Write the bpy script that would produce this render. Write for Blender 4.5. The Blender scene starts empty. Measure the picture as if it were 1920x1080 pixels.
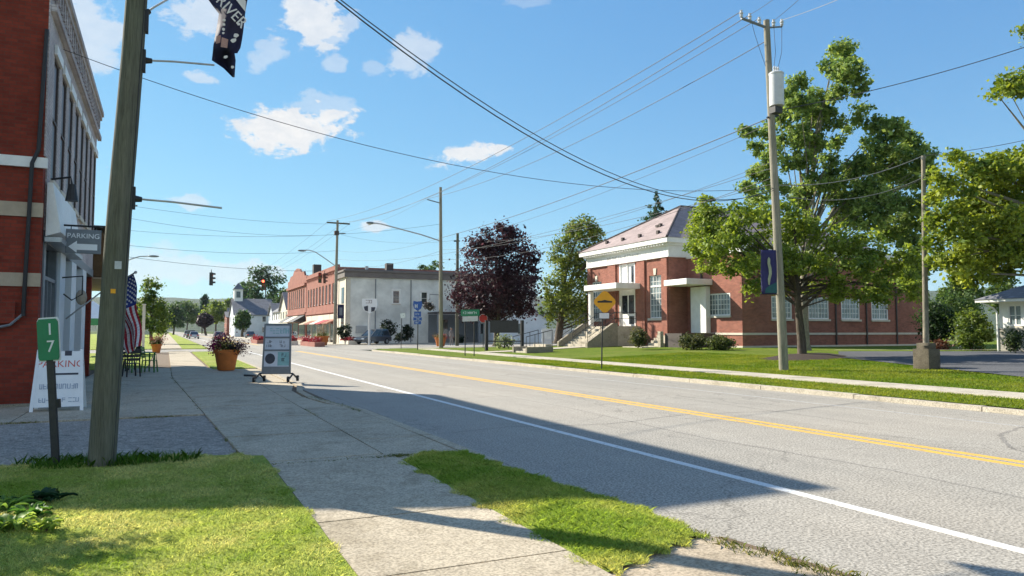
import bpy, math, random
import numpy as np
from mathutils import Vector, Matrix
R = math.radians
S = bpy.context.scene
COL = S.collection
random.seed(7)

# ------------------------------------------------------------------ view geometry
FL, YAW, PIT, EYE = 1387.0, R(25.04), math.atan(80 / 1387.0), Vector((0, 0, 1.6))
FWD = Vector((math.sin(YAW) * math.cos(PIT), math.cos(YAW) * math.cos(PIT), math.sin(PIT)))
RGT = Vector((math.cos(YAW), -math.sin(YAW), 0))
UPV = RGT.cross(FWD)


def ray(px, py):
    return FWD + RGT * ((px - 960) / FL) + UPV * ((540 - py) / FL)


def at(px, py, d):            # a point d metres in front of the eye
    return EYE + ray(px, py) * d


def gp(px, py, z=0.0):        # a point on the ground of height z
    r = ray(px, py)
    return EYE + r * ((z - EYE.z) / r.z)


def atx(px, py, x):
    r = ray(px, py)
    return EYE + r * ((x - EYE.x) / r.x)


def aty(px, py, y):
    r = ray(px, py)
    return EYE + r * ((y - EYE.y) / r.y)


# ------------------------------------------------------------------ materials
MATS = {}


def _mat(name):
    m = bpy.data.materials.new(name)
    m.use_nodes = True
    nt = m.node_tree
    b = nt.nodes['Principled BSDF']
    MATS[name] = m
    return m, nt, b


def N(nt, t, **kw):
    n = nt.nodes.new(t)
    for k, v in kw.items():
        setattr(n, k, v)
    return n


def L(nt, a, b):
    nt.links.new(a, b)


def rgba(c):
    return (c[0], c[1], c[2], 1)


def ramp(nt, fac, stops):
    r = N(nt, 'ShaderNodeValToRGB')
    while len(r.color_ramp.elements) < len(stops):
        r.color_ramp.elements.new(0.5)
    for e, (p, c) in zip(r.color_ramp.elements, stops):
        e.position = p
        e.color = rgba(c)
    L(nt, fac, r.inputs[0])
    return r.outputs[0]


def noise(nt, vec, scale, detail=4, rough=0.55, dist=0):
    n = N(nt, 'ShaderNodeTexNoise')
    n.inputs['Scale'].default_value = scale
    n.inputs['Detail'].default_value = detail
    n.inputs['Roughness'].default_value = rough
    n.inputs['Distortion'].default_value = dist
    L(nt, vec, n.inputs['Vector'])
    return n.outputs['Fac']


def mixc(nt, fac, a, b, mode='MIX'):
    m = N(nt, 'ShaderNodeMix', data_type='RGBA', blend_type=mode)
    for i, v in ((0, fac), (6, a), (7, b)):
        if isinstance(v, (int, float)):
            m.inputs[i].default_value = v
        elif isinstance(v, tuple):
            m.inputs[i].default_value = rgba(v)
        else:
            L(nt, v, m.inputs[i])
    return m.outputs[2]


def wpos(nt):
    return N(nt, 'ShaderNodeNewGeometry').outputs['Position']


def bump(nt, b, h, strength, dist=0.02):
    u = N(nt, 'ShaderNodeBump')
    u.inputs['Strength'].default_value = strength
    u.inputs['Distance'].default_value = dist
    L(nt, h, u.inputs['Height'])
    L(nt, u.outputs[0], b.inputs['Normal'])


def mul(c, k):
    return tuple(min(1, v * k) for v in c)


def plain(name, c, rough=0.6, var=0.18, scale=6.0, metal=0.0, bmp=0.15, spec=0.4):
    """a paint, metal, cloth ... of one colour with wear"""
    m, nt, b = _mat(name)
    tc = N(nt, 'ShaderNodeTexCoord').outputs['Object']
    n1 = noise(nt, tc, scale, 5)
    n2 = noise(nt, tc, scale * 6, 3)
    col = ramp(nt, n1, [(0.3, mul(c, 1 - var)), (0.7, mul(c, 1 + var))])
    col = mixc(nt, 0.35, col, ramp(nt, n2, [(0.3, mul(c, 1 - var)), (0.7, mul(c, 1 + var))]))
    L(nt, col, b.inputs['Base Color'])
    b.inputs['Roughness'].default_value = rough
    b.inputs['Metallic'].default_value = metal
    b.inputs['Specular IOR Level'].default_value = spec
    if bmp:
        bump(nt, b, n2, bmp, 0.01)
    return m


def walluv(nt):
    """(run along the wall, height) of axis-aligned walls"""
    g = N(nt, 'ShaderNodeNewGeometry')
    sp = N(nt, 'ShaderNodeSeparateXYZ')
    L(nt, g.outputs['Position'], sp.inputs[0])
    sn = N(nt, 'ShaderNodeSeparateXYZ')
    L(nt, g.outputs['True Normal'], sn.inputs[0])
    ab = N(nt, 'ShaderNodeMath', operation='ABSOLUTE')
    L(nt, sn.outputs[0], ab.inputs[0])
    gt = N(nt, 'ShaderNodeMath', operation='GREATER_THAN')
    L(nt, ab.outputs[0], gt.inputs[0])
    gt.inputs[1].default_value = 0.6
    mx = N(nt, 'ShaderNodeMix', data_type='FLOAT')
    L(nt, gt.outputs[0], mx.inputs[0])
    L(nt, sp.outputs[0], mx.inputs[2])
    L(nt, sp.outputs[1], mx.inputs[3])
    cb = N(nt, 'ShaderNodeCombineXYZ')
    L(nt, mx.outputs[0], cb.inputs[0])
    L(nt, sp.outputs[2], cb.inputs[1])
    return cb.outputs[0], g.outputs['Position'], sp.outputs[2]


def brick(name, c1, c2, mortar, stain=0.3, w=0.22, h=0.075):
    m, nt, b = _mat(name)
    v, pos, z = walluv(nt)
    t = N(nt, 'ShaderNodeTexBrick')
    t.inputs['Color1'].default_value = rgba(c1)
    t.inputs['Color2'].default_value = rgba(c2)
    t.inputs['Mortar'].default_value = rgba(mortar)
    t.inputs['Scale'].default_value = 1
    t.inputs['Mortar Size'].default_value = 0.007
    t.inputs['Brick Width'].default_value = w
    t.inputs['Row Height'].default_value = h
    L(nt, v, t.inputs['Vector'])
    n1 = noise(nt, pos, 0.8, 6, 0.65)
    n2 = noise(nt, pos, 14, 3)
    dk = ramp(nt, n1, [(0.3, (1 - stain,) * 3), (0.7, (1, 1, 1))])
    c = mixc(nt, 1.0, t.outputs['Color'], dk, 'MULTIPLY')
    dk2 = ramp(nt, n2, [(0.25, (0.75,) * 3), (0.75, (1.0, 1.0, 1.0))])
    c = mixc(nt, 0.7, c, dk2, 'MULTIPLY')
    L(nt, c, b.inputs['Base Color'])
    b.inputs['Roughness'].default_value = 0.9
    b.inputs['Specular IOR Level'].default_value = 0.2
    inv = N(nt, 'ShaderNodeMath', operation='SUBTRACT')
    inv.inputs[0].default_value = 1
    L(nt, t.outputs['Fac'], inv.inputs[1])
    bump(nt, b, inv.outputs[0], 0.5, 0.006)
    return m


def siding(name, c, pitch=0.16, var=0.1):
    m, nt, b = _mat(name)
    v, pos, z = walluv(nt)
    fr = N(nt, 'ShaderNodeMath', operation='MODULO')
    L(nt, z, fr.inputs[0])
    fr.inputs[1].default_value = pitch
    n1 = noise(nt, pos, 0.7, 5)
    col = ramp(nt, n1, [(0.3, mul(c, 1 - var)), (0.7, mul(c, 1 + var))])
    L(nt, col, b.inputs['Base Color'])
    b.inputs['Roughness'].default_value = 0.7
    bump(nt, b, fr.outputs[0], 0.6, 0.25)
    return m


def asphalt(name, c, patch=0.25, warm=(1.05, 1.0, 0.95), grit=0.25):
    m, nt, b = _mat(name)
    p = wpos(nt)
    big = noise(nt, p, 0.18, 6, 0.6)
    mid = noise(nt, p, 1.7, 5, 0.6)
    fine = noise(nt, p, 42, 1, 0.6)
    grain = noise(nt, p, 17, 3, 0.8)
    col = ramp(nt, big, [(0.3, mul(c, 1 - patch)), (0.7, tuple(c[i] * (1 + patch * .6) * warm[i] for i in range(3)))])
    col = mixc(nt, 0.35, col, ramp(nt, mid, [(0.3, mul(c, 0.88)), (0.7, mul(c, 1.12))]))
    col = mixc(nt, 0.8, col, ramp(nt, fine, [(0.36, (0.52,) * 3), (0.5, (1.0,) * 3), (0.64, (1.42,) * 3)]), 'MULTIPLY')
    col = mixc(nt, 0.35, col, ramp(nt, grain, [(0.25, (0.55,) * 3), (0.5, (1.0,) * 3), (0.75, (1.35,) * 3)]), 'MULTIPLY')
    g3 = noise(nt, p, 6.5, 4, 0.85)
    col = mixc(nt, grit, col, ramp(nt, g3, [(0.30, (0.6,) * 3), (0.5, (1.0,) * 3), (0.72, (1.35,) * 3)]), 'MULTIPLY')
    # long lanes polished by tyres: stretched noise along the road
    mp = N(nt, 'ShaderNodeMapping')
    mp.inputs['Scale'].default_value = (1.1, 0.02, 1)
    L(nt, p, mp.inputs[0])
    st = noise(nt, mp.outputs[0], 1.0, 3)
    col = mixc(nt, 0.6, col, ramp(nt, st, [(0.35, (0.86,) * 3), (0.65, (1.08,) * 3)]), 'MULTIPLY')
    # crack network
    vo = N(nt, 'ShaderNodeTexVoronoi', feature='DISTANCE_TO_EDGE')
    vo.inputs['Scale'].default_value = 0.22
    wv = N(nt, 'ShaderNodeVectorMath', operation='ADD')
    nz = N(nt, 'ShaderNodeTexNoise')
    nz.inputs['Scale'].default_value = 0.9
    nz.inputs['Detail'].default_value = 6
    L(nt, p, nz.inputs['Vector'])
    sc = N(nt, 'ShaderNodeVectorMath', operation='SCALE')
    sc.inputs['Scale'].default_value = 1.6
    L(nt, nz.outputs['Color'], sc.inputs[0])
    L(nt, p, wv.inputs[0])
    L(nt, sc.outputs[0], wv.inputs[1])
    L(nt, wv.outputs[0], vo.inputs['Vector'])
    ck = ramp(nt, vo.outputs['Distance'], [(0.0, (0.62,) * 3), (0.006, (1, 1, 1))])
    col = mixc(nt, 0.75, col, ck, 'MULTIPLY')
    L(nt, col, b.inputs['Base Color'])
    b.inputs['Roughness'].default_value = 0.92
    b.inputs['Specular IOR Level'].default_value = 0.25
    bump(nt, b, fine, 0.5, 0.006)
    return m


def concrete(name, c, var=0.16, stain=0.25):
    m, nt, b = _mat(name)
    p = wpos(nt)
    big = noise(nt, p, 0.55, 6, 0.65)
    mid = noise(nt, p, 5, 5, 0.65)
    fine = noise(nt, p, 48, 1, 0.6)
    col = ramp(nt, big, [(0.3, mul(c, 1 - stain)), (0.7, mul(c, 1 + var))])
    col = mixc(nt, 0.5, col, ramp(nt, mid, [(0.3, mul(c, 1 - var)), (0.7, mul(c, 1 + var))]))
    col = mixc(nt, 0.75, col, ramp(nt, fine, [(0.37, (0.62,) * 3), (0.5, (1.0,) * 3), (0.63, (1.22,) * 3)]), 'MULTIPLY')
    sp = noise(nt, p, 26, 4, 0.85)
    col = mixc(nt, 0.75, col, ramp(nt, sp, [(0.30, (0.55, 0.5, 0.44)), (0.46, (0.98, 0.98, 0.98)), (0.7, (1.15, 1.15, 1.12))]), 'MULTIPLY')
    st = noise(nt, p, 1.3, 7, 0.75, 0.6)
    col = mixc(nt, 0.6, col, ramp(nt, st, [(0.36, (0.62, 0.6, 0.55)), (0.5, (1, 1, 1))]), 'MULTIPLY')
    L(nt, col, b.inputs['Base Color'])
    b.inputs['Roughness'].default_value = 0.92
    b.inputs['Specular IOR Level'].default_value = 0.25
    bump(nt, b, fine, 0.4, 0.004)
    return m


def turf(name, a, bcol, dry, dryamt=0.5):
    m, nt, b = _mat(name)
    p = wpos(nt)
    big = noise(nt, p, 0.35, 5, 0.6)
    mid = noise(nt, p, 2.6, 5, 0.65)
    fine = noise(nt, p, 38, 3, 0.75)
    col = ramp(nt, mid, [(0.3, a), (0.7, bcol)])
    col = mixc(nt, ramp(nt, big, [(0.48, (0, 0, 0)), (0.75, (dryamt,) * 3)]), col, dry)
    col = mixc(nt, 0.85, col, ramp(nt, fine, [(0.25, (0.45,) * 3), (0.55, (1.0,) * 3), (0.8, (1.45,) * 3)]), 'MULTIPLY')
    L(nt, col, b.inputs['Base Color'])
    b.inputs['Roughness'].default_value = 0.95
    b.inputs['Specular IOR Level'].default_value = 0.1
    bump(nt, b, fine, 0.9, 0.05)
    return m


def leafmat(name, trans=0.35, rough=0.55, spec=0.3):
    """leaf colour comes from each leaf's own Col attribute"""
    m, nt, b = _mat(name)
    a = N(nt, 'ShaderNodeAttribute', attribute_name='Col')
    L(nt, a.outputs['Color'], b.inputs['Base Color'])
    b.inputs['Roughness'].default_value = rough
    b.inputs['Specular IOR Level'].default_value = spec
    t = N(nt, 'ShaderNodeBsdfTranslucent')
    hs = N(nt, 'ShaderNodeHueSaturation')
    hs.inputs['Hue'].default_value = 0.485
    hs.inputs['Saturation'].default_value = 1.1
    hs.inputs['Value'].default_value = 1.5
    L(nt, a.outputs['Color'], hs.inputs['Color'])
    L(nt, hs.outputs[0], t.inputs['Color'])
    mx = N(nt, 'ShaderNodeMixShader')
    mx.inputs[0].default_value = trans
    L(nt, b.outputs[0], mx.inputs[1])
    L(nt, t.outputs[0], mx.inputs[2])
    L(nt, mx.outputs[0], nt.nodes['Material Output'].inputs['Surface'])
    return m


def barkmat(name, c, stretch=0.12, scale=9, var=0.45):
    m, nt, b = _mat(name)
    p = wpos(nt)
    mp = N(nt, 'ShaderNodeMapping')
    mp.inputs['Scale'].default_value = (1, 1, stretch)
    L(nt, p, mp.inputs[0])
    n1 = noise(nt, mp.outputs[0], scale, 6, 0.7)
    n2 = noise(nt, mp.outputs[0], scale * 5, 4, 0.7)
    n3 = noise(nt, p, 1.3, 4)
    col = ramp(nt, n1, [(0.28, mul(c, 1 - var)), (0.72, mul(c, 1 + var))])
    col = mixc(nt, 0.8, col, ramp(nt, n2, [(0.3, (0.5,) * 3), (0.6, (1.1,) * 3)]), 'MULTIPLY')
    col = mixc(nt, 0.5, col, ramp(nt, n3, [(0.3, (0.7, 0.78, 0.62)), (0.7, (1.1, 1.05, 1))]), 'MULTIPLY')
    L(nt, col, b.inputs['Base Color'])
    b.inputs['Roughness'].default_value = 0.9
    b.inputs['Specular IOR Level'].default_value = 0.2
    bump(nt, b, n2, 0.6, 0.012)
    return m


def shingle(name, c, w=0.3, h=0.2):
    m, nt, b = _mat(name)
    p = wpos(nt)
    mp = N(nt, 'ShaderNodeMapping')
    L(nt, p, mp.inputs[0])
    sp = N(nt, 'ShaderNodeSeparateXYZ')
    L(nt, p, sp.inputs[0])
    ad = N(nt, 'ShaderNodeMath', operation='ADD')
    L(nt, sp.outputs[0], ad.inputs[0])
    L(nt, sp.outputs[1], ad.inputs[1])
    cb = N(nt, 'ShaderNodeCombineXYZ')
    L(nt, ad.outputs[0], cb.inputs[0])
    L(nt, sp.outputs[2], cb.inputs[1])
    t = N(nt, 'ShaderNodeTexBrick')
    t.inputs['Scale'].default_value = 1
    t.inputs['Brick Width'].default_value = w
    t.inputs['Row Height'].default_value = h * 0.5
    t.inputs['Mortar Size'].default_value = 0.008
    t.inputs['Color1'].default_value = rgba(mul(c, 0.85))
    t.inputs['Color2'].default_value = rgba(mul(c, 1.15))
    t.inputs['Mortar'].default_value = rgba(mul(c, 0.6))
    L(nt, cb.outputs[0], t.inputs['Vector'])
    n1 = noise(nt, p, 0.9, 5)
    col = mixc(nt, 1, t.outputs['Color'], ramp(nt, n1, [(0.3, (0.8,) * 3), (0.7, (1.1,) * 3)]), 'MULTIPLY')
    L(nt, col, b.inputs['Base Color'])
    b.inputs['Roughness'].default_value = 0.85
    bump(nt, b, n1, 0.2, 0.02)
    return m


def glassmat(name, c=(0.03, 0.04, 0.05), rough=0.06):
    m, nt, b = _mat(name)
    p = wpos(nt)
    n1 = noise(nt, p, 0.9, 4)
    L(nt, ramp(nt, n1, [(0.35, mul(c, 0.5)), (0.65, mul(c, 1.6))]), b.inputs['Base Color'])
    b.inputs['Roughness'].default_value = rough
    b.inputs['Specular IOR Level'].default_value = 0.8
    bump(nt, b, n1, 0.03, 0.05)
    return m


def paintline(name, c, wear=0.5):
    m, nt, b = _mat(name)
    p = wpos(nt)
    n1 = noise(nt, p, 9, 6, 0.75)
    n2 = noise(nt, p, 60, 2, 0.7)
    col = ramp(nt, n1, [(0.30, (0.2, 0.19, 0.18)), (0.30 + 0.25 * wear, c)])
    col = mixc(nt, 0.5, col, ramp(nt, n2, [(0.3, (0.6,) * 3), (0.6, (1.05,) * 3)]), 'MULTIPLY')
    L(nt, col, b.inputs['Base Color'])
    b.inputs['Roughness'].default_value = 0.8
    return m


def emit(name, c, k):
    m, nt, b = _mat(name)
    b.inputs['Base Color'].default_value = rgba(c)
    b.inputs['Emission Color'].default_value = rgba(c)
    b.inputs['Emission Strength'].default_value = k
    return m


# ------------------------------------------------------------------ building meshes
def origin(o):
    v = Vector((0, 0, 0))
    while o is not None:
        v += o.location
        o = o.parent
    return v


class MB:
    def __init__(s):
        s.v, s.f, s.mi, s.k = [], [], [], 0

    def m(s, k):
        s.k = k
        return s

    def add(s, vs, fs):
        n = len(s.v)
        s.v += [tuple(p) for p in vs]
        for f in fs:
            s.f.append(tuple(i + n for i in f))
            s.mi.append(s.k)
        return s

    def box(s, x0, x1, y0, y1, z0, z1):
        return s.add([(x0, y0, z0), (x1, y0, z0), (x1, y1, z0), (x0, y1, z0), (x0, y0, z1), (x1, y0, z1), (x1, y1, z1), (x0, y1, z1)],
                     [(0, 3, 2, 1), (4, 5, 6, 7), (0, 1, 5, 4), (1, 2, 6, 5), (2, 3, 7, 6), (3, 0, 4, 7)])

    def obox(s, c, size, mat=None):
        mat = mat or Matrix.Identity(3)
        a, b, h = size[0] / 2, size[1] / 2, size[2] / 2
        c = Vector(c)
        vs = [c + mat @ Vector(p) for p in ((-a, -b, -h), (a, -b, -h), (a, b, -h), (-a, b, -h), (-a, -b, h), (a, -b, h), (a, b, h), (-a, b, h))]
        return s.add(vs, [(0, 3, 2, 1), (4, 5, 6, 7), (0, 1, 5, 4), (1, 2, 6, 5), (2, 3, 7, 6), (3, 0, 4, 7)])

    def tube(s, pts, rad, n=8, caps=True):
        pts = [Vector(p) for p in pts]
        if not hasattr(rad, '__len__'):
            rad = [rad] * len(pts)
        rings = []
        for i, p in enumerate(pts):
            t = (pts[min(i + 1, len(pts) - 1)] - pts[max(i - 1, 0)])
            if t.length < 1e-9:
                t = Vector((0, 0, 1))
            t.normalize()
            up = Vector((0, 0, 1)) if abs(t.z) < 0.9 else Vector((1, 0, 0))
            a = t.cross(up).normalized()
            b = t.cross(a)
            rings.append([p + (a * math.cos(q) + b * math.sin(q)) * rad[i] for q in [2 * math.pi * j / n for j in range(n)]])
        vs = [p for r in rings for p in r]
        fs = []
        for i in range(len(pts) - 1):
            for j in range(n):
                fs.append((i * n + j, i * n + (j + 1) % n, (i + 1) * n + (j + 1) % n, (i + 1) * n + j))
        if caps:
            fs.append(tuple(range(n - 1, -1, -1)))
            fs.append(tuple((len(pts) - 1) * n + j for j in range(n)))
        return s.add(vs, fs)

    def cyl(s, p0, p1, r0, r1=None, n=12):
        return s.tube([p0, p1], [r0, r0 if r1 is None else r1], n)

    def lathe(s, c, prof, n=24):
        c = Vector(c)
        vs = [c + Vector((r * math.cos(2 * math.pi * j / n), r * math.sin(2 * math.pi * j / n), z)) for r, z in prof for j in range(n)]
        fs = []
        for i in range(len(prof) - 1):
            for j in range(n):
                fs.append((i * n + j, i * n + (j + 1) % n, (i + 1) * n + (j + 1) % n, (i + 1) * n + j))
        fs.append(tuple(range(n - 1, -1, -1)))
        fs.append(tuple((len(prof) - 1) * n + j for j in range(n)))
        return s.add(vs, fs)

    def prism(s, poly, d):
        """a flat polygon (3-D points, in order) given the thickness vector d"""
        d = Vector(d)
        a = [Vector(p) for p in poly]
        n = len(a)
        fs = [tuple(range(n)), tuple(range(2 * n - 1, n - 1, -1))]
        fs += [(i, i + n, (i + 1) % n + n, (i + 1) % n) for i in range(n)]
        return s.add(a + [p + d for p in a], fs)

    def quad(s, a, b, c, d):
        return s.add([a, b, c, d], [(0, 1, 2, 3)])

    def ball(s, c, r, n=10, m=7, jit=0.0):
        c = Vector(c)
        r = r if hasattr(r, '__len__') else (r, r, r)
        vs = []
        for i in range(m + 1):
            th = math.pi * i / m
            for j in range(n):
                ph = 2 * math.pi * j / n
                k = 1 + random.uniform(-jit, jit)
                vs.append(c + Vector((r[0] * k * math.sin(th) * math.cos(ph), r[1] * k * math.sin(th) * math.sin(ph), r[2] * k * math.cos(th))))
        fs = []
        for i in range(m):
            for j in range(n):
                fs.append((i * n + j, (i + 1) * n + j, (i + 1) * n + (j + 1) % n, i * n + (j + 1) % n))
        return s.add(vs, fs)

    def build(s, name, mat, parent=None, smooth=False, bevel=0.0):
        o0 = origin(parent)
        me = bpy.data.meshes.new(name)
        me.from_pydata([(x - o0.x, y - o0.y, z - o0.z) for x, y, z in s.v], [], s.f)
        for mm in (mat if isinstance(mat, (list, tuple)) else [mat]):
            me.materials.append(mm)
        if any(s.mi):
            me.polygons.foreach_set('material_index', s.mi)
        if smooth:
            me.polygons.foreach_set('use_smooth', [True] * len(s.f))
        me.update()
        o = bpy.data.objects.new(name, me)
        COL.objects.link(o)
        o.parent = parent
        if bevel:
            b = o.modifiers.new('bevel', 'BEVEL')
            b.width, b.segments, b.limit_method = bevel, 2, 'ANGLE'
        if smooth and smooth != 'all':
            try:
                me.set_sharp_from_angle(angle=R(40))
            except Exception:
                pass
        return o


def tag(o, label, cat, group=None, kind=None):
    if label:
        o['label'] = label
    if cat:
        o['category'] = cat
    if group:
        o['group'] = group
    if kind:
        o['kind'] = kind
    return o


def thing(name, loc, label, cat, group=None, rz=0.0):
    o = bpy.data.objects.new(name, None)
    o.empty_display_size = 0.2
    COL.objects.link(o)
    o.location = loc
    o.rotation_euler = (0, 0, rz)
    return tag(o, label, cat, group)


def struct(o):
    o['kind'] = 'structure'
    return o


def copy_tree(o, parent=None):
    c = o.copy()
    COL.objects.link(c)
    c.parent = parent
    for ch in list(o.children):
        copy_tree(ch, c)
    return c


def put(o, loc, rz, label):
    o.location = loc
    o.rotation_euler = (0, 0, rz)
    o['label'] = label
    return o


def text(name, body, size, pos, xdir, ydir, mat, parent, ext=0.002, align='CENTER'):
    cu = bpy.data.curves.new(name, 'FONT')
    cu.body = body
    cu.size = size
    cu.extrude = ext
    cu.align_x = align
    cu.align_y = 'CENTER'
    cu.materials.append(mat)
    tmp = bpy.data.objects.new(name + '_outline', cu)
    me = bpy.data.meshes.new_from_object(tmp)
    bpy.data.objects.remove(tmp)
    o = bpy.data.objects.new(name, me)
    COL.objects.link(o)
    x = Vector(xdir).normalized()
    y = Vector(ydir)
    z = x.cross(y).normalized()
    y = z.cross(x)
    mm = Matrix((x, y, z)).transposed().to_4x4()
    mm.translation = Vector(pos) - origin(parent)
    o.parent = parent
    o.matrix_basis = mm
    return o


def fast(name, verts, faces, mat, parent=None, cols=None, smooth=False):
    """a mesh from arrays: verts n x 3, faces m x k, cols n x 3"""
    o0 = origin(parent)
    verts = np.asarray(verts, np.float32) - np.array(o0, np.float32)
    faces = np.asarray(faces, np.int32)
    me = bpy.data.meshes.new(name)
    nf, k = faces.shape
    me.vertices.add(len(verts))
    me.vertices.foreach_set('co', verts.ravel())
    me.loops.add(nf * k)
    me.loops.foreach_set('vertex_index', faces.ravel())
    me.polygons.add(nf)
    me.polygons.foreach_set('loop_start', np.arange(0, nf * k, k, dtype=np.int32))
    if smooth:
        me.polygons.foreach_set('use_smooth', np.ones(nf, bool))
    me.materials.append(mat)
    if cols is not None:
        a = me.color_attributes.new('Col', 'FLOAT_COLOR', 'POINT')
        a.data.foreach_set('color', np.c_[cols, np.ones(len(cols))].astype(np.float32).ravel())
    me.update(calc_edges=True)
    me.validate()
    o = bpy.data.objects.new(name, me)
    COL.objects.link(o)
    o.parent = parent
    return o


# ------------------------------------------------------------------ foliage
def leaf_arrays(rng, crowns, size, n, ca, cb, sig=None, flat=0.75, droop=0.0, up=0.7):
    """crowns: (centre, (rx, ry, rz), weight). Clumps of leaf quads through each ellipsoid."""
    ca, cb = np.array(ca), np.array(cb)
    w = np.array([c[2] * (c[1][0] * c[1][1] * c[1][2]) ** (2 / 3) for c in crowns])
    w = w / w.sum()
    P, D, C = [], [], []
    clumps = []
    for (c, r, _), ww in zip(crowns, w):
        c, r = np.array(c), np.array(r)
        k = max(5, int(ww * n / 42))
        d = rng.normal(size=(k, 3))
        d /= np.linalg.norm(d, axis=1)[:, None]
        rad = rng.uniform(0.25, 1.0, k) ** 0.55
        cc = c + d * rad[:, None] * r * 0.92
        s = sig or float(np.clip(0.2 * r.mean(), 0.16, 0.75))
        tone = np.clip(rng.normal(0.5, 0.3, k), 0, 1)
        per = max(4, int(ww * n / k))
        for i in range(k):
            m = max(3, int(per * rng.uniform(0.5, 1.5)))
            q = rng.normal(size=(m, 3)) * s * np.array([1, 1, flat]) * rng.uniform(0.6, 1.25)
            P.append(cc[i] + q)
            D.append(np.repeat(d[i][None], m, 0))
            t = np.clip(tone[i] + rng.normal(0, 0.18, m), 0, 1)[:, None]
            C.append((ca * (1 - t) + cb * t) * rng.uniform(0.75, 1.25, m)[:, None])
        clumps += [tuple(p) for p in cc]
    P, D, C = np.concatenate(P), np.concatenate(D), np.concatenate(C)
    m = len(P)
    nrm = rng.normal(size=(m, 3)) * 0.75 + D * 0.5 + np.array([0, 0, up])
    nrm /= np.linalg.norm(nrm, axis=1)[:, None]
    t = rng.normal(size=(m, 3))
    t[:, 2] -= droop
    t -= nrm * (t * nrm).sum(1)[:, None]
    t /= np.linalg.norm(t, axis=1)[:, None] + 1e-9
    b = np.cross(nrm, t)
    sz = size * rng.uniform(0.45, 1.5, m)[:, None]
    V = np.stack([P - t * sz * .5, P + b * sz * .34 - nrm * sz * .06, P + t * sz * .5, P - b * sz * .34 - nrm * sz * .06], 1).reshape(-1, 3)
    Fc = np.arange(4 * m).reshape(m, 4)
    return V, Fc, np.repeat(C, 4, 0), clumps


def tree(name, label, base, trunk_r, crowns, size, n, ca, cb, mat, bark, seed, group=None, cat='tree', cen=None, twigs=26, sig=None, flat=.75, fork=0.35, droop=0.0, limb_mat=None):
    rng = np.random.default_rng(seed)
    base = Vector(base)
    root = thing(name, base, label, cat, group)
    V, Fc, C, clumps = leaf_arrays(rng, crowns, size, n, ca, cb, sig, flat, droop)
    fast('crown', V, Fc, mat, root, C)
    top = max(crowns, key=lambda c: c[0][2])
    tz = (top[0][2] - base.z) * 0.93
    wts = [c[1][0] * c[1][1] for c in crowns]
    cen = Vector(cen) if cen else Vector([sum(c[0][i] * q for c, q in zip(crowns, wts)) / sum(wts) for i in range(3)])
    mb = MB()
    pts, rad = [], []
    ns = 9
    for i in range(ns):
        f = i / (ns - 1)
        p = base.lerp(cen, f ** 2.2)
        p.z = base.z + tz * f
        p.x += math.sin(f * 7 + seed) * trunk_r * 0.5
        p.y += math.cos(f * 5 + seed) * trunk_r * 0.5
        pts.append(p)
        rad.append(trunk_r * ((1.45 if i == 0 else 1.0) * (1 - f) ** 0.8 + 0.06))
    pts.insert(1, pts[0].lerp(pts[1], 0.25))
    rad.insert(1, trunk_r * 1.05)
    mb.tube(pts, rad, 10)

    def on_trunk(z):
        for a, b, ra, rb in zip(pts, pts[1:], rad, rad[1:]):
            if a.z <= z <= b.z:
                f = (z - a.z) / max(b.z - a.z, 1e-6)
                return a.lerp(b, f), ra + (rb - ra) * f
        return pts[-2], rad[-2]
    limbs = [Vector(c[0]) for c in crowns]
    if len(limbs) > 18:
        limbs = [limbs[i] for i in sorted(rng.permutation(len(limbs))[:18])]
    nmain = len(limbs)
    idx = rng.permutation(len(clumps))[:twigs]
    limbs += [Vector(clumps[i]) for i in idx]
    for k, e in enumerate(limbs):
        h = (e.z - base.z)
        z0 = base.z + max(fork * tz * rng.uniform(0.75, 1.3), h * rng.uniform(0.35, 0.62))
        z0 = min(z0, base.z + tz * 0.85)
        p0, r0 = on_trunk(z0)
        md = p0.lerp(e, 0.5) + Vector((rng.uniform(-.2, .2), rng.uniform(-.2, .2), rng.uniform(0.0, 0.35))) * (e - p0).length * 0.3
        rr = min(r0 * (0.55 if k < nmain else 0.3), 0.03 + 0.02 * (e - p0).length)
        mb.tube([p0, p0.lerp(md, .5), md, md.lerp(e, .55), e], [rr, rr * .8, rr * .6, rr * .35, rr * .12], 6)
    mb.build('trunk', bark, root, smooth=True)
    return root


def pxc(px, py, d, rx, ry, rd=None, w=1.0):
    """a crown lobe seen at a pixel, d metres out, rx / ry pixels wide and high"""
    c = at(px, py, d)
    a, b = rx * d / FL, ry * d / FL
    return (tuple(c), (a, rd or a, b), w)


def blades(name, pts, hmin, hmax, wid, ca, cb, mat, rng, lean=0.35, tone=None):
    """grass: one curved blade per point (two faces each)"""
    m = len(pts)
    h = rng.uniform(hmin, hmax, m)[:, None]
    an = rng.uniform(0, 2 * np.pi, m)
    side = np.c_[np.cos(an), np.sin(an), np.zeros(m)]
    bend = rng.normal(size=(m, 3)) * lean
    bend[:, 2] = 0
    w = wid * rng.uniform(0.6, 1.4, m)[:, None]
    p0 = pts - side * w
    p1 = pts + side * w
    midp = pts + bend * h * 0.35 + np.array([0, 0, 1]) * h * 0.6
    tip = pts + bend * h * 1.1 + np.array([0, 0, 1]) * h * 0.97
    V = np.stack([p0, p1, midp + side * w * .7, tip, midp - side * w * .7], 1).reshape(-1, 3)
    Fc = (np.arange(m)[:, None] * 5 + np.arange(5)[None])
    t = (tone if tone is not None else rng.uniform(0, 1, m))[:, None]
    C = (np.array(ca) * (1 - t) + np.array(cb) * t) * rng.uniform(0.7, 1.3, m)[:, None]
    return V, Fc, np.repeat(C, 5, 0)


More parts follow.
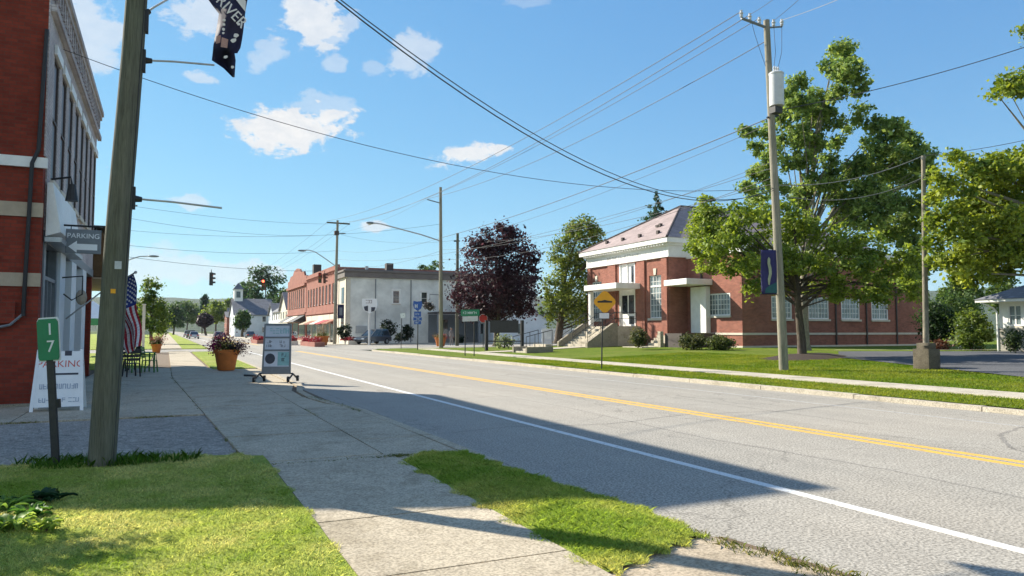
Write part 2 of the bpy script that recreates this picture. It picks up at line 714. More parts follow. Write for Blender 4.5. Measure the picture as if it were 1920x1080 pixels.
def vnoise(x, y, s, seed=0):
    """smooth value noise on arrays"""
    x, y = np.asarray(x, float) * s, np.asarray(y, float) * s
    xi, yi = np.floor(x), np.floor(y)
    u, v = x - xi, y - yi
    u, v = u * u * (3 - 2 * u), v * v * (3 - 2 * v)

    def hsh(a, b):
        q = np.sin(a * 127.1 + b * 311.7 + seed * 17.3) * 43758.5453
        return q - np.floor(q)
    return (hsh(xi, yi) * (1 - u) + hsh(xi + 1, yi) * u) * (1 - v) + (hsh(xi, yi + 1) * (1 - u) + hsh(xi + 1, yi + 1) * u) * v


def scribble(mb, pos, xd, yd, w, h, seed, lines=1):
    """writing too small to be read in the photograph: letter-like strokes in raised paint"""
    rg = random.Random(seed)
    pos, xd, yd = Vector(pos), Vector(xd).normalized(), Vector(yd).normalized()
    nz = xd.cross(yd) * 0.003
    lh = h / (lines * 1.5 - 0.5)
    for li in range(lines):
        y0 = h / 2 - li * lh * 1.5 - lh
        x = -w / 2
        while x < w / 2 - lh * .4:
            cw = lh * rg.uniform(.42, .7)
            st = lh * .15
            for _ in range(3):
                if rg.random() < .5:
                    a = x + rg.choice([0, cw - st])
                    p = [(a, y0), (a + st, y0), (a + st, y0 + lh), (a, y0 + lh)]
                else:
                    b = y0 + rg.choice([0, .45, .85]) * lh
                    p = [(x, b), (x + cw, b), (x + cw, b + st), (x, b + st)]
                mb.prism([pos + xd * q[0] + yd * q[1] for q in p], nz * rg.uniform(.7, 1.3))
            x += cw * (1.9 if rg.random() < .16 else 1.25)

# ------------------------------------------------------------------ exposure and light
SUN_E, SKY_K, EXPO = 5.0, 0.088, 1.08
SKY_AIR, SKY_DUST, SKY_OZ = 1.0, 0.1, 2.5
SKY_POW = (0.80, 0.65, 0.40)
SKY_TINT = (0.62, 1.24, 2.36)
CLOUD_V = 5.3
DAPPLE, HAZE = True, 0.00006

# ================================================================== palette
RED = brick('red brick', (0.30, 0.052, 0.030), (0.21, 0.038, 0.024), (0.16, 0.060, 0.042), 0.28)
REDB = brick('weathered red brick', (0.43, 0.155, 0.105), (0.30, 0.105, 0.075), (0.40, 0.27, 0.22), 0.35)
SALMON = brick('old salmon brick', (0.43, 0.165, 0.125), (0.34, 0.125, 0.095), (0.42, 0.28, 0.23), 0.35)
WHITEBRICK = brick('painted white brick', (0.66, 0.60, 0.59), (0.56, 0.49, 0.49), (0.42, 0.35, 0.35), 0.4)
WHITE = plain('white paint', (0.74, 0.73, 0.70), 0.55, 0.1, 2.5)
CREAM = plain('cream stone', (0.58, 0.53, 0.44), 0.85, 0.14, 2)
BEIGE = plain('beige stone', (0.42, 0.34, 0.25), 0.9, 0.16, 2)
GREYSIDE = siding('grey clapboard', (0.66, 0.67, 0.64), 0.16, 0.2)
PALESIDE = siding('pale blue clapboard', (0.64, 0.69, 0.74), 0.2)
CREAMSIDE = siding('cream clapboard', (0.62, 0.58, 0.47), 0.18)
CORNICE = plain('grey brown cornice paint', (0.15, 0.13, 0.12), 0.7, 0.2, 1.5)
DARKTRIM = plain('dark brown trim', (0.07, 0.055, 0.05), 0.7, 0.2, 2)
BLACK = plain('black metal', (0.018, 0.018, 0.02), 0.5, 0.3, 8)
IRON = plain('dark iron', (0.035, 0.035, 0.036), 0.6, 0.3, 8)
STEEL = plain('galvanised steel', (0.42, 0.43, 0.44), 0.45, 0.18, 8, metal=0.6)
GREYMETAL = plain('grey painted metal', (0.16, 0.18, 0.20), 0.5, 0.15, 6)
CAN = plain('transformer paint', (0.55, 0.56, 0.56), 0.45, 0.12, 5)
GLASS = glassmat('window glass', (0.035, 0.045, 0.055))
GLASSB = glassmat('pale window glass', (0.16, 0.20, 0.21), 0.12)
CONC = concrete('sidewalk concrete', (0.45, 0.385, 0.285))
CONCB = concrete('pale concrete', (0.50, 0.45, 0.36))
CONCD = concrete('aged concrete', (0.31, 0.275, 0.215), 0.2, 0.35)
ROADM = asphalt('road asphalt', (0.335, 0.315, 0.275), 0.12)
LOTM = asphalt('parking lot asphalt', (0.105, 0.108, 0.118), 0.2, (1, 1, 1))
DRIVEM = asphalt('worn drive asphalt', (0.32, 0.285, 0.24), 0.3, (1, 1, 1), 1.0)
TURF = turf('near turf', (0.22, 0.31, 0.045), (0.38, 0.43, 0.08), (0.58, 0.48, 0.22), 0.55)
TURFR = turf('far turf', (0.10, 0.165, 0.016), (0.18, 0.235, 0.028), (0.30, 0.26, 0.08), 0.5)
LAND = turf('open land', (0.05, 0.085, 0.02), (0.09, 0.12, 0.03), (0.13, 0.13, 0.05), 0.4)
SOIL = plain('bare soil', (0.15, 0.105, 0.066), 0.95, 0.35, 6, bmp=0.6)
MULCH = plain('dark mulch', (0.045, 0.030, 0.022), 0.95, 0.4, 20, bmp=0.8)
YELLINE = paintline('yellow road paint', (0.70, 0.42, 0.065), 0.75)
WHTLINE = paintline('white road paint', (0.72, 0.72, 0.70), 0.6)
OLDLINE = paintline('worn white road paint', (0.42, 0.41, 0.39), 1.0)
LEAF = leafmat('leaves', 0.42)
DARKPANE = plain('dark dusty glass', (0.065, 0.032, 0.03), 0.35, 0.3, 2, spec=0.25)
GRASSM = leafmat('grass blades', 0.4, 0.6, 0.2)
POLEM = barkmat('weathered pole wood', (0.132, 0.132, 0.104), 0.05, 16, 0.35)
POLEG = barkmat('grey pole wood', (0.30, 0.275, 0.225), 0.05, 14, 0.3)
BARK = barkmat('tree bark', (0.105, 0.085, 0.07), 0.25, 9)
BARKP = barkmat('pale tree bark', (0.26, 0.23, 0.19), 0.25, 9)
TERRA = plain('orange terracotta', (0.50, 0.155, 0.035), 0.75, 0.16, 5)
SIGNGREEN = plain('sign green', (0.012, 0.19, 0.085), 0.4, 0.12, 6, spec=0.5)
SIGNWHITE = plain('sign white', (0.74, 0.76, 0.78), 0.45, 0.06, 5)
SIGNYEL = plain('sign yellow', (0.72, 0.33, 0.012), 0.4, 0.08, 6)
SIGNBLUE = plain('sign blue', (0.03, 0.10, 0.36), 0.4, 0.12, 6)
SIGNRED = plain('sign red', (0.42, 0.025, 0.02), 0.5, 0.12, 6)
NAVY = plain('navy cloth', (0.018, 0.018, 0.055), 0.8, 0.25, 5)
PURPLE = plain('violet cloth', (0.028, 0.026, 0.10), 0.8, 0.2, 4)
FLAGRED = plain('flag red', (0.36, 0.020, 0.035), 0.75, 0.12, 4)
FLAGWHITE = plain('flag white', (0.68, 0.66, 0.68), 0.75, 0.06, 4)
FLAGBLUE = plain('flag blue', (0.022, 0.045, 0.23), 0.75, 0.15, 4)
WOOD = plain('brown weathered wood', (0.115, 0.068, 0.030), 0.85, 0.4, 3, bmp=0.5)
SLATE = shingle('mauve slate', (0.34, 0.265, 0.25))
GREYROOF = shingle('grey shingles', (0.16, 0.165, 0.185))
PINKPAPER = plain('faded print', (0.38, 0.22, 0.20), 0.6, 0.3, 12)
INK = plain('dark ink', (0.045, 0.05, 0.07), 0.6, 0.2, 10)
PALEINK = plain('faded blue ink', (0.30, 0.36, 0.46), 0.6, 0.2, 10)
REDINK = plain('red ink', (0.55, 0.11, 0.09), 0.6, 0.15, 10)
TEAL = plain('teal print', (0.22, 0.42, 0.45), 0.6, 0.2, 10)
PAPER = plain('pale blue panel', (0.52, 0.57, 0.66), 0.5, 0.08, 6)
TYRE = plain('tyre rubber', (0.02, 0.02, 0.02), 0.85, 0.2, 10)
SKIN = plain('skin', (0.42, 0.24, 0.17), 0.55, 0.08, 6)
GREENPAINT = plain('green garden furniture paint', (0.06, 0.17, 0.05), 0.5, 0.2, 8)

# ================================================================== sky, sun, camera
SUN_AZ, SUN_EL = math.atan2(-0.555, 0.832), R(32.0)
SUN = Vector((math.sin(SUN_AZ) * math.cos(SUN_EL), math.cos(SUN_AZ) * math.cos(SUN_EL), math.sin(SUN_EL)))
ld = bpy.data.lights.new('sun', 'SUN')
ld.energy, ld.angle, ld.color = SUN_E, R(0.5), (1.0, 0.925, 0.79)
lo = bpy.data.objects.new('sun', ld)
COL.objects.link(lo)
lo.rotation_euler = SUN.to_track_quat('Z', 'Y').to_euler()

w = bpy.data.worlds.new('World')
S.world = w
w.use_nodes = True
nt = w.node_tree
bg = nt.nodes['Background']
bg.inputs['Strength'].default_value = SKY_K
sk = N(nt, 'ShaderNodeTexSky', sky_type='NISHITA')
sk.sun_disc = False
sk.sun_elevation, sk.sun_rotation = SUN_EL, SUN_AZ
sk.altitude, sk.air_density, sk.dust_density, sk.ozone_density = 300, SKY_AIR, SKY_DUST, SKY_OZ
dirn = N(nt, 'ShaderNodeTexCoord').outputs['Generated']
mp = N(nt, 'ShaderNodeMapping')
mp.inputs['Scale'].default_value = (1, 1, 1.7)
L(nt, dirn, mp.inputs[0])
nz = noise(nt, mp.outputs[0], 17, 9, 0.62, 0.35)
nz2 = noise(nt, mp.outputs[0], 46, 6, 0.65, 0.2)


def vmath(op, a, b):
    n = N(nt, 'ShaderNodeVectorMath', operation=op)
    for i, q in enumerate((a, b)):
        if isinstance(q, (tuple, Vector)):
            n.inputs[i].default_value = tuple(q)
        else:
            L(nt, q, n.inputs[i])
    return n.outputs['Value'] if op == 'DOT_PRODUCT' else n.outputs[0]


def fmath(op, a, b=0.0, c=0.0, clamp=False):
    n = N(nt, 'ShaderNodeMath', operation=op)
    n.use_clamp = clamp
    for i, q in enumerate((a, b, c)):
        if isinstance(q, (int, float)):
            n.inputs[i].default_value = q
        else:
            L(nt, q, n.inputs[i])
    return n.outputs[0]


# each cloud: direction (as seen at a pixel), half width, half height in pixels, tilt, thickness
CLOUDS = [(548, 240, 104, 38, 8, 1.0), (880, 287, 80, 23, 6, 0.95), (580, 32, 54, 52, 25, 0.85), (505, 105, 40, 20, 40, 0.42),
          (765, 105, 58, 34, 32, 0.55), (630, 122, 24, 16, 0, 0.40), (372, 145, 26, 11, 0, 0.55), (160, 50, 50, 60, 0, 0.6), (180, 92, 32, 34, 0, 0.5),
          (385, 20, 60, 36, 15, 0.6), (350, 378, 32, 12, 0, 0.5), (700, 424, 44, 14, 0, 0.75), (300, 505, 130, 24, 0, 0.5), (452, 512, 90, 22, 4, 0.55), (620, 60, 50, 22, 30, 0.5),
          (700, 128, 30, 16, 0, 0.3), (985, 2, 40, 14, 0, 0.2), (600, 200, 60, 24, 0, 0.35), (120, 470, 150, 30, 0, 0.4),
          (3300, 150, 200, 60, 5, 0.9), (-500, 260, 190, 70, 5, 0.9), (2900, 380, 260, 50, 0, 0.8), (-1200, 400, 260, 60, 0, 0.8)]
# (direction, half angles in degrees) of unseen rearward clouds, added to brighten the shadows
FILL_CLOUDS = [(205, 40, 30, 20), (150, 26, 26, 12), (245, 22, 22, 10)]
mask = None
shade = None
for (px, py, a, b, tilt, k) in CLOUDS + [(q, None, s_, t_, 0, 1.0) for q, s_, t_ in [((az_, el_), a_, b_) for az_, el_, a_, b_ in FILL_CLOUDS]]:
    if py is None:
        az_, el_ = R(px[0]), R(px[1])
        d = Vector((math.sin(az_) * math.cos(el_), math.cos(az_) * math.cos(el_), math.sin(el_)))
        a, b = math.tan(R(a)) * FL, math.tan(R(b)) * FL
    else:
        d = ray(px, py).normalized()
    rr = d.cross(Vector((0, 0, 1))).normalized()
    uu = rr.cross(d)
    ca_, sa_ = math.cos(R(tilt)), math.sin(R(tilt))
    r2, u2 = rr * ca_ + uu * sa_, uu * ca_ - rr * sa_
    ln = 1.0 if py is None else ray(px, py).length
    u = fmath('MULTIPLY', vmath('DOT_PRODUCT', dirn, r2), FL * ln / a / ln / ln * 1.0)
    v = fmath('MULTIPLY', vmath('DOT_PRODUCT', dirn, u2), FL * ln / b / ln / ln * 1.0)
    # flat base, billowing top
    q = fmath('ADD', fmath('MULTIPLY', u, u), fmath('MULTIPLY', v, v))
    q = fmath('SQRT', q)
    front = fmath('GREATER_THAN', vmath('DOT_PRODUCT', dirn, d), 0.3)
    e = fmath('ADD', fmath('MULTIPLY', fmath('SUBTRACT', nz, 0.5), 2.5), fmath('MULTIPLY', fmath('SUBTRACT', nz2, 0.5), 1.5))
    q = fmath('ADD', q, e)
    mr = N(nt, 'ShaderNodeMapRange', interpolation_type='SMOOTHSTEP')
    L(nt, q, mr.inputs[0])
    mr.inputs[1].default_value, mr.inputs[2].default_value = 1.02, 0.62
    mr.inputs[3].default_value, mr.inputs[4].default_value = 0.0, k
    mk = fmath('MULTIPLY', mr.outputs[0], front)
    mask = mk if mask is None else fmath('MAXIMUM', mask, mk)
# thin white veil low over the horizon
sepd = N(nt, 'ShaderNodeSeparateXYZ')
L(nt, dirn, sepd.inputs[0])
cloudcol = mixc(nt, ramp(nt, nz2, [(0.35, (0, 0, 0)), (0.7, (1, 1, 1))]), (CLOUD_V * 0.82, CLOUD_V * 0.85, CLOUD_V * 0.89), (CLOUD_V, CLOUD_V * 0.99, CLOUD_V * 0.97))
sps = N(nt, 'ShaderNodeSeparateColor')
L(nt, sk.outputs[0], sps.inputs[0])
cbs = N(nt, 'ShaderNodeCombineColor')
for i_ in range(3):                # a humid summer sky: flatter from zenith to horizon than the clean model
    L(nt, fmath('MULTIPLY', fmath('POWER', sps.outputs[i_], SKY_POW[i_]), SKY_TINT[i_]), cbs.inputs[i_])
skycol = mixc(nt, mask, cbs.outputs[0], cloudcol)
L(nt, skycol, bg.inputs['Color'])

cd = bpy.data.cameras.new('camera')
cd.sensor_width, cd.lens = 36, FL / 1920 * 36
cd.clip_start, cd.clip_end = 0.05, 12000
cam = bpy.data.objects.new('camera', cd)
COL.objects.link(cam)
cam.location = EYE
cam.rotation_euler = FWD.to_track_quat('-Z', 'Y').to_euler()
S.camera = cam
S.view_settings.view_transform = 'Standard'
S.view_settings.look = 'None'
S.view_settings.exposure = EXPO
S.view_settings.gamma = 1

# ================================================================== ground
RX0, RX1 = 3.75, 14.72          # road edges
struct(MB().quad((-4800, -4800, -0.08), (4800, -4800, -0.08), (4800, 6800, -0.08), (-4800, 6800, -0.08)).build('ground', LAND))


def sheet(name, mat, poly, z0, zf=None, step=None):
    return struct(MB().prism([(x, y, z0 - 0.15) for x, y in poly], (0, 0, 0.15)).build(name, mat))


struct(MB().box(-30, RX0 + 0.02, 60, 70, -0.15, -0.006).box(RX0, RX1, -60, 1500, -0.15, 0.0).build('road', ROADM))
sheet('cross_street', ROADM, [(RX1, 62), (19, 61), (120, 61), (120, 83.5), (RX1, 83.5)], -0.005)
lm = MB()
for dx in (-0.20, 0.07):
    for ya, yb in ((-60, 60), (86, 1200)):
        n = 24
        for i in range(n):
            lm.box(9.36 + dx, 9.36 + dx + 0.135, ya + (yb - ya) * i / n, ya + (yb - ya) * (i + 1) / n, 0.0, 0.004)
struct(lm.build('yellow_road_markings', YELLINE))
struct(MB().box(5.62, 5.74, -60, 59, 0, 0.004).box(5.62, 5.74, 70, 1200, 0, 0.004).build('white_road_marking', WHTLINE))
struct(MB().box(12.98, 13.06, -60, 59, 0, 0.004).box(12.98, 13.06, 86, 1200, 0, 0.004).build('worn_road_marking', OLDLINE))

tar = asphalt('tar sealed crack', (.25, .236, .212), .1)
for pts_, w_ in (([(3.9, 11.0), (5.2, 11.3), (6.9, 10.9), (9.0, 11.5), (11.3, 11.2), (14.5, 11.9)], .022), ([(7.4, 3.5), (7.55, 6.0), (7.3, 9.0), (7.6, 13.5), (7.45, 19)], .018), ([(9.8, 5.4), (10.5, 6.4), (11.6, 7.2), (13.0, 7.7), (14.6, 7.9)], .03), ([(10.9, 9), (11.1, 14), (10.8, 21), (11.2, 30)], .02), ([(4.0, 22), (7, 21.6), (10, 22.3), (14.6, 21.9)], .025)):
    fine_ = []
    for (xa, ya), (xb, yb) in zip(pts_, pts_[1:]):
        for i_ in range(14):
            f_ = i_ / 14
            fine_.append((xa + (xb - xa) * f_ + .05 * float(vnoise(xa + i_, ya, 1.3, 4)) , ya + (yb - ya) * f_ + .09 * (float(vnoise(xa * 3 + i_, yb, .9, 2)) - .5)))
    mb_ = MB()
    for (xa, ya), (xb, yb) in zip(fine_, fine_[1:]):
        d_ = Vector((xb - xa, yb - ya, 0)).normalized()
        n_ = Vector((-d_.y, d_.x, 0)) * w_
        mb_.quad((xa - n_.x, ya - n_.y, .0015), (xb - n_.x, yb - n_.y, .0015), (xb + n_.x, yb + n_.y, .0015), (xa + n_.x, ya + n_.y, .0015))
    struct(mb_.build('road_crack', tar))

# --- near side
struct(MB().box(-60, 3.4, -40, 60, -0.2, 0.012).build('earth_bed', SOIL))
rg = random.Random(3)
sw = MB()
y = -6.0
while y < 60:                      # the walk: slabs with open joints
    ln = 1.52 if y < 9 else 2.4
    if y < 9:
        x0, x1 = 1.14, 2.60
        xb = x0
    else:
        k, k2 = min(1, (y - 9) / 18), min(1, (y + ln - 9) / 18)
        x0, x1 = 0.93 - 0.7 * k, 2.5 - (0.9 * k if y > 32 else 0.0)
        xb = 0.93 - 0.7 * k2
    e = rg.uniform(-.004, .004)
    sw.add([(x0, y + .012, .0), (x1, y + .012, .0), (x1, y + ln - .012, .0), (xb, y + ln - .012, .0),
            (x0, y + .012, .055 + e), (x1, y + .012, .055 + e), (x1, y + ln - .012, .055 - e), (xb, y + ln - .012, .055 - e)],
           [(4, 5, 6, 7), (0, 1, 5, 4), (1, 2, 6, 5), (2, 3, 7, 6), (3, 0, 4, 7)])
    y += ln
struct(sw.build('sidewalk', CONC))
ap = MB()
ys = [8.75, 10.6, 12.6, 14.9]
for a, b in zip(ys, ys[1:]):
    ap.box(2.53, 3.46, a + .012, b - .012, 0, 0.05)
ap.prism([(2.53, 14.93, 0.0), (3.46, 14.93, 0.0), (3.1, 16.2, 0), (2.95, 18, 0), (3.0, 20, 0), (3.35, 22, 0), (3.4, 32, 0), (2.52, 32, 0)], (0, 0, 0.047))
struct(ap.build('driveway_apron', CONC))
cb = MB()
pts = [(3.55, 8.2), (3.55, 10.5), (3.53, 12.5), (3.5, 14.5), (3.28, 15.9), (3.1, 17.5), (3.14, 19.6), (3.48, 21.8), (3.52, 32), (3.52, 60)]
for (xa, ya), (xb, yb) in zip(pts, pts[1:]):
    cb.prism([(xa - .07, ya, -.05), (xa + .09, ya, -.05), (xb + .09, yb, -.05), (xb - .07, yb, -.05)], (0, 0, 0.105))
struct(cb.build('kerb', CONC))
struct(MB().box(3.4, 3.8, -40, 60, -0.2, -0.004).build('gutter', ROADM))
pz = MB()
xs = [-2.35, -0.72, 0.9]
yy = [15.0, 18.2, 21.4, 24.6, 27.8, 31.0, 34.2]
for xa, xb in zip(xs, xs[1:]):
    for ya, yb in zip(yy, yy[1:]):
        s0, s1 = [0.7 * max(0, min(1, (q - 9) / 18)) if xb > 0 else 0 for q in (ya, yb)]
        pz.prism([(xa + .01, ya + .01, 0), (xb + .015 - s0, ya + .01, 0), (xb + .015 - s1, yb - .01, 0), (xa + .01, yb - .01, 0)], (0, 0, .05))
for xa in range(-28, -2, 3):
    pz.box(xa + .65 + .01, min(xa + 3.65, -2.36) - .01, 15.0, 18.12, 0, .045)
struct(pz.build('shop_pavement', CONC))
struct(MB().prism([(-30, 9.95, 0), (.92, 9.95, 0), (.70, 14.95, 0), (-30, 14.95, 0)], (0, 0, .03)).build('driveway', DRIVEM))
struct(MB().prism([(-30, 34.3, 0), (-0.7, 34.3, 0), (-0.7, 59, 0), (-30, 59, 0)], (0, 0, 0.035)).build('side_lawn', TURF))
struct(MB().box(1.75, 3.43, 32.1, 59, 0.0, 0.075).build('far_verge', TURF))
struct(MB().box(-30, 3.43, 70, 600, -0.1, 0.05).build('west_verge', TURF))
struct(MB().box(-0.8, 1.3, 70, 600, 0, 0.07).build('west_walk', CONC))
# apron at the bottom of the picture (worn walk to the street) and its dirt edge
struct(MB().prism([(2.6, 1.2, 0), (4.1, 1.2, 0), (4.0, 3.2, 0), (3.80, 4.72, 0), (3.3, 4.75, 0), (2.6, 4.4, 0)], (0, 0, 0.03)).build('worn_walk', concrete('worn tan concrete', (.42, .345, .25), .2, .3)))
struct(MB().prism([(3.7, 4.75, 0), (3.95, 4.55, 0), (4.16, 3.0, 0), (4.16, 0, 0), (3.98, 0, 0), (3.95, 3.2, 0)], (0, 0, 0.012)).build('dirt_edge', SOIL))


def mound(name, mat, xa, xb, ya, yb, nx, ny, zf, inside=None):
    mb = MB()
    for j in range(ny + 1):
        for i in range(nx + 1):
            x, yv = xa + (xb - xa) * i / nx, ya + (yb - ya) * j / ny
            mb.v.append((x, yv, zf(x, yv)))
    for j in range(ny):
        for i in range(nx):
            if inside is None or inside(xa + (xb - xa) * (i + .5) / nx, ya + (yb - ya) * (j + .5) / ny):
                a = j * (nx + 1) + i
                mb.f.append((a, a + 1, a + nx + 2, a + nx + 1))
                mb.mi.append(0)
    return struct(mb.build(name, mat, smooth='all'))


def near_z(x, y):
    return 0.045 + 0.03 * float(vnoise(x, y, 0.9, 1)) + 0.02 * float(vnoise(x, y, 2.6, 2))


mound('near_lawn', TURF, -14, 1.13, -3, 9.92, 100, 80, near_z)


def strip_in(x, y):
    return 4.12 + (x - 2.58) * 0.42 < y < 8.75 and x < 3.42 + 0.36 * math.exp(-((y - 5.3) / 1.5) ** 2)


def strip_z(x, y):
    u = (x - 2.58) / 1.2
    return 0.035 + 0.055 * math.sin(max(0, min(1, u)) * math.pi) * min(1, max(.15, (y - 4.2) / .9)) + 0.02 * float(vnoise(x, y, 2.3, 5))


mound('grass_strip', TURF, 2.575, 3.8, 4.1, 8.8, 30, 90, strip_z, strip_in)

rng = np.random.default_rng(11)


def scatter(poly_f, x0, x1, y0, y1, dens):
    n = int((x1 - x0) * (y1 - y0) * dens)
    p = np.c_[rng.uniform(x0, x1, n), rng.uniform(y0, y1, n)]
    return p[poly_f(p[:, 0], p[:, 1])]


def zarr(f, p):
    return np.array([f(a, b) for a, b in p])


def inview(x, y, m=0.35):
    X = math.cos(YAW) * x - math.sin(YAW) * y
    Z = math.sin(YAW) * x + math.cos(YAW) * y
    return (Z > 1.5) & (np.abs(X) < (0.6922 * Z + 0.6 + m)) & (Z > 3.6)


dry = lambda p: np.clip((vnoise(p[:, 0], p[:, 1], .8, 9) * .6 + vnoise(p[:, 0], p[:, 1], 2.6, 4) * .45 + vnoise(p[:, 0], p[:, 1], 9, 2) * .25 - .38) * 1.7, 0, 1)
GA, GB = (0.27, 0.385, 0.065), (0.72, 0.67, 0.26)
# thinner and drier in the middle of the lawn, lush against the posts
p1 = scatter(lambda x, y: inview(x, y) & (x < np.where(y < 9, 1.11, .95) + .07 * np.sin(y * 9) * np.sin(y * 3.1)) & (y < 9.98 + .12 * np.sin(x * 7) + .08 * np.sin(x * 17)), -9, 1.2, 3.4, 10.2, 7500)
V, Fc, C = blades('g', np.c_[p1, zarr(near_z, p1) - .008], .012, .036, .0023, GA, GB, GRASSM, rng, .8, dry(p1))
V2, F2, C2 = [], [], []
for cx, cy, r_, k in ((-0.7, 9.82, .42, 900), (-1.18, 10.08, .25, 260), (-0.1, 9.7, .35, 500)):
    a, q = rng.uniform(0, 2 * np.pi, k), r_ * np.sqrt(rng.uniform(0, 1, k))
    pp = np.c_[cx + q * np.cos(a) * 1.5, np.minimum(cy + q * np.sin(a) * .7, 10.05), np.full(k, .05)]
    v_, f_, c_ = blades('g', pp, .06, .16, .005, (0.045, 0.12, 0.012), (0.10, 0.19, 0.025), GRASSM, rng, .5)
    V2.append(v_); F2.append(f_); C2.append(c_)
p2 = scatter(lambda x, y: (x > 2.57 + .08 * np.sin(y * 11)) & (y > 4.08 + (x - 2.58) * .42 + .06 * np.sin(x * 23)) & (y < 8.85 + .12 * np.sin(x * 9)) & (x < 3.46 + .36 * np.exp(-((y - 5.3) / 1.5) ** 2) + .05 * np.sin(y * 13)), 2.5, 3.95, 4, 9, 13000)
v_, f_, c_ = blades('g', np.c_[p2, zarr(strip_z, p2) - .01], .015, .045, .0023, (0.25, 0.36, 0.06), (0.60, 0.57, 0.17), GRASSM, rng, .7, dry(p2 + 5))
V2.append(v_); F2.append(f_); C2.append(c_)
# tufts in joints and along edges
jt = []
for ya in np.arange(9, 34, .05):
    if vnoise(0, ya, 2.1, 6) > .5 and rng.uniform() < .6:
        jt.append((0.93 - 0.7 * min(1, (ya - 9) / 18) + rng.normal(0, .02), ya))
for xa in np.arange(1.0, 2.6, .012):
    if rng.uniform() < .75:
        jt.append((xa, 9.0 + rng.normal(0, .014)))
for ya in np.arange(8.8, 16, .03):
    if vnoise(3, ya, 1.7, 8) > .55 and rng.uniform() < .6:
        jt.append((2.53 + rng.normal(0, .012), ya))
for ya in np.arange(14.2, 18, .02):
    jt.append((3.43 - .3 * math.exp(-((ya - 17.6) / 1.6) ** 2) + rng.normal(0, .03), ya))
for xa in np.arange(-9, 0.2, .02):
    if vnoise(xa, 0, 1.2, 3) > .42:
        jt.append((xa, 14.97 + rng.normal(0, .04)))
for k in range(170):
    jt.append((2.62 + rng.normal(0, .10), 9.0 + rng.normal(0, .06)))
for k in range(300):
    q = rng.uniform()
    jt.append((3.72 + .5 * q + rng.normal(0, .05), 4.75 - 3 * q + rng.normal(0, .1)))
jt = np.repeat(np.array(jt), 4, 0) + rng.normal(0, .018, (len(jt) * 4, 2))
v_, f_, c_ = blades('g', np.c_[jt, np.full(len(jt), .03)], .015, .05, .0035, (0.08, 0.13, 0.02), (0.24, 0.22, 0.06), GRASSM, rng, .8)
V2.append(v_); F2.append(f_); C2.append(c_)
for a, b, c in zip(V2, F2, C2):
    Fc = np.r_[Fc, b + len(V)]
    V = np.r_[V, a]
    C = np.r_[C, c]
tag(fast('grass', V, Fc, GRASSM, None, C), 'short mown grass of the near lawn and strip', 'grass', kind='stuff')

# ================================================================== street frontage on the near side
FX, FY0, FY1, FH = -2.4, 18.2, 30.3, 9.2
bl = thing('brick_shop_building', (FX, FY0, 0), 'tall red brick shop building with pale street front and white storefront fascia', 'building')
D = 24.0
mb = MB()
# end wall stepped down to the rear, rear and far walls, roof
prof = [(FX, -.2), (FX, FH), (FX - .4, FH), (FX - .4, FH + .3), (FX - 2.3, FH + .32), (FX - 4.2, 8.75), (FX - 5.4, 8.25), (FX - 12, 7.4), (FX - D, 7.0), (FX - D, -.2)]
prof = [(min(x, FX - .032), z) for x, z in prof]
mb.prism([(x, FY0, z) for x, z in prof], (0, 0.35, 0))
mb.prism([(x, FY1 - .35, z) for x, z in prof], (0, 0.35, 0))
mb.box(FX - D, FX - D + .3, FY0 + .35, FY1 - .35, -.2, 7)
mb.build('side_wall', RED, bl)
mb = MB()
mb.prism([(FX - .36, FY0 + .36, FH - .6), (FX - D + .32, FY0 + .36, 6.4), (FX - D + .32, FY1 - .36, 6.4), (FX - .36, FY1 - .36, FH - .6)], (0, 0, .15))
mb.build('roof', GREYROOF, bl)
# street front: piers between eight tall windows
mb = MB()
wy = [FY0 + .85 + 1.42 * i for i in range(8)]
ww, wz0, wz1 = 0.86, 4.95, 7.75
edges = [FY0 + .352] + sum([[a, a + ww] for a in wy], []) + [FY1 - .352]
for a, b in zip(edges[0::2], edges[1::2]):
    mb.box(FX - .36, FX - .003, a, b, wz0, wz1)
mb.box(FX - .36, FX - .003, FY0 + .352, FY1 - .352, wz1, FH - .003)
mb.box(FX - .36, FX - .003, FY0 + .352, FY1 - .352, 3.75, wz0)
mb.box(FX - .03, FX, FY0 - .006, FY0 + .349, 5.3, FH + .004)
mb.build('street_front_wall', WHITEBRICK, bl)
for a in wy:
    f = MB()
    f.box(FX - .09, FX - .02, a, a + .06, wz0, wz1).box(FX - .09, FX - .02, a + ww - .06, a + ww, wz0, wz1)
    f.box(FX - .09, FX - .02, a + .06, a + ww - .06, wz0, wz0 + .06).box(FX - .09, FX - .02, a + .06, a + ww - .06, wz1 - .06, wz1)
    f.box(FX - .085, FX - .015, a + .06, a + ww - .06, (wz0 + wz1) / 2 - .03, (wz0 + wz1) / 2 + .03)
    fo = f.build('window', DARKTRIM, bl)
    MB().box(FX - .07, FX - .05, a + .06, a + ww - .06, wz0 + .06, wz1 - .06).build('pane', DARKPANE, fo)
    MB().box(FX - .1, FX + .07, a - .08, a + ww + .08, wz0 - .12, wz0 - .002).build('sill', CREAM, fo)
    MB().box(FX + .002, FX + .06, a - .1, a + ww + .1, wz1 + .002, wz1 + .22).build('lintel', WHITE, fo)
cm = MB()
cm.box(FX - .3, FX + .12, FY0 - .02, FY1 + .02, FH + .006, FH + .14).box(FX - .2, FX + .17, FY0 - .04, FY1 + .03, FH + .145, FH + .3)
cm.box(FX + .003, FX + .12, FY0 + .02, FY1 - .02, FH - .75, FH - .6)
k = FY0 + .15
while k < FY1 - .2:
    cm.box(FX + .003, FX + .10, k, k + .13, FH - .42, FH - .002)
    k += .42
cm.build('cornice', WHITEBRICK, bl)
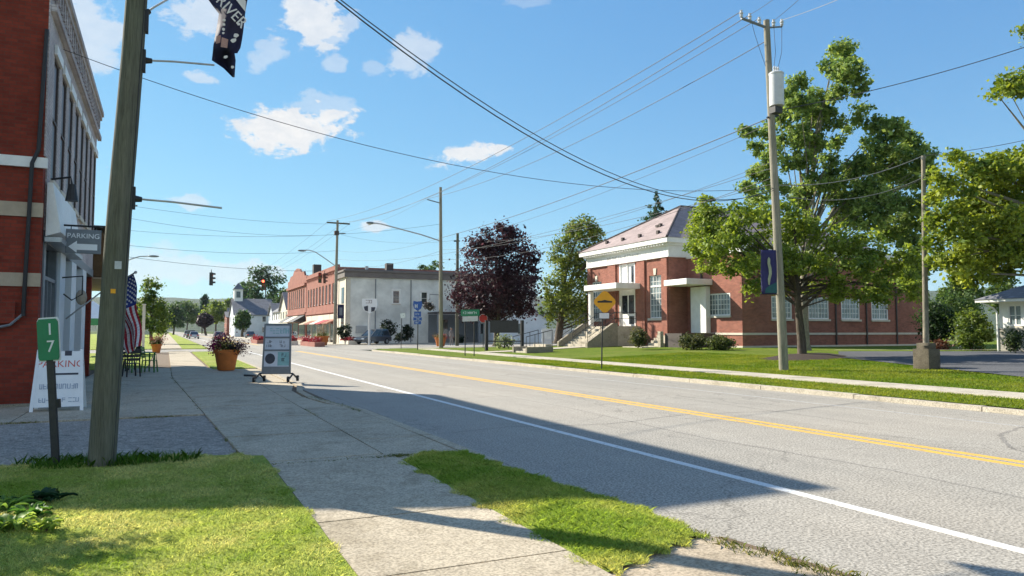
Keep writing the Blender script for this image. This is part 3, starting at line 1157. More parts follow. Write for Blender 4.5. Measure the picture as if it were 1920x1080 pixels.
# stone bands on the end wall
mb = MB()
mb.box(FX - D, FX + .05, FY0 - .07, FY0 - .003, 5.02, 5.24)
mb.build('white_band_course', WHITE, bl)
mb = MB()
mb.box(FX - 1.8, FX - .003, FY0 - .03, FY0 - .002, 3.98, 4.28).box(FX - D, FX - .003, FY0 - .03, FY0 - .002, 2.52, 2.80)
mb.build('stone_band_course', BEIGE, bl)
for i in range(12):
    xq, zq = (FX - 1.86, 3.9 - i * .16) if i < 7 else (FX - 1.75, 2.45 - (i - 7) * .15)
    MB().box(xq, xq + .06, FY0 - .02, FY0 - .002, zq, zq + .05).build('anchor_plate', SIGNWHITE, bl)
MB().tube([(FX - .05, FY0 - .06, 8.0), (FX - .12, FY0 - .06, 5.4), (FX - .22, FY0 - .1, 5.1), (FX - .28, FY0 - .06, 2.2), (FX - .28, FY0 - .06, 1.9)], .04, 8).build('conduit', BLACK, bl)
MB().tube([(FX - .28, FY0 - .06, 1.95), (FX - .5, FY0 - .08, 1.72), (FX - .9, FY0 - .09, 1.62), (FX - 1.5, FY0 - .08, 1.42), (FX - 3, FY0 - .07, 1.25)], .028, 6).build('cable', GREYMETAL, bl)
MB().box(FX - .95, FX - .42, FY0 - .09, FY0 - .002, 1.75, 2.2).build('utility_box', RED, bl, bevel=.01)
MB().box(FX - 2.0, FX - 1.15, FY0 - .07, FY0 - .002, 1.62, 2.05).build('utility_box', RED, bl, bevel=.01)
MB().box(FX - D, FX + .0, FY0 - .12, FY0 - .002, -.2, .1).build('foundation', CONCD, bl)
# shop front
mb = MB()
mb.prism([(FX + .01, 0, 0) for _ in range(0)] or [(FX + .02, FY0 + .25, 3.62), (FX + .30, FY0 + .25, 3.72), (FX + .12, FY0 + .25, 4.78), (FX + .02, FY0 + .25, 4.78)], (0, 4.4, 0))
fa = mb.build('fascia_sign', WHITE, bl)
MB().box(FX + .01, FX + .32, FY0 + .22, FY0 + 4.7, 3.5, 3.6).build('fascia_rail', STEEL, fa)
MB().tube([(FX + .05, FY0 + .55, 4.9), (FX + .42, FY0 + .55, 4.98), (FX + .45, FY0 + .55, 4.8)], .025, 6).cyl((FX + .45, FY0 + .55, 4.82), (FX + .45, FY0 + .55, 4.45), .07, .13).build('sign_lamp', BLACK, bl)
mb = MB()
mb.box(FX - .36, FX - .002, FY0 + .352, FY0 + .62, 0, 3.48).box(FX - .36, FX - .002, FY0 + 2.3, FY0 + 2.5, 0, 3.48)
mb.box(FX - .36, FX - .002, FY0 + .62, FY0 + 2.3, .06, .55).box(FX - .36, FX + .02, FY0 + .36, FY1 - .36, 3.49, 3.74)
mb.box(FX - .1, FX - .02, FY0 + .62, FY0 + 2.3, 2.72, 2.80).box(FX - .1, FX - .02, FY0 + 1.15, FY0 + 1.2, .55, 2.72).box(FX - .1, FX - .02, FY0 + 1.72, FY0 + 1.77, .55, 2.72)
mb.build('shopfront_frame', GREYMETAL, bl)
MB().box(FX - .2, FX - .17, FY0 + .62, FY0 + 2.3, .56, 3.48).build('shop_window', GLASS, bl)
for qa, qb, qo in ((2.52, 3.5, .06), (5.1, 6.2, .04), (7.9, 9.0, .05)):
    MB().box(FX - .36, FX + qo, FY0 + qa, FY0 + qb, 0, 3.485).build('shopfront_pier', PALESIDE, bl)
MB().box(FX - .2, FX - .16, FY0 + 3.5, FY0 + 5.1, .5, 3.48).build('shop_window', GLASS, bl)
MB().box(FX - .2, FX - .16, FY0 + 9.0, FY1 - .4, .3, 3.48).build('shop_window', GLASS, bl)
d = MB().box(FX - .2, FX - .14, FY0 + 6.2, FY0 + 7.9, .03, 3.48).build('shop_door', BLACK, bl)
MB().box(FX - .14, FX - .08, FY0 + 6.4, FY0 + 6.44, .9, 1.3).build('handle', STEEL, d)
MB().tube([(FX + .05, FY0 + 2.9, 2.9), (FX + .5, FY0 + 2.9, 2.95), (FX + .5, FY0 + 2.9, 2.5), (FX + .28, FY0 + 2.9, 2.35), (FX + .1, FY0 + 2.9, 2.5)], .02, 6).build('lantern_bracket', BLACK, bl)
MB().ball((FX + .42, FY0 + 3.6, 2.45), (.13, .13, .2), 8, 6).build('lantern', BEIGE, bl)

# parking sign on a bracket
py_ = 19.3
a = aty(122, 474, py_)
b = aty(190, 432, py_)
ps = thing('parking_sign', (a.x, py_, a.z), 'dark grey projecting PARKING sign with white arrow on the shop front', 'sign')
MB().box(a.x, b.x, py_, py_ + .05, a.z, b.z).build('sign_board', GREYMETAL, ps, bevel=.008)
cx, hh = (a.x + b.x) / 2, b.z - a.z
text('lettering', 'PARKING', .155, (cx + .0, py_ - .003, a.z + hh * .72), (1, 0, 0), (0, 0, 1), SIGNWHITE, ps)
w_ = (b.x - a.x)
ar = [(-.42, 0), (-.18, .11), (-.18, .055), (.40, .055), (.40, -.055), (-.18, -.055), (-.18, -.11)]
MB().prism([(cx + u * w_, py_ - .002, a.z + hh * .27 + v * 1.25) for u, v in ar], (0, -.004, 0)).build('arrow', SIGNWHITE, ps)
MB().cyl((FX - .01, py_ + .025, b.z + .08), (b.x, py_ + .025, b.z + .08), .022).cyl((a.x + .1, py_ + .025, b.z), (a.x + .1, py_ + .025, b.z + .09), .01).cyl((b.x - .1, py_ + .025, b.z), (b.x - .1, py_ + .025, b.z + .09), .01).build('bracket', BLACK, ps)

# next shop with a wooden awning front
ws = thing('wooden_front_shop', (-3.6, 30.6, 0), 'low shop with brown wooden awning front beyond the brick building', 'building')
MB().box(-16, -3.4, 30.6, 41, -.1, 4.7).build('wall', CREAMSIDE, ws)
MB().prism([(-3.35, 30.45, 3.55), (-1.85, 30.45, 3.55), (-1.85, 30.45, 3.75), (-2.15, 30.45, 5.15), (-3.35, 30.45, 5.3)], (0, 9.5, 0)).build('awning_front', WOOD, ws)
MB().box(-3.6, -1.78, 30.4, 40.1, 5.31, 5.40).build('awning_cap', BLACK, ws)
MB().box(-3.35, -1.9, 30.5, 40, 3.47, 3.53).build('awning_soffit', BEIGE, ws)
MB().box(-3.38, -3.3, 31.4, 39, .8, 3.0).build('shop_window', GLASS, ws)
for q in (30.6, 35.2, 39.8):
    MB().box(-2.05, -1.92, q, q + .13, 0, 3.46).build('awning_post', WHITE, ws)

# white and green pop-up tent
c = at(172, 640, 47)
tn = thing('canopy_tent', (c.x, c.y, 0), 'white pop-up canopy tent with green valance beyond the wooden shop front', 'tent')
s = 1.5
MB().add([(c.x - s, c.y - s, 2.35), (c.x + s, c.y - s, 2.35), (c.x + s, c.y + s, 2.35), (c.x - s, c.y + s, 2.35), (c.x, c.y, 3.5)], [(0, 1, 4), (1, 2, 4), (2, 3, 4), (3, 0, 4)]).build('canopy_top', SIGNWHITE, tn)
v = MB()
for x0, x1, y0, y1 in ((-s, s, -s - .02, -s), (-s, s, s, s + .02), (-s - .02, -s, -s, s), (s, s + .02, -s, s)):
    v.box(c.x + x0, c.x + x1, c.y + y0, c.y + y1, 1.95, 2.36)
v.build('valance', SIGNGREEN, tn)
for ax in (-1, 1):
    for ay in (-1, 1):
        MB().box(c.x + ax * s * .96 - .02, c.x + ax * s * .96 + .02, c.y + ay * s * .96 - .02, c.y + ay * s * .96 + .02, 0, 2.34).build('leg', SIGNWHITE, tn)

# ------------------------------------------------------------------ flag on a leaning staff
fd = 19.0
A, B, Cc, Dd = at(250, 513, fd), at(190, 548, fd + .5), at(264, 648, fd), at(243, 664, fd + .3)
base = Vector((FX + .05, 22.2, 1.9))
fl = thing('national_flag', at(225, 700, fd).xyz * 1, 'red white and blue stars and stripes flag drooping behind the wooden utility pole', 'flag')
fl.location.z = 0
NU, NV = 26, 26


def fpt(u, v_):                   # u along the fly, v along the hoist (0 = top)
    p = (A * (1 - u) + Cc * u) * (1 - v_) + (B * (1 - u) + Dd * u) * v_
    n_ = FWD
    return p + n_ * (0.10 * math.sin(v_ * 9 + u * 3) * (0.3 + u) + .04 * math.sin(u * 11)) + RGT * .03 * math.sin(u * 9 + v_ * 4)


mb = MB()
for i in range(NU):
    for j in range(NV):
        u, v_ = (i + .5) / NU, (j + .5) / NV
        stripe = int(v_ * 13)
        k = 2 if (u < .42 and v_ < 7 / 13) else (0 if stripe % 2 == 0 else 1)
        mb.m(k).quad(fpt(i / NU, j / NV), fpt((i + 1) / NU, j / NV), fpt((i + 1) / NU, (j + 1) / NV), fpt(i / NU, (j + 1) / NV))
cl = mb.build('flag_cloth', [FLAGRED, FLAGWHITE, FLAGBLUE], fl, smooth='all')
cl.modifiers.new('thickness', 'SOLIDIFY').thickness = .004
st = MB()
for r_ in range(9):
    for q in range(6 if r_ % 2 == 0 else 5):
        u = (q + .5 + (0 if r_ % 2 == 0 else .5)) / 6 * .40
        v_ = (r_ + .7) / 9.4 * 7 / 13
        p = fpt(u, v_) - FWD * .012
        pol = []
        for t_ in range(10):
            rr_ = .035 if t_ % 2 == 0 else .015
            pol.append(p + RGT * rr_ * math.sin(t_ * math.pi / 5) + UPV * rr_ * math.cos(t_ * math.pi / 5))
        st.prism(pol, FWD * -.003)
st.build('star_print', FLAGWHITE, fl)
MB().tube([base, B + (B - A) * .05, A + (A - B) * .06], .02, 8).ball(A + (A - B) * .07, .04, 8, 6).build('flagstaff', STEEL, fl)

# ------------------------------------------------------------------ big wooden pole
UB = gp(188, 880, 0.03)
UT = Vector((UB.x + .44, UB.y + .15, 11.2))
up_ = thing('utility_pole', UB, 'thick weathered wooden utility pole in the near lawn with banner arms', 'utility pole', 'wooden utility poles')


def onpole(z):
    return UB.lerp(UT, (z - UB.z) / (UT.z - UB.z))


n = 14
MB().tube([UB.lerp(UT, i / n) + Vector((math.sin(i * 1.3) * .006, math.cos(i) * .006, -.3 if i == 0 else 0)) for i in range(n + 1)], [.146 - .058 * i / n for i in range(n + 1)], 20).build('pole', POLEM, up_, smooth=True)


def parm(py, x2, y2, dd):
    d0 = (onpole(1.6) - EYE).dot(FWD)
    z = at(245, py, d0).z
    p = onpole(z)
    b2 = at(x2, y2, (p - EYE).dot(FWD) + dd)
    dv = (b2 - p).normalized()
    o = MB().tube([p + dv * .1, p.lerp(b2, .5) + Vector((0, 0, .01)), b2], .0125, 8).build('banner_arm', STEEL, up_)
    MB().tube([p + dv * .09, p + dv * .22], [.05, .03], 8).box(p.x + .06, p.x + .15, p.y - .05, p.y + .05, p.z - .13, p.z + .13).build('arm_bracket', BLACK, o)
    return p, b2


P1, P2 = parm(95, 402, 122, .45)
parm(366, 416, 390, .45)
parm(16, 322, -6, .25)
pz_ = onpole(2.35)
MB().obox(pz_ + Vector((.03, -.137, 0)), (.07, .012, .09)).build('pole_tag', STEEL, up_)
pz_ = onpole(2.05)
MB().obox(pz_ + Vector((.0, -.139, 0)), (.05, .012, .05)).build('pole_tag', SIGNYEL, up_)
MB().tube([onpole(z_) + Vector((.125 - .0055 * z_, -.075, 0)) for z_ in (.0, 1, 2, 3, 4, 5, 6, 8, 10)], .007, 6).build('ground_wire', IRON, up_)
# crossarm and hardware above
T = UT - Vector((0, 0, .4))
MB().box(T.x - 1.2, T.x + 1.2, T.y - .16, T.y - .06, T.z - .06, T.z + .06).build('crossarm', POLEM, up_)
for dx in (-1.1, -.5, .5, 1.1):
    MB().lathe((T.x + dx, T.y - .11, T.z + .06), [(.03, 0), (.05, .05), (.03, .08), (.05, .12), (.02, .17)], 10).build('insulator', CAN, up_)

# twisted banner on the upper arms
bn = thing('street_banner', at(425, 60, 9.4), 'torn and twisted navy street banner with white lettering on the near pole', 'banner')
rows = [(-60, 372, 470), (-25, 380, 466), (0, 391, 461), (14, 401, 459), (26, 411, 458), (45, 408, 456), (60, 405, 454), (76, 402, 451), (86, 400, 445), (100, 398.5, 440), (113, 397, 442), (128, 419, 441), (145, 436, 440)]
mb = MB()
NS = 8
for i, (py, x0, x1) in enumerate(rows):
    for j in range(NS + 1):
        f = j / NS
        dd = 9.35 + .12 * math.sin(f * 5 + i * .55) + .05 * math.sin(i * 1.4)
        yy_ = py + (f * 14 if py < 100 else 0)
        mb.v.append(tuple(at(x0 + (x1 - x0) * f, yy_, dd)))
for i in range(len(rows) - 1):
    for j in range(NS):
        a = i * (NS + 1) + j
        mb.f.append((a, a + 1, a + NS + 2, a + NS + 1))
        mb.mi.append(0)
clo = mb.build('banner_cloth', NAVY, bn, smooth='all')
clo.modifiers.new('thickness', 'SOLIDIFY').thickness = .004
bp = lambda px, py: at(px, py, 9.17)
MB().prism([bp(418, -32), bp(424, -36), bp(461, 2), bp(460, 22)], FWD * .004).build('white_stripe', FLAGWHITE, bn)
text('lettering', 'RIVER', .185, bp(434, 22), bp(462, 49) - bp(408, -8), bp(462, 20) - bp(448, 34), FLAGWHITE, bn, .003)
for px, py, r_ in ((443, 66, 6), (438, 76, 6.5), (423, 107, 5), (436, 126, 3.5), (421, 38, 3.5), (420, 46, 3.5), (419, 55, 3.5), (419, 62, 3), (448, 45, 4)):
    pol = [bp(px + r_ * math.cos(t_ * .785) * random.uniform(.6, 1.1), py + r_ * .8 * math.sin(t_ * .785) * random.uniform(.6, 1.1)) for t_ in range(8)]
    MB().prism(pol, FWD * -.004).build('pale_print', FLAGWHITE, bn)
MB().prism([bp(406, 68), bp(414, 66), bp(413, 80), bp(405, 82)], FWD * -.004).prism([bp(416, 70), bp(428, 74), bp(426, 90), bp(414, 88)], FWD * -.0045).build('portrait_print', PINKPAPER, bn)

# ------------------------------------------------------------------ green marker post
gb = gp(105, 876, .05)
gt = at(91, 598, (gb - EYE).dot(FWD) + .05)
mk = thing('marker_post', gb, 'leaning green marker post reading 1 7 in the grass edge', 'marker post')
ax = (gt - gb).normalized()
xs_ = Vector((RGT.x, RGT.y, 0)).normalized()
xs_ = (xs_ - ax * xs_.dot(ax)).normalized()
fw = xs_.cross(ax)
M3 = Matrix((xs_, -fw, ax)).transposed()
Lm = (gt - gb).length
MB().obox(gb + ax * (Lm * .36), (.085, .035, Lm * .80), M3).build('post', IRON, mk, bevel=.006)
pc = gb + ax * (Lm - .235)
outl = []
for (u, v_) in ((-.105, -.235), (.105, -.235), (.118, -.2), (.118, .2), (.095, .235), (-.095, .235), (-.118, .2), (-.118, -.2)):
    outl.append(pc + xs_ * u + ax * v_)
MB().prism([p - fw * -.021 for p in outl], fw * .012).build('sign_plate', SIGNGREEN, mk)
MB().prism([pc + (p - pc) * 1.07 + fw * .004 for p in outl], fw * .012).build('plate_edge', SIGNWHITE, mk)
for s_, v_ in (('1', .11), ('7', -.085)):
    text('numeral', s_, .19, pc + ax * v_ + fw * .036 + xs_ * .03, xs_, ax, SIGNWHITE, mk, .003)
MB().obox(gb + ax * .72 + xs_ * .055 + fw * .0, (.06, .03, .10), M3).build('reflector', BLACK, mk)

# ------------------------------------------------------------------ A-frame parking board
ab = gp(110, 768, .05)
af = thing('a_frame_sign', (ab.x, ab.y, .05), 'white A-frame PARKING board beside the brick shop corner', 'sandwich board')
W2, H2 = .45, 1.18
for sgn in (-1, 1):
    mb = MB()
    for u in (-W2, W2 - .06):
        mb.prism([(ab.x + u * 1.0, ab.y + sgn * .3, .05), (ab.x + u + .06, ab.y + sgn * .3, .05), (ab.x + (u + .06) * .86, ab.y + sgn * .02, .05 + H2), (ab.x + u * .86, ab.y + sgn * .02, .05 + H2)], (0, .03 * sgn, 0))
    mb.prism([(ab.x - W2 * .95, ab.y + sgn * .28, .13), (ab.x + W2 * .95, ab.y + sgn * .28, .13), (ab.x + W2 * .87, ab.y + sgn * .033, .05 + H2 * .97), (ab.x - W2 * .87, ab.y + sgn * .033, .05 + H2 * .97)], (0, .02 * sgn, 0))
    mb.build('board', SIGNWHITE, af)
nrm = Vector((0, -H2, -.28)).normalized()
upd = Vector((0, .28, H2)).normalized()


def ap_(u, f):
    return Vector((ab.x + u, ab.y - .30 + .28 * f - .012, .05 + H2 * f))


text('heading', 'PARKING', .19, ap_(.02, .76) + nrm * .012, (1, 0, 0), upd, REDINK, af, .002)
MB().prism([ap_(-.12, .615) + nrm * .012, ap_(.33, .615) + nrm * .012, ap_(.33, .585) + nrm * .012, ap_(-.12, .585) + nrm * .012], nrm * .004).build('arrow_bar', INK, af)
mb = MB()
scribble(mb, ap_(.02, .40) + nrm * .012, (1, 0, 0), upd, .66, .10, 4)
scribble(mb, ap_(.02, .18) + nrm * .012, (1, 0, 0), upd, .66, .085, 9)
mb.build('small_print', PALEINK, af)
MB().prism([ap_(-.2, .95) + nrm * .012, ap_(-.05, .95) + nrm * .012, ap_(-.05, .91) + nrm * .012, ap_(-.2, .91) + nrm * .012], nrm * .004).prism([ap_(.08, .98) + nrm * .012, ap_(.2, .98) + nrm * .012, ap_(.2, .9) + nrm * .012, ap_(.08, .9) + nrm * .012], nrm * .004).build('dark_print', INK, af)

# ------------------------------------------------------------------ rolling curb sign
cbp = gp(517, 716, .05)
rs = thing('rolling_sign', (0, 0, 0), 'grey framed rolling kerb sign with three pale message panels', 'sign')
H, Wd = 1.78, .43
Y = Vector((0, .10, 1)).normalized()
zb = .24
pt = lambda u, v_, o=0: Vector((u * (1 - .04 * v_), .0 + .10 * v_ - o, zb + v_))
fm = MB()
for sg in (-1, 1):
    fm.prism([pt(sg * Wd - .05 * (sg > 0), 0), pt(sg * Wd + .05 * (sg < 0), 0), pt(sg * Wd + .05 * (sg < 0), 1.52), pt(sg * Wd - .05 * (sg > 0), 1.52)], (0, .07, 0))
for v0, v1 in ((1.47, 1.53), (1.08, 1.13), (.69, .74), (.0, .22)):
    fm.prism([pt(-Wd + .05, v0), pt(Wd - .05, v0), pt(Wd - .05, v1), pt(-Wd + .05, v1)], (0, .065, 0))
fm.build('frame', GREYMETAL, rs)
for v0, v1, sd in ((1.13, 1.47, 21), (.74, 1.08, 22), (.22, .69, 23)):
    pn = MB().prism([pt(-Wd + .05, v0, -.02), pt(Wd - .05, v0, -.02), pt(Wd - .05, v1, -.02), pt(-Wd + .05, v1, -.02)], (0, .03, 0)).build('message_panel', PAPER, rs)
    mb = MB()
    if sd == 21:
        scribble(mb, pt(.08, 1.3, -.018), (1, 0, 0), Y, .62, .16, sd)
        mb.build('print', TEAL, pn)
    elif sd == 22:
        for u in (-.22, .18):
            mb = MB()
            scribble(mb, pt(u, .91, -.018), (1, 0, 0), Y, .2, .2, sd + int(u * 10), 2)
            mb.build('print', INK, pn)
    else:
        cc_ = pt(-.2, .46, -.018)
        mb.prism([cc_ + Vector((.15 * math.cos(t_ * .3927), 0, 0)) + Y * .16 * math.sin(t_ * .3927) for t_ in range(16)], (0, -.004, 0))
        mb.build('print', INK, pn)
        mb = MB()
        mb.prism([pt(.03, .25, -.018), pt(.42, .25, -.018), pt(.42, .66, -.018), pt(.03, .66, -.018)], (0, -.003, 0))
        mb.build('print', TEAL, pn)
        mb = MB()
        scribble(mb, pt(.22, .5, -.012), (1, 0, 0), Y, .14, .24, 77, 2)
        mb.build('print', INK, pn)
bs = MB()
bs.tube([(-.5, .035, .24), (-.56, -.22, .1)], .026).tube([(-.5, .035, .24), (-.44, .32, .1)], .026).tube([(.5, .035, .24), (.44, -.22, .1)], .026).tube([(.5, .035, .24), (.56, .32, .1)], .026)
bs.tube([(-.5, .035, .25), (.5, .035, .25)], .02).tube([(-.52, -.1, .18), (-.8, .0, .2), (-.95, .05, .2)], .03)
bs.build('base_frame', IRON, rs)
for (x, y_) in ((-.58, -.26), (-.42, .34), (.42, -.26), (.58, .34)):
    wv = MB().tube([(x - .03, y_, .09), (x + .03, y_, .09)], .09, 14).build('wheel', TYRE, rs)
    MB().tube([(x - .035, y_, .09), (x + .035, y_, .09)], .035, 10).build('hub', STEEL, wv)
rs.location = (cbp.x, cbp.y, .05)
rs.rotation_euler = (0, 0, -R(20))

# ------------------------------------------------------------------ terracotta flower pots
FLW = leafmat('flower petals', .3)


def pot(loc, r_, h, seed, label, kinds):
    rg_ = np.random.default_rng(seed)
    t_ = thing('flower_pot', loc, label, 'flower pot', 'orange flower pots along the street')
    x, y, z = loc
    MB().lathe((x, y, z), [(r_ * .66, 0), (r_ * .70, .03), (r_ * .93, h * .80), (r_ * 1.04, h * .81), (r_ * 1.06, h), (r_ * .95, h), (r_ * .9, h * .88)], 28).build('pot', TERRA, t_, smooth=True)
    MB().lathe((x, y, z + h * .86), [(r_ * .9, 0), (r_ * .6, .03), (.05, .05)], 18).build('soil', SOIL, t_)
    for (dx, dz, a_, b_, ca_, cb_, n_) in kinds:
        V_, F_, C_, _ = leaf_arrays(rg_, [((x + dx * math.cos(YAW), y - dx * math.sin(YAW), z + h + dz), (a_, a_ * .9, b_), 1)], .06, n_, ca_, cb_)
        fast('blossom', V_, F_, FLW, t_, C_)
    V_, F_, C_, _ = leaf_arrays(rg_, [((x, y, z + h + .1), (r_ * .95, r_ * .95, .16), 1)], .08, 700, (.03, .06, .015), (.07, .10, .02))
    fast('foliage', V_, F_, LEAF, t_, C_)
    return t_


g = gp(424, 694, .07)
pot(tuple(g), .46, .80, 5, 'large orange terracotta pot of magenta and dark flowers on the verge',
    [(-.33, .12, .24, .19, (.30, .015, .09), (.45, .04, .14), 1100), (.05, .13, .24, .17, (.45, .36, .10), (.55, .50, .22), 700), (.42, .06, .3, .22, (.022, .012, .018), (.05, .02, .03), 1100), (-.12, .33, .28, .17, (.05, .018, .028), (.10, .03, .04), 900)])
g = gp(293, 662, .05)
pot((g.x, g.y, .05), .34, .62, 6, 'orange terracotta pot of rusty flowers behind the green bistro chairs', [(0, .25, .45, .22, (.16, .05, .03), (.30, .10, .05), 900), (.2, .3, .3, .15, (.05, .04, .03), (.1, .05, .04), 400)])
g = gp(826, 649, .12)
pot((g.x, g.y, .1), .55, .85, 7, 'orange terracotta pot beside the lamp pole at the lawn corner', [(-.2, .1, .35, .16, (.30, .12, .04), (.42, .2, .06), 500), (.3, .05, .3, .2, (.35, .02, .05), (.5, .05, .08), 500)])
g = gp(604, 648, .02)
pot((g.x, g.y, .05), .7, 1.0, 8, 'orange terracotta pot of tan plants at the far kerb beside the crossarm pole', [(0, .7, .6, .7, (.16, .12, .06), (.28, .20, .10), 700), (-.2, .2, .5, .3, (.10, .06, .03), (.2, .12, .05), 500)])

# ------------------------------------------------------------------ bistro chairs and table


def chair_parts(t_, mat):
    s_ = MB()
    for i in range(6):
        s_.box(-.2, .2, -.2 + i * .068, -.2 + i * .068 + .052, .43, .455)
    s_.build('seat', mat, t_)
    for x, y in ((-.19, -.19), (.19, -.19), (-.19, .19), (.19, .19)):
        MB().tube([(x, y, .43), (x * 1.12, y * 1.2, 0)], .026, 6).build('leg', mat, t_)
    b_ = MB()
    b_.tube([(-.19, .19, .43), (-.2, .27, .92)], .018, 6).tube([(.19, .19, .43), (.2, .27, .92)], .018, 6)
    for z in (.58, .7, .82, .9):
        yb = .19 + .08 * (z - .43) / .49
        b_.box(-.2, .2, yb - .012, yb + .012, z - .045, z + .045)
    b_.build('backrest', mat, t_)
    for sx in (-1, 1):
        MB().tube([(sx * .2, .225, .66), (sx * .22, -.16, .66), (sx * .2, -.19, .43)], .016, 6).build('armrest', mat, t_)


ch = thing('bistro_chair', (0, 0, 0), '', 'chair', 'bistro chairs on the shop pavement')
chair_parts(ch, BLACK)
p = gp(246, 706, .05)
put(ch, (p.x, p.y, .05), R(200), 'black bistro chair nearest the wooden utility pole, below the flag')
c2 = copy_tree(ch)
p = gp(236, 696, .05)
put(c2, (p.x, p.y + .3, .05), R(40), 'black bistro chair behind the flag, half hidden by the pole')
ch = thing('bistro_chair', (0, 0, 0), '', 'chair', 'bistro chairs on the shop pavement')
chair_parts(ch, GREENPAINT)
p = gp(280, 698, .05)
put(ch, (p.x, p.y, .05), R(75), 'green bistro chair at the road end of the green table')
c3 = thing('bistro_chair', (0, 0, 0), '', 'chair', 'bistro chairs on the shop pavement')
chair_parts(c3, BLACK)
p = gp(252, 694, .05)
put(c3, (p.x - .1, p.y + .2, .05), R(-60), 'black bistro chair between the flag and the green table')
tb = thing('bistro_table', (0, 0, 0), 'green slatted bistro table between black and green chairs', 'table')
mb = MB()
for i in range(7):
    mb.box(-.42, .42, -.4 + i * .116, -.4 + i * .116 + .1, .72, .745)
mb.build('table_top', GREENPAINT, tb)
for x, y in ((-.38, -.34), (.38, -.34), (-.38, .34), (.38, .34)):
    MB().tube([(x, y, .72), (x, y, 0)], .03, 6).build('leg', GREENPAINT, tb)
p = gp(263, 699, .05)
tb.location = (p.x, p.y + .4, .05)
tb.rotation_euler = (0, 0, R(15))
p = gp(268, 655, .05)
q = at(270, 572, (p - EYE).dot(FWD))
pp = thing('wooden_post', (p.x, p.y, .05), 'pale bare post standing behind the green table', 'post')
MB().box(p.x - .11, p.x + .11, p.y - .11, p.y + .11, .0, q.z).build('shaft', CREAM, pp, bevel=.01)
MB().box(p.x - .15, p.x + .15, p.y - .15, p.y + .15, q.z + .003, q.z + .1).build('cap', CREAM, pp, bevel=.01)

# ------------------------------------------------------------------ plants at the lower left corner


def hosta(cx, cy, r_, n_, hgt, ca_, cb_, seed, label, kind='hosta_plant', wide=.32):
    rg_ = np.random.default_rng(seed)
    t_ = thing(kind, (cx, cy, .05), label, 'plant')
    mb_, cols = [], []
    F_ = []
    for i in range(n_):
        an = rg_.uniform(0, 2 * math.pi)
        ln = r_ * rg_.uniform(.5, 1.1)
        hh_ = hgt * rg_.uniform(.5, 1.1)
        wd = ln * wide
        dx, dy = math.cos(an), math.sin(an)
        ox, oy = rg_.normal(0, .06 * r_ / .3, 2)
        k0 = len(mb_)
        for q_ in range(6):
            f = q_ / 5
            wq = wd * math.sin(math.pi * min(1, .06 + f * .94)) ** .8
            z = .05 + hh_ * math.sin(f * 2.2) / 1.0
            for sg in (-1, 0, 1):
                mb_.append((cx + ox + dx * ln * f - dy * wq * sg * .5, cy + oy + dy * ln * f + dx * wq * sg * .5, z + (.02 if sg else 0)))
        c_ = np.array(ca_) + (np.array(cb_) - np.array(ca_)) * rg_.uniform()
        cols += [tuple(c_ * rg_.uniform(.8, 1.2))] * 18
        for q_ in range(5):
            for sg in (0, 1):
                a_ = k0 + q_ * 3 + sg
                F_.append((a_, a_ + 1, a_ + 4, a_ + 3))
    fast('foliage', mb_, F_, LEAF, t_, np.array(cols), True)
    MB().ball((cx, cy, .06), (.05, .05, .05), 8, 5).build('root_crown', SOIL, t_)


for i, (px, py, r_, n_, h_, ca_, cb_, lb, wd) in enumerate([
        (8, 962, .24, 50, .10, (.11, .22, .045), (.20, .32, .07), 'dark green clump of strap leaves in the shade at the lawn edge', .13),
        (60, 975, .15, 34, .10, (.06, .15, .03), (.12, .24, .05), 'low hosta plant of mid green leaves at the edge of the shade', .4),
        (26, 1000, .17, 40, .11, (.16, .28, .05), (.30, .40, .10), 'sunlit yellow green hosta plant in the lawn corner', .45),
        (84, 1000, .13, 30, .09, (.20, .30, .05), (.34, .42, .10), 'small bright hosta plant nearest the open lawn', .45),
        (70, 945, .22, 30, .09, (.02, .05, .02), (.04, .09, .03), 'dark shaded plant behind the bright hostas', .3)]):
    g = gp(px, py, .05)
    hosta(g.x, g.y, r_, n_, h_, ca_, cb_, 40 + i, lb, wide=wd)

# ================================================================== far side: lawn, walk, parking lot


def hz(x, y=0):
    f = max(0.0, min(1.0, (x - 17.9) / 15))
    f = f * f * (3 - 2 * f)
    g_ = max(0.0, min(1.0, (y - 52) / 10))
    return 0.11 + 0.40 * f * (1 - g_) + 0.0


def lawn_in(x, y):
    if y > 57 and x < 19:
        return (x - 19) ** 2 / 16 + (y - 57) ** 2 / 16 < 1 or x > 19
    return True


mound('lawn', TURFR, 14.9, 95, -22, 61, 110, 90, hz, lawn_in)
kb = MB()
cyv = -60
while cyv < 57:
    kb.box(14.70, 14.90, cyv + .004, min(cyv + 3.0, 57), -.1, .102 + .012 * math.sin(cyv * 1.7))
    cyv += 3.02
for i in range(8):
    a0, a1 = math.pi - i * math.pi / 16, math.pi - (i + 1) * math.pi / 16
    c0, c1 = Vector((18.9 + 4.2 * math.cos(a0), 57 + 4.2 * math.sin(a0), 0)), Vector((18.9 + 4.2 * math.cos(a1), 57 + 4.2 * math.sin(a1), 0))
    d0, d1 = Vector((18.9 + 4.0 * math.cos(a0), 57 + 4.0 * math.sin(a0), 0)), Vector((18.9 + 4.0 * math.cos(a1), 57 + 4.0 * math.sin(a1), 0))
    kb.prism([(c0.x, c0.y, -.1), (d0.x, d0.y, -.1), (d1.x, d1.y, -.1), (c1.x, c1.y, -.1)], (0, 0, .205))
struct(kb.build('far_kerb', CONCB))
fw_ = MB()
cyv = -40.0
while cyv < 58:
    s0, s1 = [16.55 + .035 * max(0, q) for q in (cyv, cyv + 1.5)]
    fw_.prism([(s0, cyv, 0), (s0 + 1.35, cyv, 0), (s1 + 1.35, cyv + 1.49, 0), (s1, cyv + 1.49, 0)], (0, 0, .145))
    cyv += 1.51
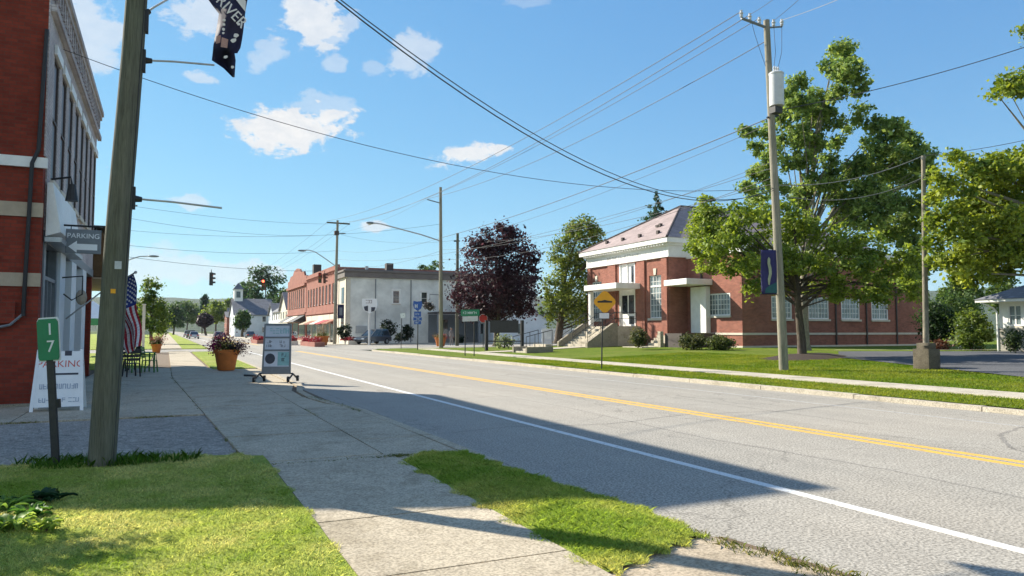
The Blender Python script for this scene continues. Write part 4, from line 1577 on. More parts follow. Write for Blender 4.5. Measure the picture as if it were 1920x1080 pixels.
struct(fw_.build('far_sidewalk', CONCB))


def draped(name, mat, q, nx, ny, dz):
    mb = MB()
    for j in range(ny + 1):
        for i in range(nx + 1):
            a = Vector(q[0]).lerp(Vector(q[1]), i / nx)
            b = Vector(q[3]).lerp(Vector(q[2]), i / nx)
            p = a.lerp(b, j / ny)
            mb.v.append((p.x, p.y, hz(p.x, p.y) + dz))
    for j in range(ny):
        for i in range(nx):
            a = j * (nx + 1) + i
            mb.f.append((a, a + 1, a + nx + 2, a + nx + 1))
            mb.mi.append(0)
    return struct(mb.build(name, mat, smooth='all'))


draped('parking_lot', LOTM, [(27.3, 23.9), (31.5, 27.6), (74, 9), (17.9, 1.5)], 60, 40, .03)
draped('lot_kerb', CONCB, [(31.5, 27.75), (31.6, 28.0), (74.1, 9.6), (74, 9.2)], 4, 60, .10)
draped('garden_walk', CONCB, [(18.2, 45.3), (27.6, 46.2), (27.6, 48.2), (18.2, 47.0)], 30, 3, .035)
tg = gp(1500, 668, .42)
mbed = MB()
ring = [(tg.x + 2.1 * math.cos(i * .2618) * (1 + .12 * math.sin(i * 2.3)), tg.y - .3 + 1.7 * math.sin(i * .2618) * (1 + .1 * math.sin(i * 3.1))) for i in range(24)]
mbed.v = [(tg.x, tg.y, hz(tg.x, tg.y) + .2)] + [(tg.x + (x - tg.x) * .6, tg.y + (y - tg.y) * .6, hz(x, y) + .13) for x, y in ring] + [(x, y, hz(x, y) + .01) for x, y in ring]
mbed.f = [(0, 1 + i, 1 + (i + 1) % 24) for i in range(24)] + [(1 + i, 25 + i, 25 + (i + 1) % 24, 1 + (i + 1) % 24) for i in range(24)]
mbed.mi = [0] * 48
struct(mbed.build('mulch_bed', MULCH, smooth='all'))
struct(MB().box(19.6, 120, 83.5, 170, -.1, .06).build('town_pavement', CONCB))
struct(MB().box(14.75, 19.7, 83.5, 600, -.1, .055).build('far_pavement', CONCB))

# far lawn grass standing above the sheet near the eye
p3 = scatter(lambda x, y: inview(x, y) & lawn_in(0, 0) & ~((x > 16.5 + .035 * y) & (x < 18.0 + .035 * y)) & ~((x - 17.9) * 22.4 - (y - 1.5) * 9.4 > 0), 14.92, 27, 3, 34, 520)
V, Fc, C = blades('g', np.c_[p3, np.array([hz(a, b) for a, b in p3])], .02, .055, .008, (0.10, 0.175, 0.014), (0.24, 0.27, 0.04), GRASSM, rng, .6, dry(p3 * .6))
tag(fast('grass', V, Fc, GRASSM, None, C), 'mown grass of the lawn across the road', 'grass', kind='stuff')

# ================================================================== library
LX, LY0, LY1 = 32.0, 42.4, 53.4
lb = thing('library_building', (LX, LY0, .4), 'red brick library with white frieze, mauve hipped roof and long low wing', 'building')
G = .3
GZ = 6.85
mb = MB()


def wall_x(mb, x, t, y0, y1, z0, z1, holes):
    """a wall in the plane x (front) of thickness t with rectangular openings (y0, y1, z0, z1)"""
    ys_ = sorted({y0, y1, *[h[0] for h in holes], *[h[1] for h in holes]})
    for a, b in zip(ys_, ys_[1:]):
        hs = sorted([h for h in holes if h[0] <= a + 1e-6 and h[1] >= b - 1e-6], key=lambda h: h[2])
        z = z0
        for h in hs:
            if h[2] > z:
                mb.box(x, x + t, a, b, z, h[2])
            z = h[3]
        if z < z1:
            mb.box(x, x + t, a, b, z, z1)


def wall_y(mb, y, t, x0, x1, z0, z1, holes):
    xs_ = sorted({x0, x1, *[h[0] for h in holes], *[h[1] for h in holes]})
    for a, b in zip(xs_, xs_[1:]):
        hs = sorted([h for h in holes if h[0] <= a + 1e-6 and h[1] >= b - 1e-6], key=lambda h: h[2])
        z = z0
        for h in hs:
            if h[2] > z:
                mb.box(a, b, y, y + t, z, h[2])
            z = h[3]
        if z < z1:
            mb.box(a, b, y, y + t, z, z1)


TW = [(43.25, 44.75, 2.5, 5.6), (51.3, 52.8, 2.5, 5.6)]
DR = (46.55, 48.75, 1.95, 6.75)
wall_x(mb, LX, .3, LY0, LY1, G, GZ, TW + [DR])
mb.box(LX + .302, 52, LY0, LY0 + .3, G, GZ).box(LX + .302, 52, LY1 - .3, LY1, G, GZ).box(51.7, 52, LY0 + .302, LY1 - .302, G, GZ)
for a, b in ((LY0 + .1, LY0 + .75), (45.2, 46.2), (49.1, 50.2), (LY1 - .55, LY1 - .05)):
    mb.box(LX - .12, LX - .002, a, b, G, GZ - .002)
mb.build('main_wall', REDB, lb)
for a, b, c_, d_ in TW:
    f = MB()
    f.box(LX + .08, LX + .16, a, a + .08, c_, d_).box(LX + .08, LX + .16, b - .08, b, c_, d_).box(LX + .08, LX + .16, a + .08, b - .08, c_, c_ + .08).box(LX + .08, LX + .16, a + .08, b - .08, d_ - .08, d_)
    f.box(LX + .06, LX + .14, a + .08, b - .08, d_ - .85, d_ - .72)
    for k in (1, 2, 3):
        y_ = a + .08 + (b - a - .16) * k / 4
        f.box(LX + .09, LX + .13, y_ - .018, y_ + .018, c_ + .08, d_ - .08)
    for z_ in [c_ + .08 + (d_ - .85 - c_ - .08) * k / 5 for k in range(1, 5)] + [d_ - .45]:
        f.box(LX + .085, LX + .135, a + .08, b - .08, z_ - .018, z_ + .018)
    fo = f.build('window', WHITE, lb)
    MB().box(LX + .11, LX + .12, a + .08, b - .08, c_ + .08, d_ - .08).build('pane', GLASSB, fo)
    MB().box(LX - .1, LX + .1, a - .1, b + .1, c_ - .16, c_ - .003).build('sill', CREAM, fo)
    MB().prism([(LX - .06, (a + b) / 2 - .12, d_ + .03), (LX - .06, (a + b) / 2 + .12, d_ + .03), (LX - .06, (a + b) / 2 + .18, d_ + .5), (LX - .06, (a + b) / 2 - .18, d_ + .5)], (.058, 0, 0)).build('keystone', CREAM, fo)
mb = MB()
mb.box(LX - .10, 52.1, LY0 - .10, LY1 + .1, GZ + .003, GZ + .75)
mb.box(LX - .18, 52.18, LY0 - .18, LY1 + .18, GZ - .05, GZ + .001)
fz = mb.build('frieze', WHITE, lb)
mb = MB()
mb.box(LX - .26, 52.26, LY0 - .26, LY1 + .26, GZ + .755, GZ + .93).box(LX - .55, 52.55, LY0 - .55, LY1 + .55, GZ + .935, GZ + 1.28)
yy_ = LY0
while yy_ < LY1:
    mb.box(LX - .46, LX - .262, yy_, yy_ + .14, GZ + .80, GZ + .931)
    yy_ += .34
mb.build('cornice', WHITE, lb)
mb = MB()
scribble(mb, (LX - .10, 48, GZ + .40), (0, -1, 0), (0, 0, 1), 4.6, .32, 31)
mb.build('frieze_lettering', plain('incised letter grey', (.40, .39, .36), .8), fz)
ez = GZ + 1.285
ax_, ay_, az_ = LX + 5.4, (LY0 + LY1) / 2, 11.6
e0, e1, f0, f1 = LX - .6, 52.6, LY0 - .6, LY1 + .6
rf = MB().add([(e0, f0, ez), (e1, f0, ez), (e1, f1, ez), (e0, f1, ez), (ax_, ay_, az_), (e1 - 5.4, ay_, az_)], [(0, 1, 5, 4), (1, 2, 5), (2, 3, 4, 5), (3, 0, 4), (3, 2, 1, 0)]).build('roof', SLATE, lb)
MB().tube([(e0, f0, ez + .02), (ax_, ay_, az_ + .03), (e1 - 5.4, ay_, az_ + .03)], .09, 6).tube([(e0, f1, ez + .02), (ax_, ay_, az_ + .03)], .09, 6).build('hip_cap', DARKTRIM, rf)
for yv, hx in ((44.0, .9), (46.3, .9), (48.6, .9), (50.9, .9), (45.6, 2.3)):
    zv = ez + (az_ - ez) * hx / (ax_ - e0)
    v = MB().obox((e0 + hx, yv, zv + .10), (.22, .22, .26))
    if hx > 2:
        v.obox((e0 + hx, yv + .34, zv + .08), (.26, .3, .16))
    v.build('roof_vent', DARKTRIM, rf)
# door bay, canopies, steps
mb = MB()
mb.box(LX + .1, LX + .2, 46.55, 48.75, 5.25, 6.75)
mb.box(LX + .02, LX + .12, 46.55, 46.72, 1.95, 6.74).box(LX + .02, LX + .12, 48.58, 48.75, 1.95, 6.74).box(LX + .02, LX + .099, 47.6, 47.7, 5.25, 6.74)
mb.build('door_bay_frame', WHITE, lb)
MB().box(LX + .06, LX + .098, 46.73, 47.15, 5.3, 6.5).build('pane', GLASS, lb)
d = MB().box(LX + .12, LX + .2, 46.72, 48.58, 1.95, 5.2).build('entrance_door', WHITE, lb)
MB().box(LX + .09, LX + .118, 46.85, 47.55, 2.9, 4.3).box(LX + .09, LX + .118, 47.75, 48.45, 2.9, 4.3).box(LX + .09, LX + .118, 46.85, 47.55, 2.1, 2.7).build('door_glass', GLASS, d)
MB().box(29.75, LX - .125, 45.7, 50.3, 4.70, 5.12).build('entrance_canopy', WHITE, lb, bevel=.02)
for yq in (45.95, 49.75):
    MB().box(30.0, 30.3, yq, yq + .3, 1.95, 4.615).build('canopy_post', WHITE, lb) if yq > 46 else None
mb = MB()
mb.box(29.9, LX - .125, 45.75, 50.2, .2, 1.93)
NST = 8
for i in range(NST):
    mb.box(29.9 - (i + 1) * .30, 29.9 - i * .30 - .002, 46.02, 49.95, .2, 1.93 - (i + 1) * .19)
mb.build('entrance_steps', CONCB, lb)
for yq in (45.72, 49.97):
    MB().prism([(29.88, yq, .2), (29.88, yq, 2.15), (29.5, yq, 2.15), (27.3, yq, .75), (27.3, yq, .2)], (0, .28, 0)).build('step_wall', CONCD, lb)
for yq in (45.86, 48.0, 50.1):
    rl = MB()
    rl.tube([(31.6, yq, 2.95), (29.7, yq, 2.95), (27.4, yq, 1.45)], .025, 6)
    rl.tube([(31.6, yq, 2.5), (29.7, yq, 2.5), (27.4, yq, 1.1)], .02, 6)
    for xq, z0_, z1_ in ((31.6, 1.93, 2.95), (29.7, 1.93, 2.95), (28.5, 1.0, 2.17), (27.4, .6, 1.45)):
        rl.tube([(xq, yq, z0_), (xq, yq, z1_)], .022, 6)
    rl.build('handrail', IRON, lb)
# wing
WX, WY = 33.6, 36.9
mb = MB()
WW = (38.0, 40.5, 2.6, 4.1)
wall_x(mb, WX, .3, WY, LY0 - .003, .3, 6.7, [WW, (40.9, 42.1, 1.6, 4.4)])
SW = [(36.1, 37.9), (39.4, 41.3), (42.5, 44.3), (45.5, 47.2)]
wall_y(mb, WY, .3, WX + .302, 51.2, .3, 6.7, [(a, b, 2.38, 3.88) for a, b in SW])
mb.box(50.9, 51.2, WY + .302, LY0 - .003, .3, 6.7)
mb.build('wing_wall', REDB, lb)
mb = MB()
mb.box(WX - .05, WX - .002, WY - .05, 40.88, 1.32, 1.46).box(WX, 51.25, WY - .05, WY - .002, 1.32, 1.46)
mb.box(WX - .08, WX - .002, WY - .08, 40.88, .2, .62).box(WX, 51.3, WY - .08, WY - .002, .2, .62)
mb.build('stone_band_course', CREAM, lb)
mb = MB()
mb.box(WX - .12, 51.3, WY - .12, LY0 - .01, 6.703, 7.1)
mb.build('wing_parapet', WHITE, lb)
mb = MB()
mb.box(WX - .14, WX - .004, 40.72, 40.80, .65, 6.6)
for xq in (41.9, 44.9, 48.0):
    mb.box(xq - .05, xq + .05, WY - .11, WY - .053, .63, 6.6)
mb.build('downpipe', DARKTRIM, lb)


def sash(axis, p0, a, b, c_, d_, nx, nz, parent, wmat=WHITE, gmat=GLASSB, fr=.09):
    """a multi-paned window in a wall facing -x (axis x) or -y (axis y)"""
    f = MB()

    def bx(u0, u1, z0, z1, o0, o1):
        if axis == 'x':
            f.box(p0 + o0, p0 + o1, u0, u1, z0, z1)
        else:
            f.box(u0, u1, p0 + o0, p0 + o1, z0, z1)
    bx(a, a + fr, c_, d_, .02, .12)
    bx(b - fr, b, c_, d_, .02, .12)
    bx(a + fr, b - fr, c_, c_ + fr, .02, .12)
    bx(a + fr, b - fr, d_ - fr, d_, .02, .12)
    for i in range(1, nx):
        u = a + fr + (b - a - 2 * fr) * i / nx
        w2 = .035 if (nx % 2 == 0 and i == nx // 2) else .016
        bx(u - w2, u + w2, c_ + fr, d_ - fr, .05, .10)
    for i in range(1, nz):
        z = c_ + fr + (d_ - c_ - 2 * fr) * i / nz
        bx(a + fr, b - fr, z - .016, z + .016, .055, .095)
    fo = f.build('window', wmat, parent)
    g_ = MB()
    if axis == 'x':
        g_.box(p0 + .075, p0 + .085, a + fr, b - fr, c_ + fr, d_ - fr)
    else:
        g_.box(a + fr, b - fr, p0 + .075, p0 + .085, c_ + fr, d_ - fr)
    g_.build('pane', gmat, fo)
    s_ = MB()
    if axis == 'x':
        s_.box(p0 - .1, p0 + .02, a - .08, b + .08, c_ - .13, c_ - .003)
    else:
        s_.box(a - .08, b + .08, p0 - .1, p0 + .02, c_ - .13, c_ - .003)
    s_.build('sill', CREAM, fo)
    return fo


sash('x', WX, *WW, 8, 4, lb)
for a, b in SW:
    sash('y', WY, a, b, 2.38, 3.88, 6, 4, lb)
# side porch with white panel
MB().box(31.4, 33.59, 39.7, 42.2, 4.70, 5.10).build('side_canopy', WHITE, lb, bevel=.02)
MB().box(33.2, 33.58, 39.95, 41.55, 1.45, 4.615).build('white_door_panel', WHITE, lb)
MB().box(33.62, 33.7, 40.9, 42.1, 1.6, 4.4).build('side_door', GREYMETAL, lb)
mb = MB()
mb.box(30.7, 33.5, 39.4, 39.62, .2, 1.42).box(30.7, 30.92, 39.63, 41.2, .2, 1.42)
mb.build('areaway_wall', DARKTRIM, lb)
mb = MB()
mb.box(30.4, 30.66, 41.3, 41.6, .2, 1.55).box(30.4, 30.66, 43.6, 43.95, .2, 1.55)
for i in range(5):
    mb.box(30.7 + i * .25, 30.7 + (i + 1) * .25 - .002, 41.7, 43.5, .2, .55 + i * .18)
mb.box(29.0, 30.3, 41.5, 43.8, .2, .50)
mb.build('side_steps', CONCB, lb)

# steps with a rail from the walk up the lawn
g = gp(992, 660, .2)
st_ = thing('garden_steps', (g.x, g.y, .1), 'small concrete steps with iron rail in the lawn before the library', 'steps')
mb = MB()
for i in range(4):
    mb.box(g.x - .6 + i * .45, g.x - .6 + (i + 1) * .45 - .002, g.y - .9, g.y + .9, .0, .26 + i * .15)
mb.build('treads', CONCB, st_)
mb = MB()
mb.box(g.x - .7, g.x + 1.2, g.y - 1.1, g.y - .903, 0, .55).box(g.x - .7, g.x + 1.2, g.y + .903, g.y + 1.1, 0, .55)
mb.build('cheek_wall', CONCD, st_)
for s_ in (-1, 1):
    mb = MB().tube([(g.x - .7, g.y + s_ * 1.0, 1.2), (g.x + 1.2, g.y + s_ * 1.0, 1.65)], .025, 6)
    for k in range(4):
        mb.tube([(g.x - .7 + k * .63, g.y + s_ * 1.0, .5), (g.x - .7 + k * .63, g.y + s_ * 1.0, 1.2 + k * .15)], .02, 6)
    mb.build('handrail', IRON, st_)


def bush(name, label, loc, crowns, n_, size, ca_, cb_, seed, group=None):
    rg_ = np.random.default_rng(seed)
    t_ = thing(name, loc, label, 'bush', group)
    V_, F_, C_, cl_ = leaf_arrays(rg_, crowns, size, n_, ca_, cb_)
    fast('foliage', V_, F_, LEAF, t_, C_)
    mb_ = MB()
    for i in range(7):
        e = cl_[int(rg_.integers(len(cl_)))]
        mb_.tube([(loc[0] + rg_.normal(0, .05), loc[1] + rg_.normal(0, .05), loc[2] - .05), tuple(Vector(loc).lerp(Vector(e), .5) + Vector((0, 0, .05))), e], [.03, .02, .008], 5)
    mb_.build('stems', BARK, t_, smooth=True)
    return t_


def pbush(name, label, px, py, d, rx, ry, n_, size, ca_, cb_, seed, group=None):
    c_ = at(px, py, d)
    a, b = rx * d / FL, ry * d / FL
    return bush(name, label, (c_.x, c_.y, c_.z - b), [((c_.x, c_.y, c_.z), (a, a, b), 1)], n_, size, ca_, cb_, seed, group)


BG1, BG2 = (.035, .060, .016), (.11, .13, .035)
pbush('round_shrub', 'rounded shrub beside the library entrance steps', 1197, 633, 47, 14, 16, 1800, .12, BG1, (.13, .13, .045), 1, 'clipped shrubs before the library')
pbush('round_shrub', 'clipped shrub under the white door panel of the library', 1298, 641, 45, 25, 14, 2400, .12, BG1, (.13, .13, .045), 2, 'clipped shrubs before the library')
pbush('round_shrub', 'clipped shrub under the paned wing window of the library', 1352, 643, 43.5, 25, 13, 2400, .12, BG1, BG2, 3, 'clipped shrubs before the library')

# ================================================================== right edge: pillar, house, shrubs
g = gp(1738, 694, .22)
pl = thing('stone_pillar', (g.x, g.y, g.z), 'rough square stone pillar on the lawn edge by the parking lot', 'pillar')
s_ = .33
ROUGH = concrete('rough pillar stone', (.115, .098, .072), .35, .5)


def rough_block(hw, z0_, z1_, rows_, seed, jit=.035):
    rq = random.Random(seed)
    mb_ = MB()
    n_ = 16
    for j in range(rows_ + 1):
        f = j / rows_
        for i in range(n_):
            a_ = 2 * math.pi * i / n_
            c_, s2 = math.cos(a_), math.sin(a_)
            k_ = hw / max(abs(c_), abs(s2)) * (1 if f < 1 else .9) + rq.uniform(-jit, jit)
            k_ = min(k_, hw * 1.28)
            mb_.v.append((g.x + c_ * k_, g.y + s2 * k_, z0_ + (z1_ - z0_) * f + (rq.uniform(-jit, jit) if 0 < f < 1 else 0)))
    for j in range(rows_):
        for i in range(n_):
            mb_.f.append((j * n_ + i, j * n_ + (i + 1) % n_, (j + 1) * n_ + (i + 1) % n_, (j + 1) * n_ + i))
    mb_.f.append(tuple(rows_ * n_ + i for i in range(n_)))
    mb_.mi = [0] * len(mb_.f)
    return mb_


rough_block(s_, g.z - .2, g.z + .74, 7, 1).build('pillar_block', ROUGH, pl, smooth=True)
rough_block(s_ * .72, g.z + .74, g.z + .95, 3, 2, .05).build('cap_stone', ROUGH, pl, smooth=True)
d2 = (g - EYE).dot(FWD) + 1.6
UB2 = at(1736, 660, d2)
UB2.z = .25
t2 = at(1731, 292, d2)
sp_ = thing('service_pole', UB2, 'slim grey service pole rising behind the stone pillar', 'utility pole')
MB().tube([UB2 - Vector((0, 0, .2)), (UB2 + t2) / 2, t2], [.11, .09, .07], 10).build('pole', BARKP, sp_, smooth=True)
MB().tube([t2 + Vector((-.1, 0, -.12)), t2 + Vector((.12, 0, -.05))], .035, 8).build('pole_cap', STEEL, sp_)

hx, hy = 40.0, 25.2
hs = thing('white_house', (hx, hy, .5), 'white house with grey stone base and paired sash windows at the lot edge', 'house')
mb = MB()
HW = [(24.05, 24.75), (23.15, 23.85), (21.2, 21.9), (20.3, 21.0), (18, 18.7)]
wall_x(mb, hx, .25, 12, hy, 1.72, 3.1, [(a, b, 1.85, 2.95) for a, b in HW])
mb.box(hx + .252, 52, hy - .25, hy, 1.72, 3.1).box(hx + .252, 52, 12, 12.25, 1.72, 3.1).box(51.75, 52, 12.252, hy - .252, 1.72, 3.1)
mb.build('wall', WHITE, hs)
MB().box(hx - .08, 52.1, 11.9, hy + .08, .2, 1.718).build('stone_base', concrete('grey rubble stone', (.34, .32, .28), .25, .3), hs)
for a, b in HW:
    sash('x', hx, a, b, 1.85, 2.95, 2, 2, hs, fr=.07)
mb = MB().box(hx - .75, 52.7, 11.3, hy + .8, 3.103, 3.25)
mb.build('eaves', WHITE, hs)
e0, e1, f0, f1 = hx - .8, 52.8, 11.2, hy + .85
rf = MB().add([(e0, f0, 3.255), (e1, f0, 3.255), (e1, f1, 3.255), (e0, f1, 3.255), (e0 + 3, (f0 + f1) / 2 + 2, 5.2), (e1 - 4, (f0 + f1) / 2 + 2, 5.2), (e1 - 4, (f0 + f1) / 2 - 2, 5.2), (e0 + 3, (f0 + f1) / 2 - 2, 5.2)],
              [(0, 1, 6, 7), (1, 2, 5, 6), (2, 3, 4, 5), (3, 0, 7, 4), (4, 7, 6, 5), (3, 2, 1, 0)]).build('roof', GREYROOF, hs)
up2 = MB()
up2.prism([(hx + 2.2, 24.2, 3.4), (hx + 2.2, 16, 3.4), (hx + 2.2, 16, 4.6), (hx + 2.2, 20.1, 7.9), (hx + 2.2, 24.2, 4.6)], (8, 0, 0))
u_ = up2.build('upper_gable', WHITE, hs)
up2 = MB()
up2.prism([(hx + 1.9, 24.5, 4.35), (hx + 1.9, 24.75, 4.35), (hx + 1.9, 20.1, 8.2), (hx + 1.9, 20.1, 7.95)], (8.6, 0, 0)).prism([(hx + 1.9, 15.7, 4.35), (hx + 1.9, 15.45, 4.35), (hx + 1.9, 20.1, 8.2), (hx + 1.9, 20.1, 7.95)], (8.6, 0, 0))
up2.build('gable_roof', GREYROOF, u_)
MB().box(hx + 2.14, hx + 2.195, 21.4, 22.8, 3.7, 4.7).build('gable_window', GLASS, u_)
MB().tube([(hx - .72, hy + .5, 3.09), (hx - .3, hy + .12, 2.8), (hx - .1, hy + .06, 2.6), (hx - .1, hy + .06, .4)], .05, 6).build('downpipe', WHITE, hs)

pbush('dark_shrub', 'big dark shrub beside the library wing end', 1757, 605, 44, 30, 46, 4500, .17, (.012, .035, .010), (.045, .085, .02), 11)
pbush('garden_shrub', 'yellow green loose shrub beside the white house', 1822, 618, 41, 34, 40, 3600, .16, (.06, .11, .02), (.16, .21, .04), 12)
pbush('garden_shrub', 'mid green shrub behind the white birdhouse post', 1793, 580, 60, 40, 34, 3600, .2, (.05, .10, .025), (.13, .19, .045), 13)
pbush('evergreen_shrub', 'small conical evergreen before the grey stone house base', 1901, 637, 35, 13, 20, 1500, .10, (.02, .045, .015), (.06, .09, .03), 14)
pbush('red_shrub', 'low dark red shrub at the foot of the big dark shrub', 1762, 648, 42, 18, 10, 900, .12, (.08, .02, .02), (.12, .06, .03), 15)
c_ = at(1799, 640, 46)
bh = thing('birdhouse_post', (c_.x, c_.y, .4), 'small white birdhouse on a post among the shrubs', 'birdhouse')
MB().box(c_.x - .07, c_.x + .07, c_.y - .07, c_.y + .07, .3, 1.5).build('post', WHITE, bh)
MB().box(c_.x - .22, c_.x + .22, c_.y - .2, c_.y + .2, 1.502, 1.85).prism([(c_.x - .34, c_.y - .3, 1.852), (c_.x + .34, c_.y - .3, 1.852), (c_.x, c_.y - .3, 2.15)], (0, .6, 0)).build('house_box', WHITE, bh)

# ================================================================== white corner building and the shops beyond
BX, BY, BH = 20.0, 91.0, 9.0
wb = thing('corner_building', (BX, BY, .05), 'long grey clapboard corner building with dark cornice and cream street front', 'building')
mb = MB()
W1, W2_ = (25.85, 26.8, 5.0, 6.7), (29.6, 30.5, 4.9, 6.6)
wall_y(mb, BY, .3, BX + .25, 46, 0, BH - .803, [W1, W2_])
mb.box(45.7, 46, BY + .302, 96, 0, BH - .95)
mb.build('side_wall', GREYSIDE, wb)
mb = MB()
mb.box(BX, BX + .248, BY + .0, 95.8, 0, BH - .803)
mb.box(BX - .06, BX + .5, BY - .05, BY - .002, 0, BH - .95).box(BX - .07, BX - .002, BY - .05, BY + .5, 0, BH - .95).box(BX - .07, BX - .002, 95.2, 95.8, 0, BH - .95)
mb.build('street_front', CREAM, wb)
mb = MB()
mb.box(BX - .3, 46.1, BY - .32, 96, BH - .80, BH - .12).box(BX - .45, 46.2, BY - .45, 96.1, BH - .115, BH + .1)
mb.build('cornice', CORNICE, wb)
MB().box(BX - .2, 46, BY - .3, 96, BH + .103, BH + .2).build('roof', GREYROOF, wb)
MB().box(25.6, 26.5, BY + 2, BY + 2.9, BH + .2, BH + 1.3).build('chimney', DARKTRIM, wb)
MB().cyl((23, BY + 2, BH + .2), (23, BY + 2, BH + .8), .22).build('roof_vent', STEEL, wb)
for w_ in (W1, W2_):
    sash('y', BY, *w_, 1, 2, wb, gmat=GLASS, fr=.10)
    MB().box(w_[0] - .16, w_[0] - .003, BY - .05, BY - .003, w_[2], w_[3] + .2).box(w_[1] + .003, w_[1] + .16, BY - .05, BY - .003, w_[2], w_[3] + .2).box(w_[0], w_[1], BY - .05, BY - .003, w_[3] + .003, w_[3] + .2).build('window_trim', WHITE, wb)
for z0_, z1_ in ((5.0, 7.0), (.3, 3.2)):
    MB().box(BX - .05, BX - .003, 92.2, 93.6, z0_, z1_).build('front_window', GLASS, wb)
for xq in (23.6, 28.2):
    MB().box(xq, xq + .1, BY - .1, BY - .003, .1, BH - .95).build('downpipe', GREYMETAL, wb)
MB().box(21.2, 22.6, BY - .09, BY - .003, 1.3, 2.2).build('meter_box', STEEL, wb)
lt = MB().box(30.4, 46, BY - 4, BY - .34, 3.75, 3.95)
lt.build('porch_roof', DARKTRIM, wb)
for xq in (30.5, 36, 41.5):
    MB().box(xq, xq + .25, BY - 3.9, BY - 3.65, .05, 3.74).build('porch_post', GREYMETAL, wb)
MB().box(30.6, 45.8, BY - .06, BY - .003, .05, 3.7).build('porch_back_wall', GREYMETAL, wb)
MB().box(32.0, 33.2, BY - .12, BY - .063, .9, 3.0).build('porch_window', GLASS, wb)

ra = thing('red_brick_shops', (BX, 96.2, .05), 'two storey red brick shop row with pale sign band next to the cream front', 'building')
mb = MB()
wins = [(98.2 + 2.35 * i, 99.5 + 2.35 * i) for i in range(9)]
wall_x(mb, BX, .3, 96.2, 119.4, 3.8, 10.2, [(a, b, 5.3, 7.9) for a, b in wins])
mb.box(BX + .302, 38, 96.2, 96.5, 0, 9.9).box(BX + .302, 38, 119.1, 119.4, 0, 9.9).box(37.7, 38, 96.5, 119.1, 0, 9.7)
mb.build('wall', SALMON, ra)
MB().box(BX + .05, 37.6, 96.6, 119, 9.3, 9.5).build('roof', GREYROOF, ra)
for a, b in wins:
    sash('x', BX + .1, a, b, 5.3, 7.9, 1, 2, ra, gmat=GLASS)
mb = MB()
mb.box(BX - .25, BX - .003, 96.3, 119.3, 9.5, 9.75).box(BX - .15, BX - .003, 96.3, 119.3, 4.0, 4.3)
for k in range(26):
    mb.box(BX - .18, BX - .003, 96.6 + k * .88, 96.8 + k * .88, 9.1, 9.497)
mb.build('brick_cornice', SALMON, ra)
for k in range(5):
    a = 96.4 + k * 4.6
    sf = MB().box(BX - .02, BX + .2, a, a + 4.45, 3.1, 3.795).build('sign_band', CREAM, ra)
    MB().box(BX + .06, BX + .12, a + .3, a + 4.1, .35, 3.097).build('shop_window', GLASS, ra)
    MB().box(BX - .02, BX + .25, a, a + .28, 0, 3.097).build('shop_pier', CREAM, ra)
    MB().prism([(BX - .003, a + .2, 3.1), (BX - 1.2, a + .2, 2.6), (BX - 1.2, a + .2, 2.5), (BX - .003, a + .2, 2.9)], (0, 4.0, 0)).build('awning', (REDB, FLAGRED, CREAM, SALMON, BEIGE)[k], ra)
rb_ = thing('arched_brick_block', (BX, 119.8, .05), 'taller red brick block with stepped arched parapet down the street', 'building')
mb = MB()
wins = [(121.4 + 2.2 * i, 122.6 + 2.2 * i) for i in range(8)]
wall_x(mb, BX, .3, 119.8, 139.5, 0, 10.4, [(a, b, 5.4, 8.4) for a, b in wins])
mb.box(BX + .302, 40, 119.8, 120.1, 0, 10.2).box(BX + .302, 40, 139.2, 139.5, 0, 10.2)
mb.prism([(BX, 121.5, 10.402), (BX, 137.8, 10.402), (BX, 136.5, 11.2), (BX, 134, 11.2), (BX, 132.5, 11.9), (BX, 129.6, 12.2), (BX, 126.7, 11.9), (BX, 125, 11.2), (BX, 122.5, 11.2)], (.3, 0, 0))
mb.build('wall', SALMON, rb_)
MB().box(BX + .31, 39.9, 120.11, 139.1, 9.6, 9.8).build('roof', GREYROOF, rb_)
MB().box(21.2, 22.4, 120.3, 121.5, 9.8, 12.2).build('chimney', DARKTRIM, rb_)
for a, b in wins:
    sash('x', BX + .1, a, b, 5.4, 8.4, 1, 2, rb_, gmat=GLASS)
MB().box(BX - .3, BX - .003, 119.9, 139.4, 8.8, 9.2).box(BX - .2, BX - .003, 119.9, 139.4, 4.2, 4.5).build('brick_cornice', SALMON, rb_)
for k in range(3):
    MB().prism([(BX - .003, 120.4 + k * 6.4, 4.1), (BX - 1.9, 120.4 + k * 6.4, 3.0), (BX - .003, 120.4 + k * 6.4, 3.0)], (0, 5.6, 0)).build('awning', (BLACK, CREAM, BLACK)[k], rb_)
    MB().box(BX - .06, BX - .003, 120.6 + k * 6.4, 126 + k * 6.4, .4, 2.9).build('shop_window', GLASS, rb_)


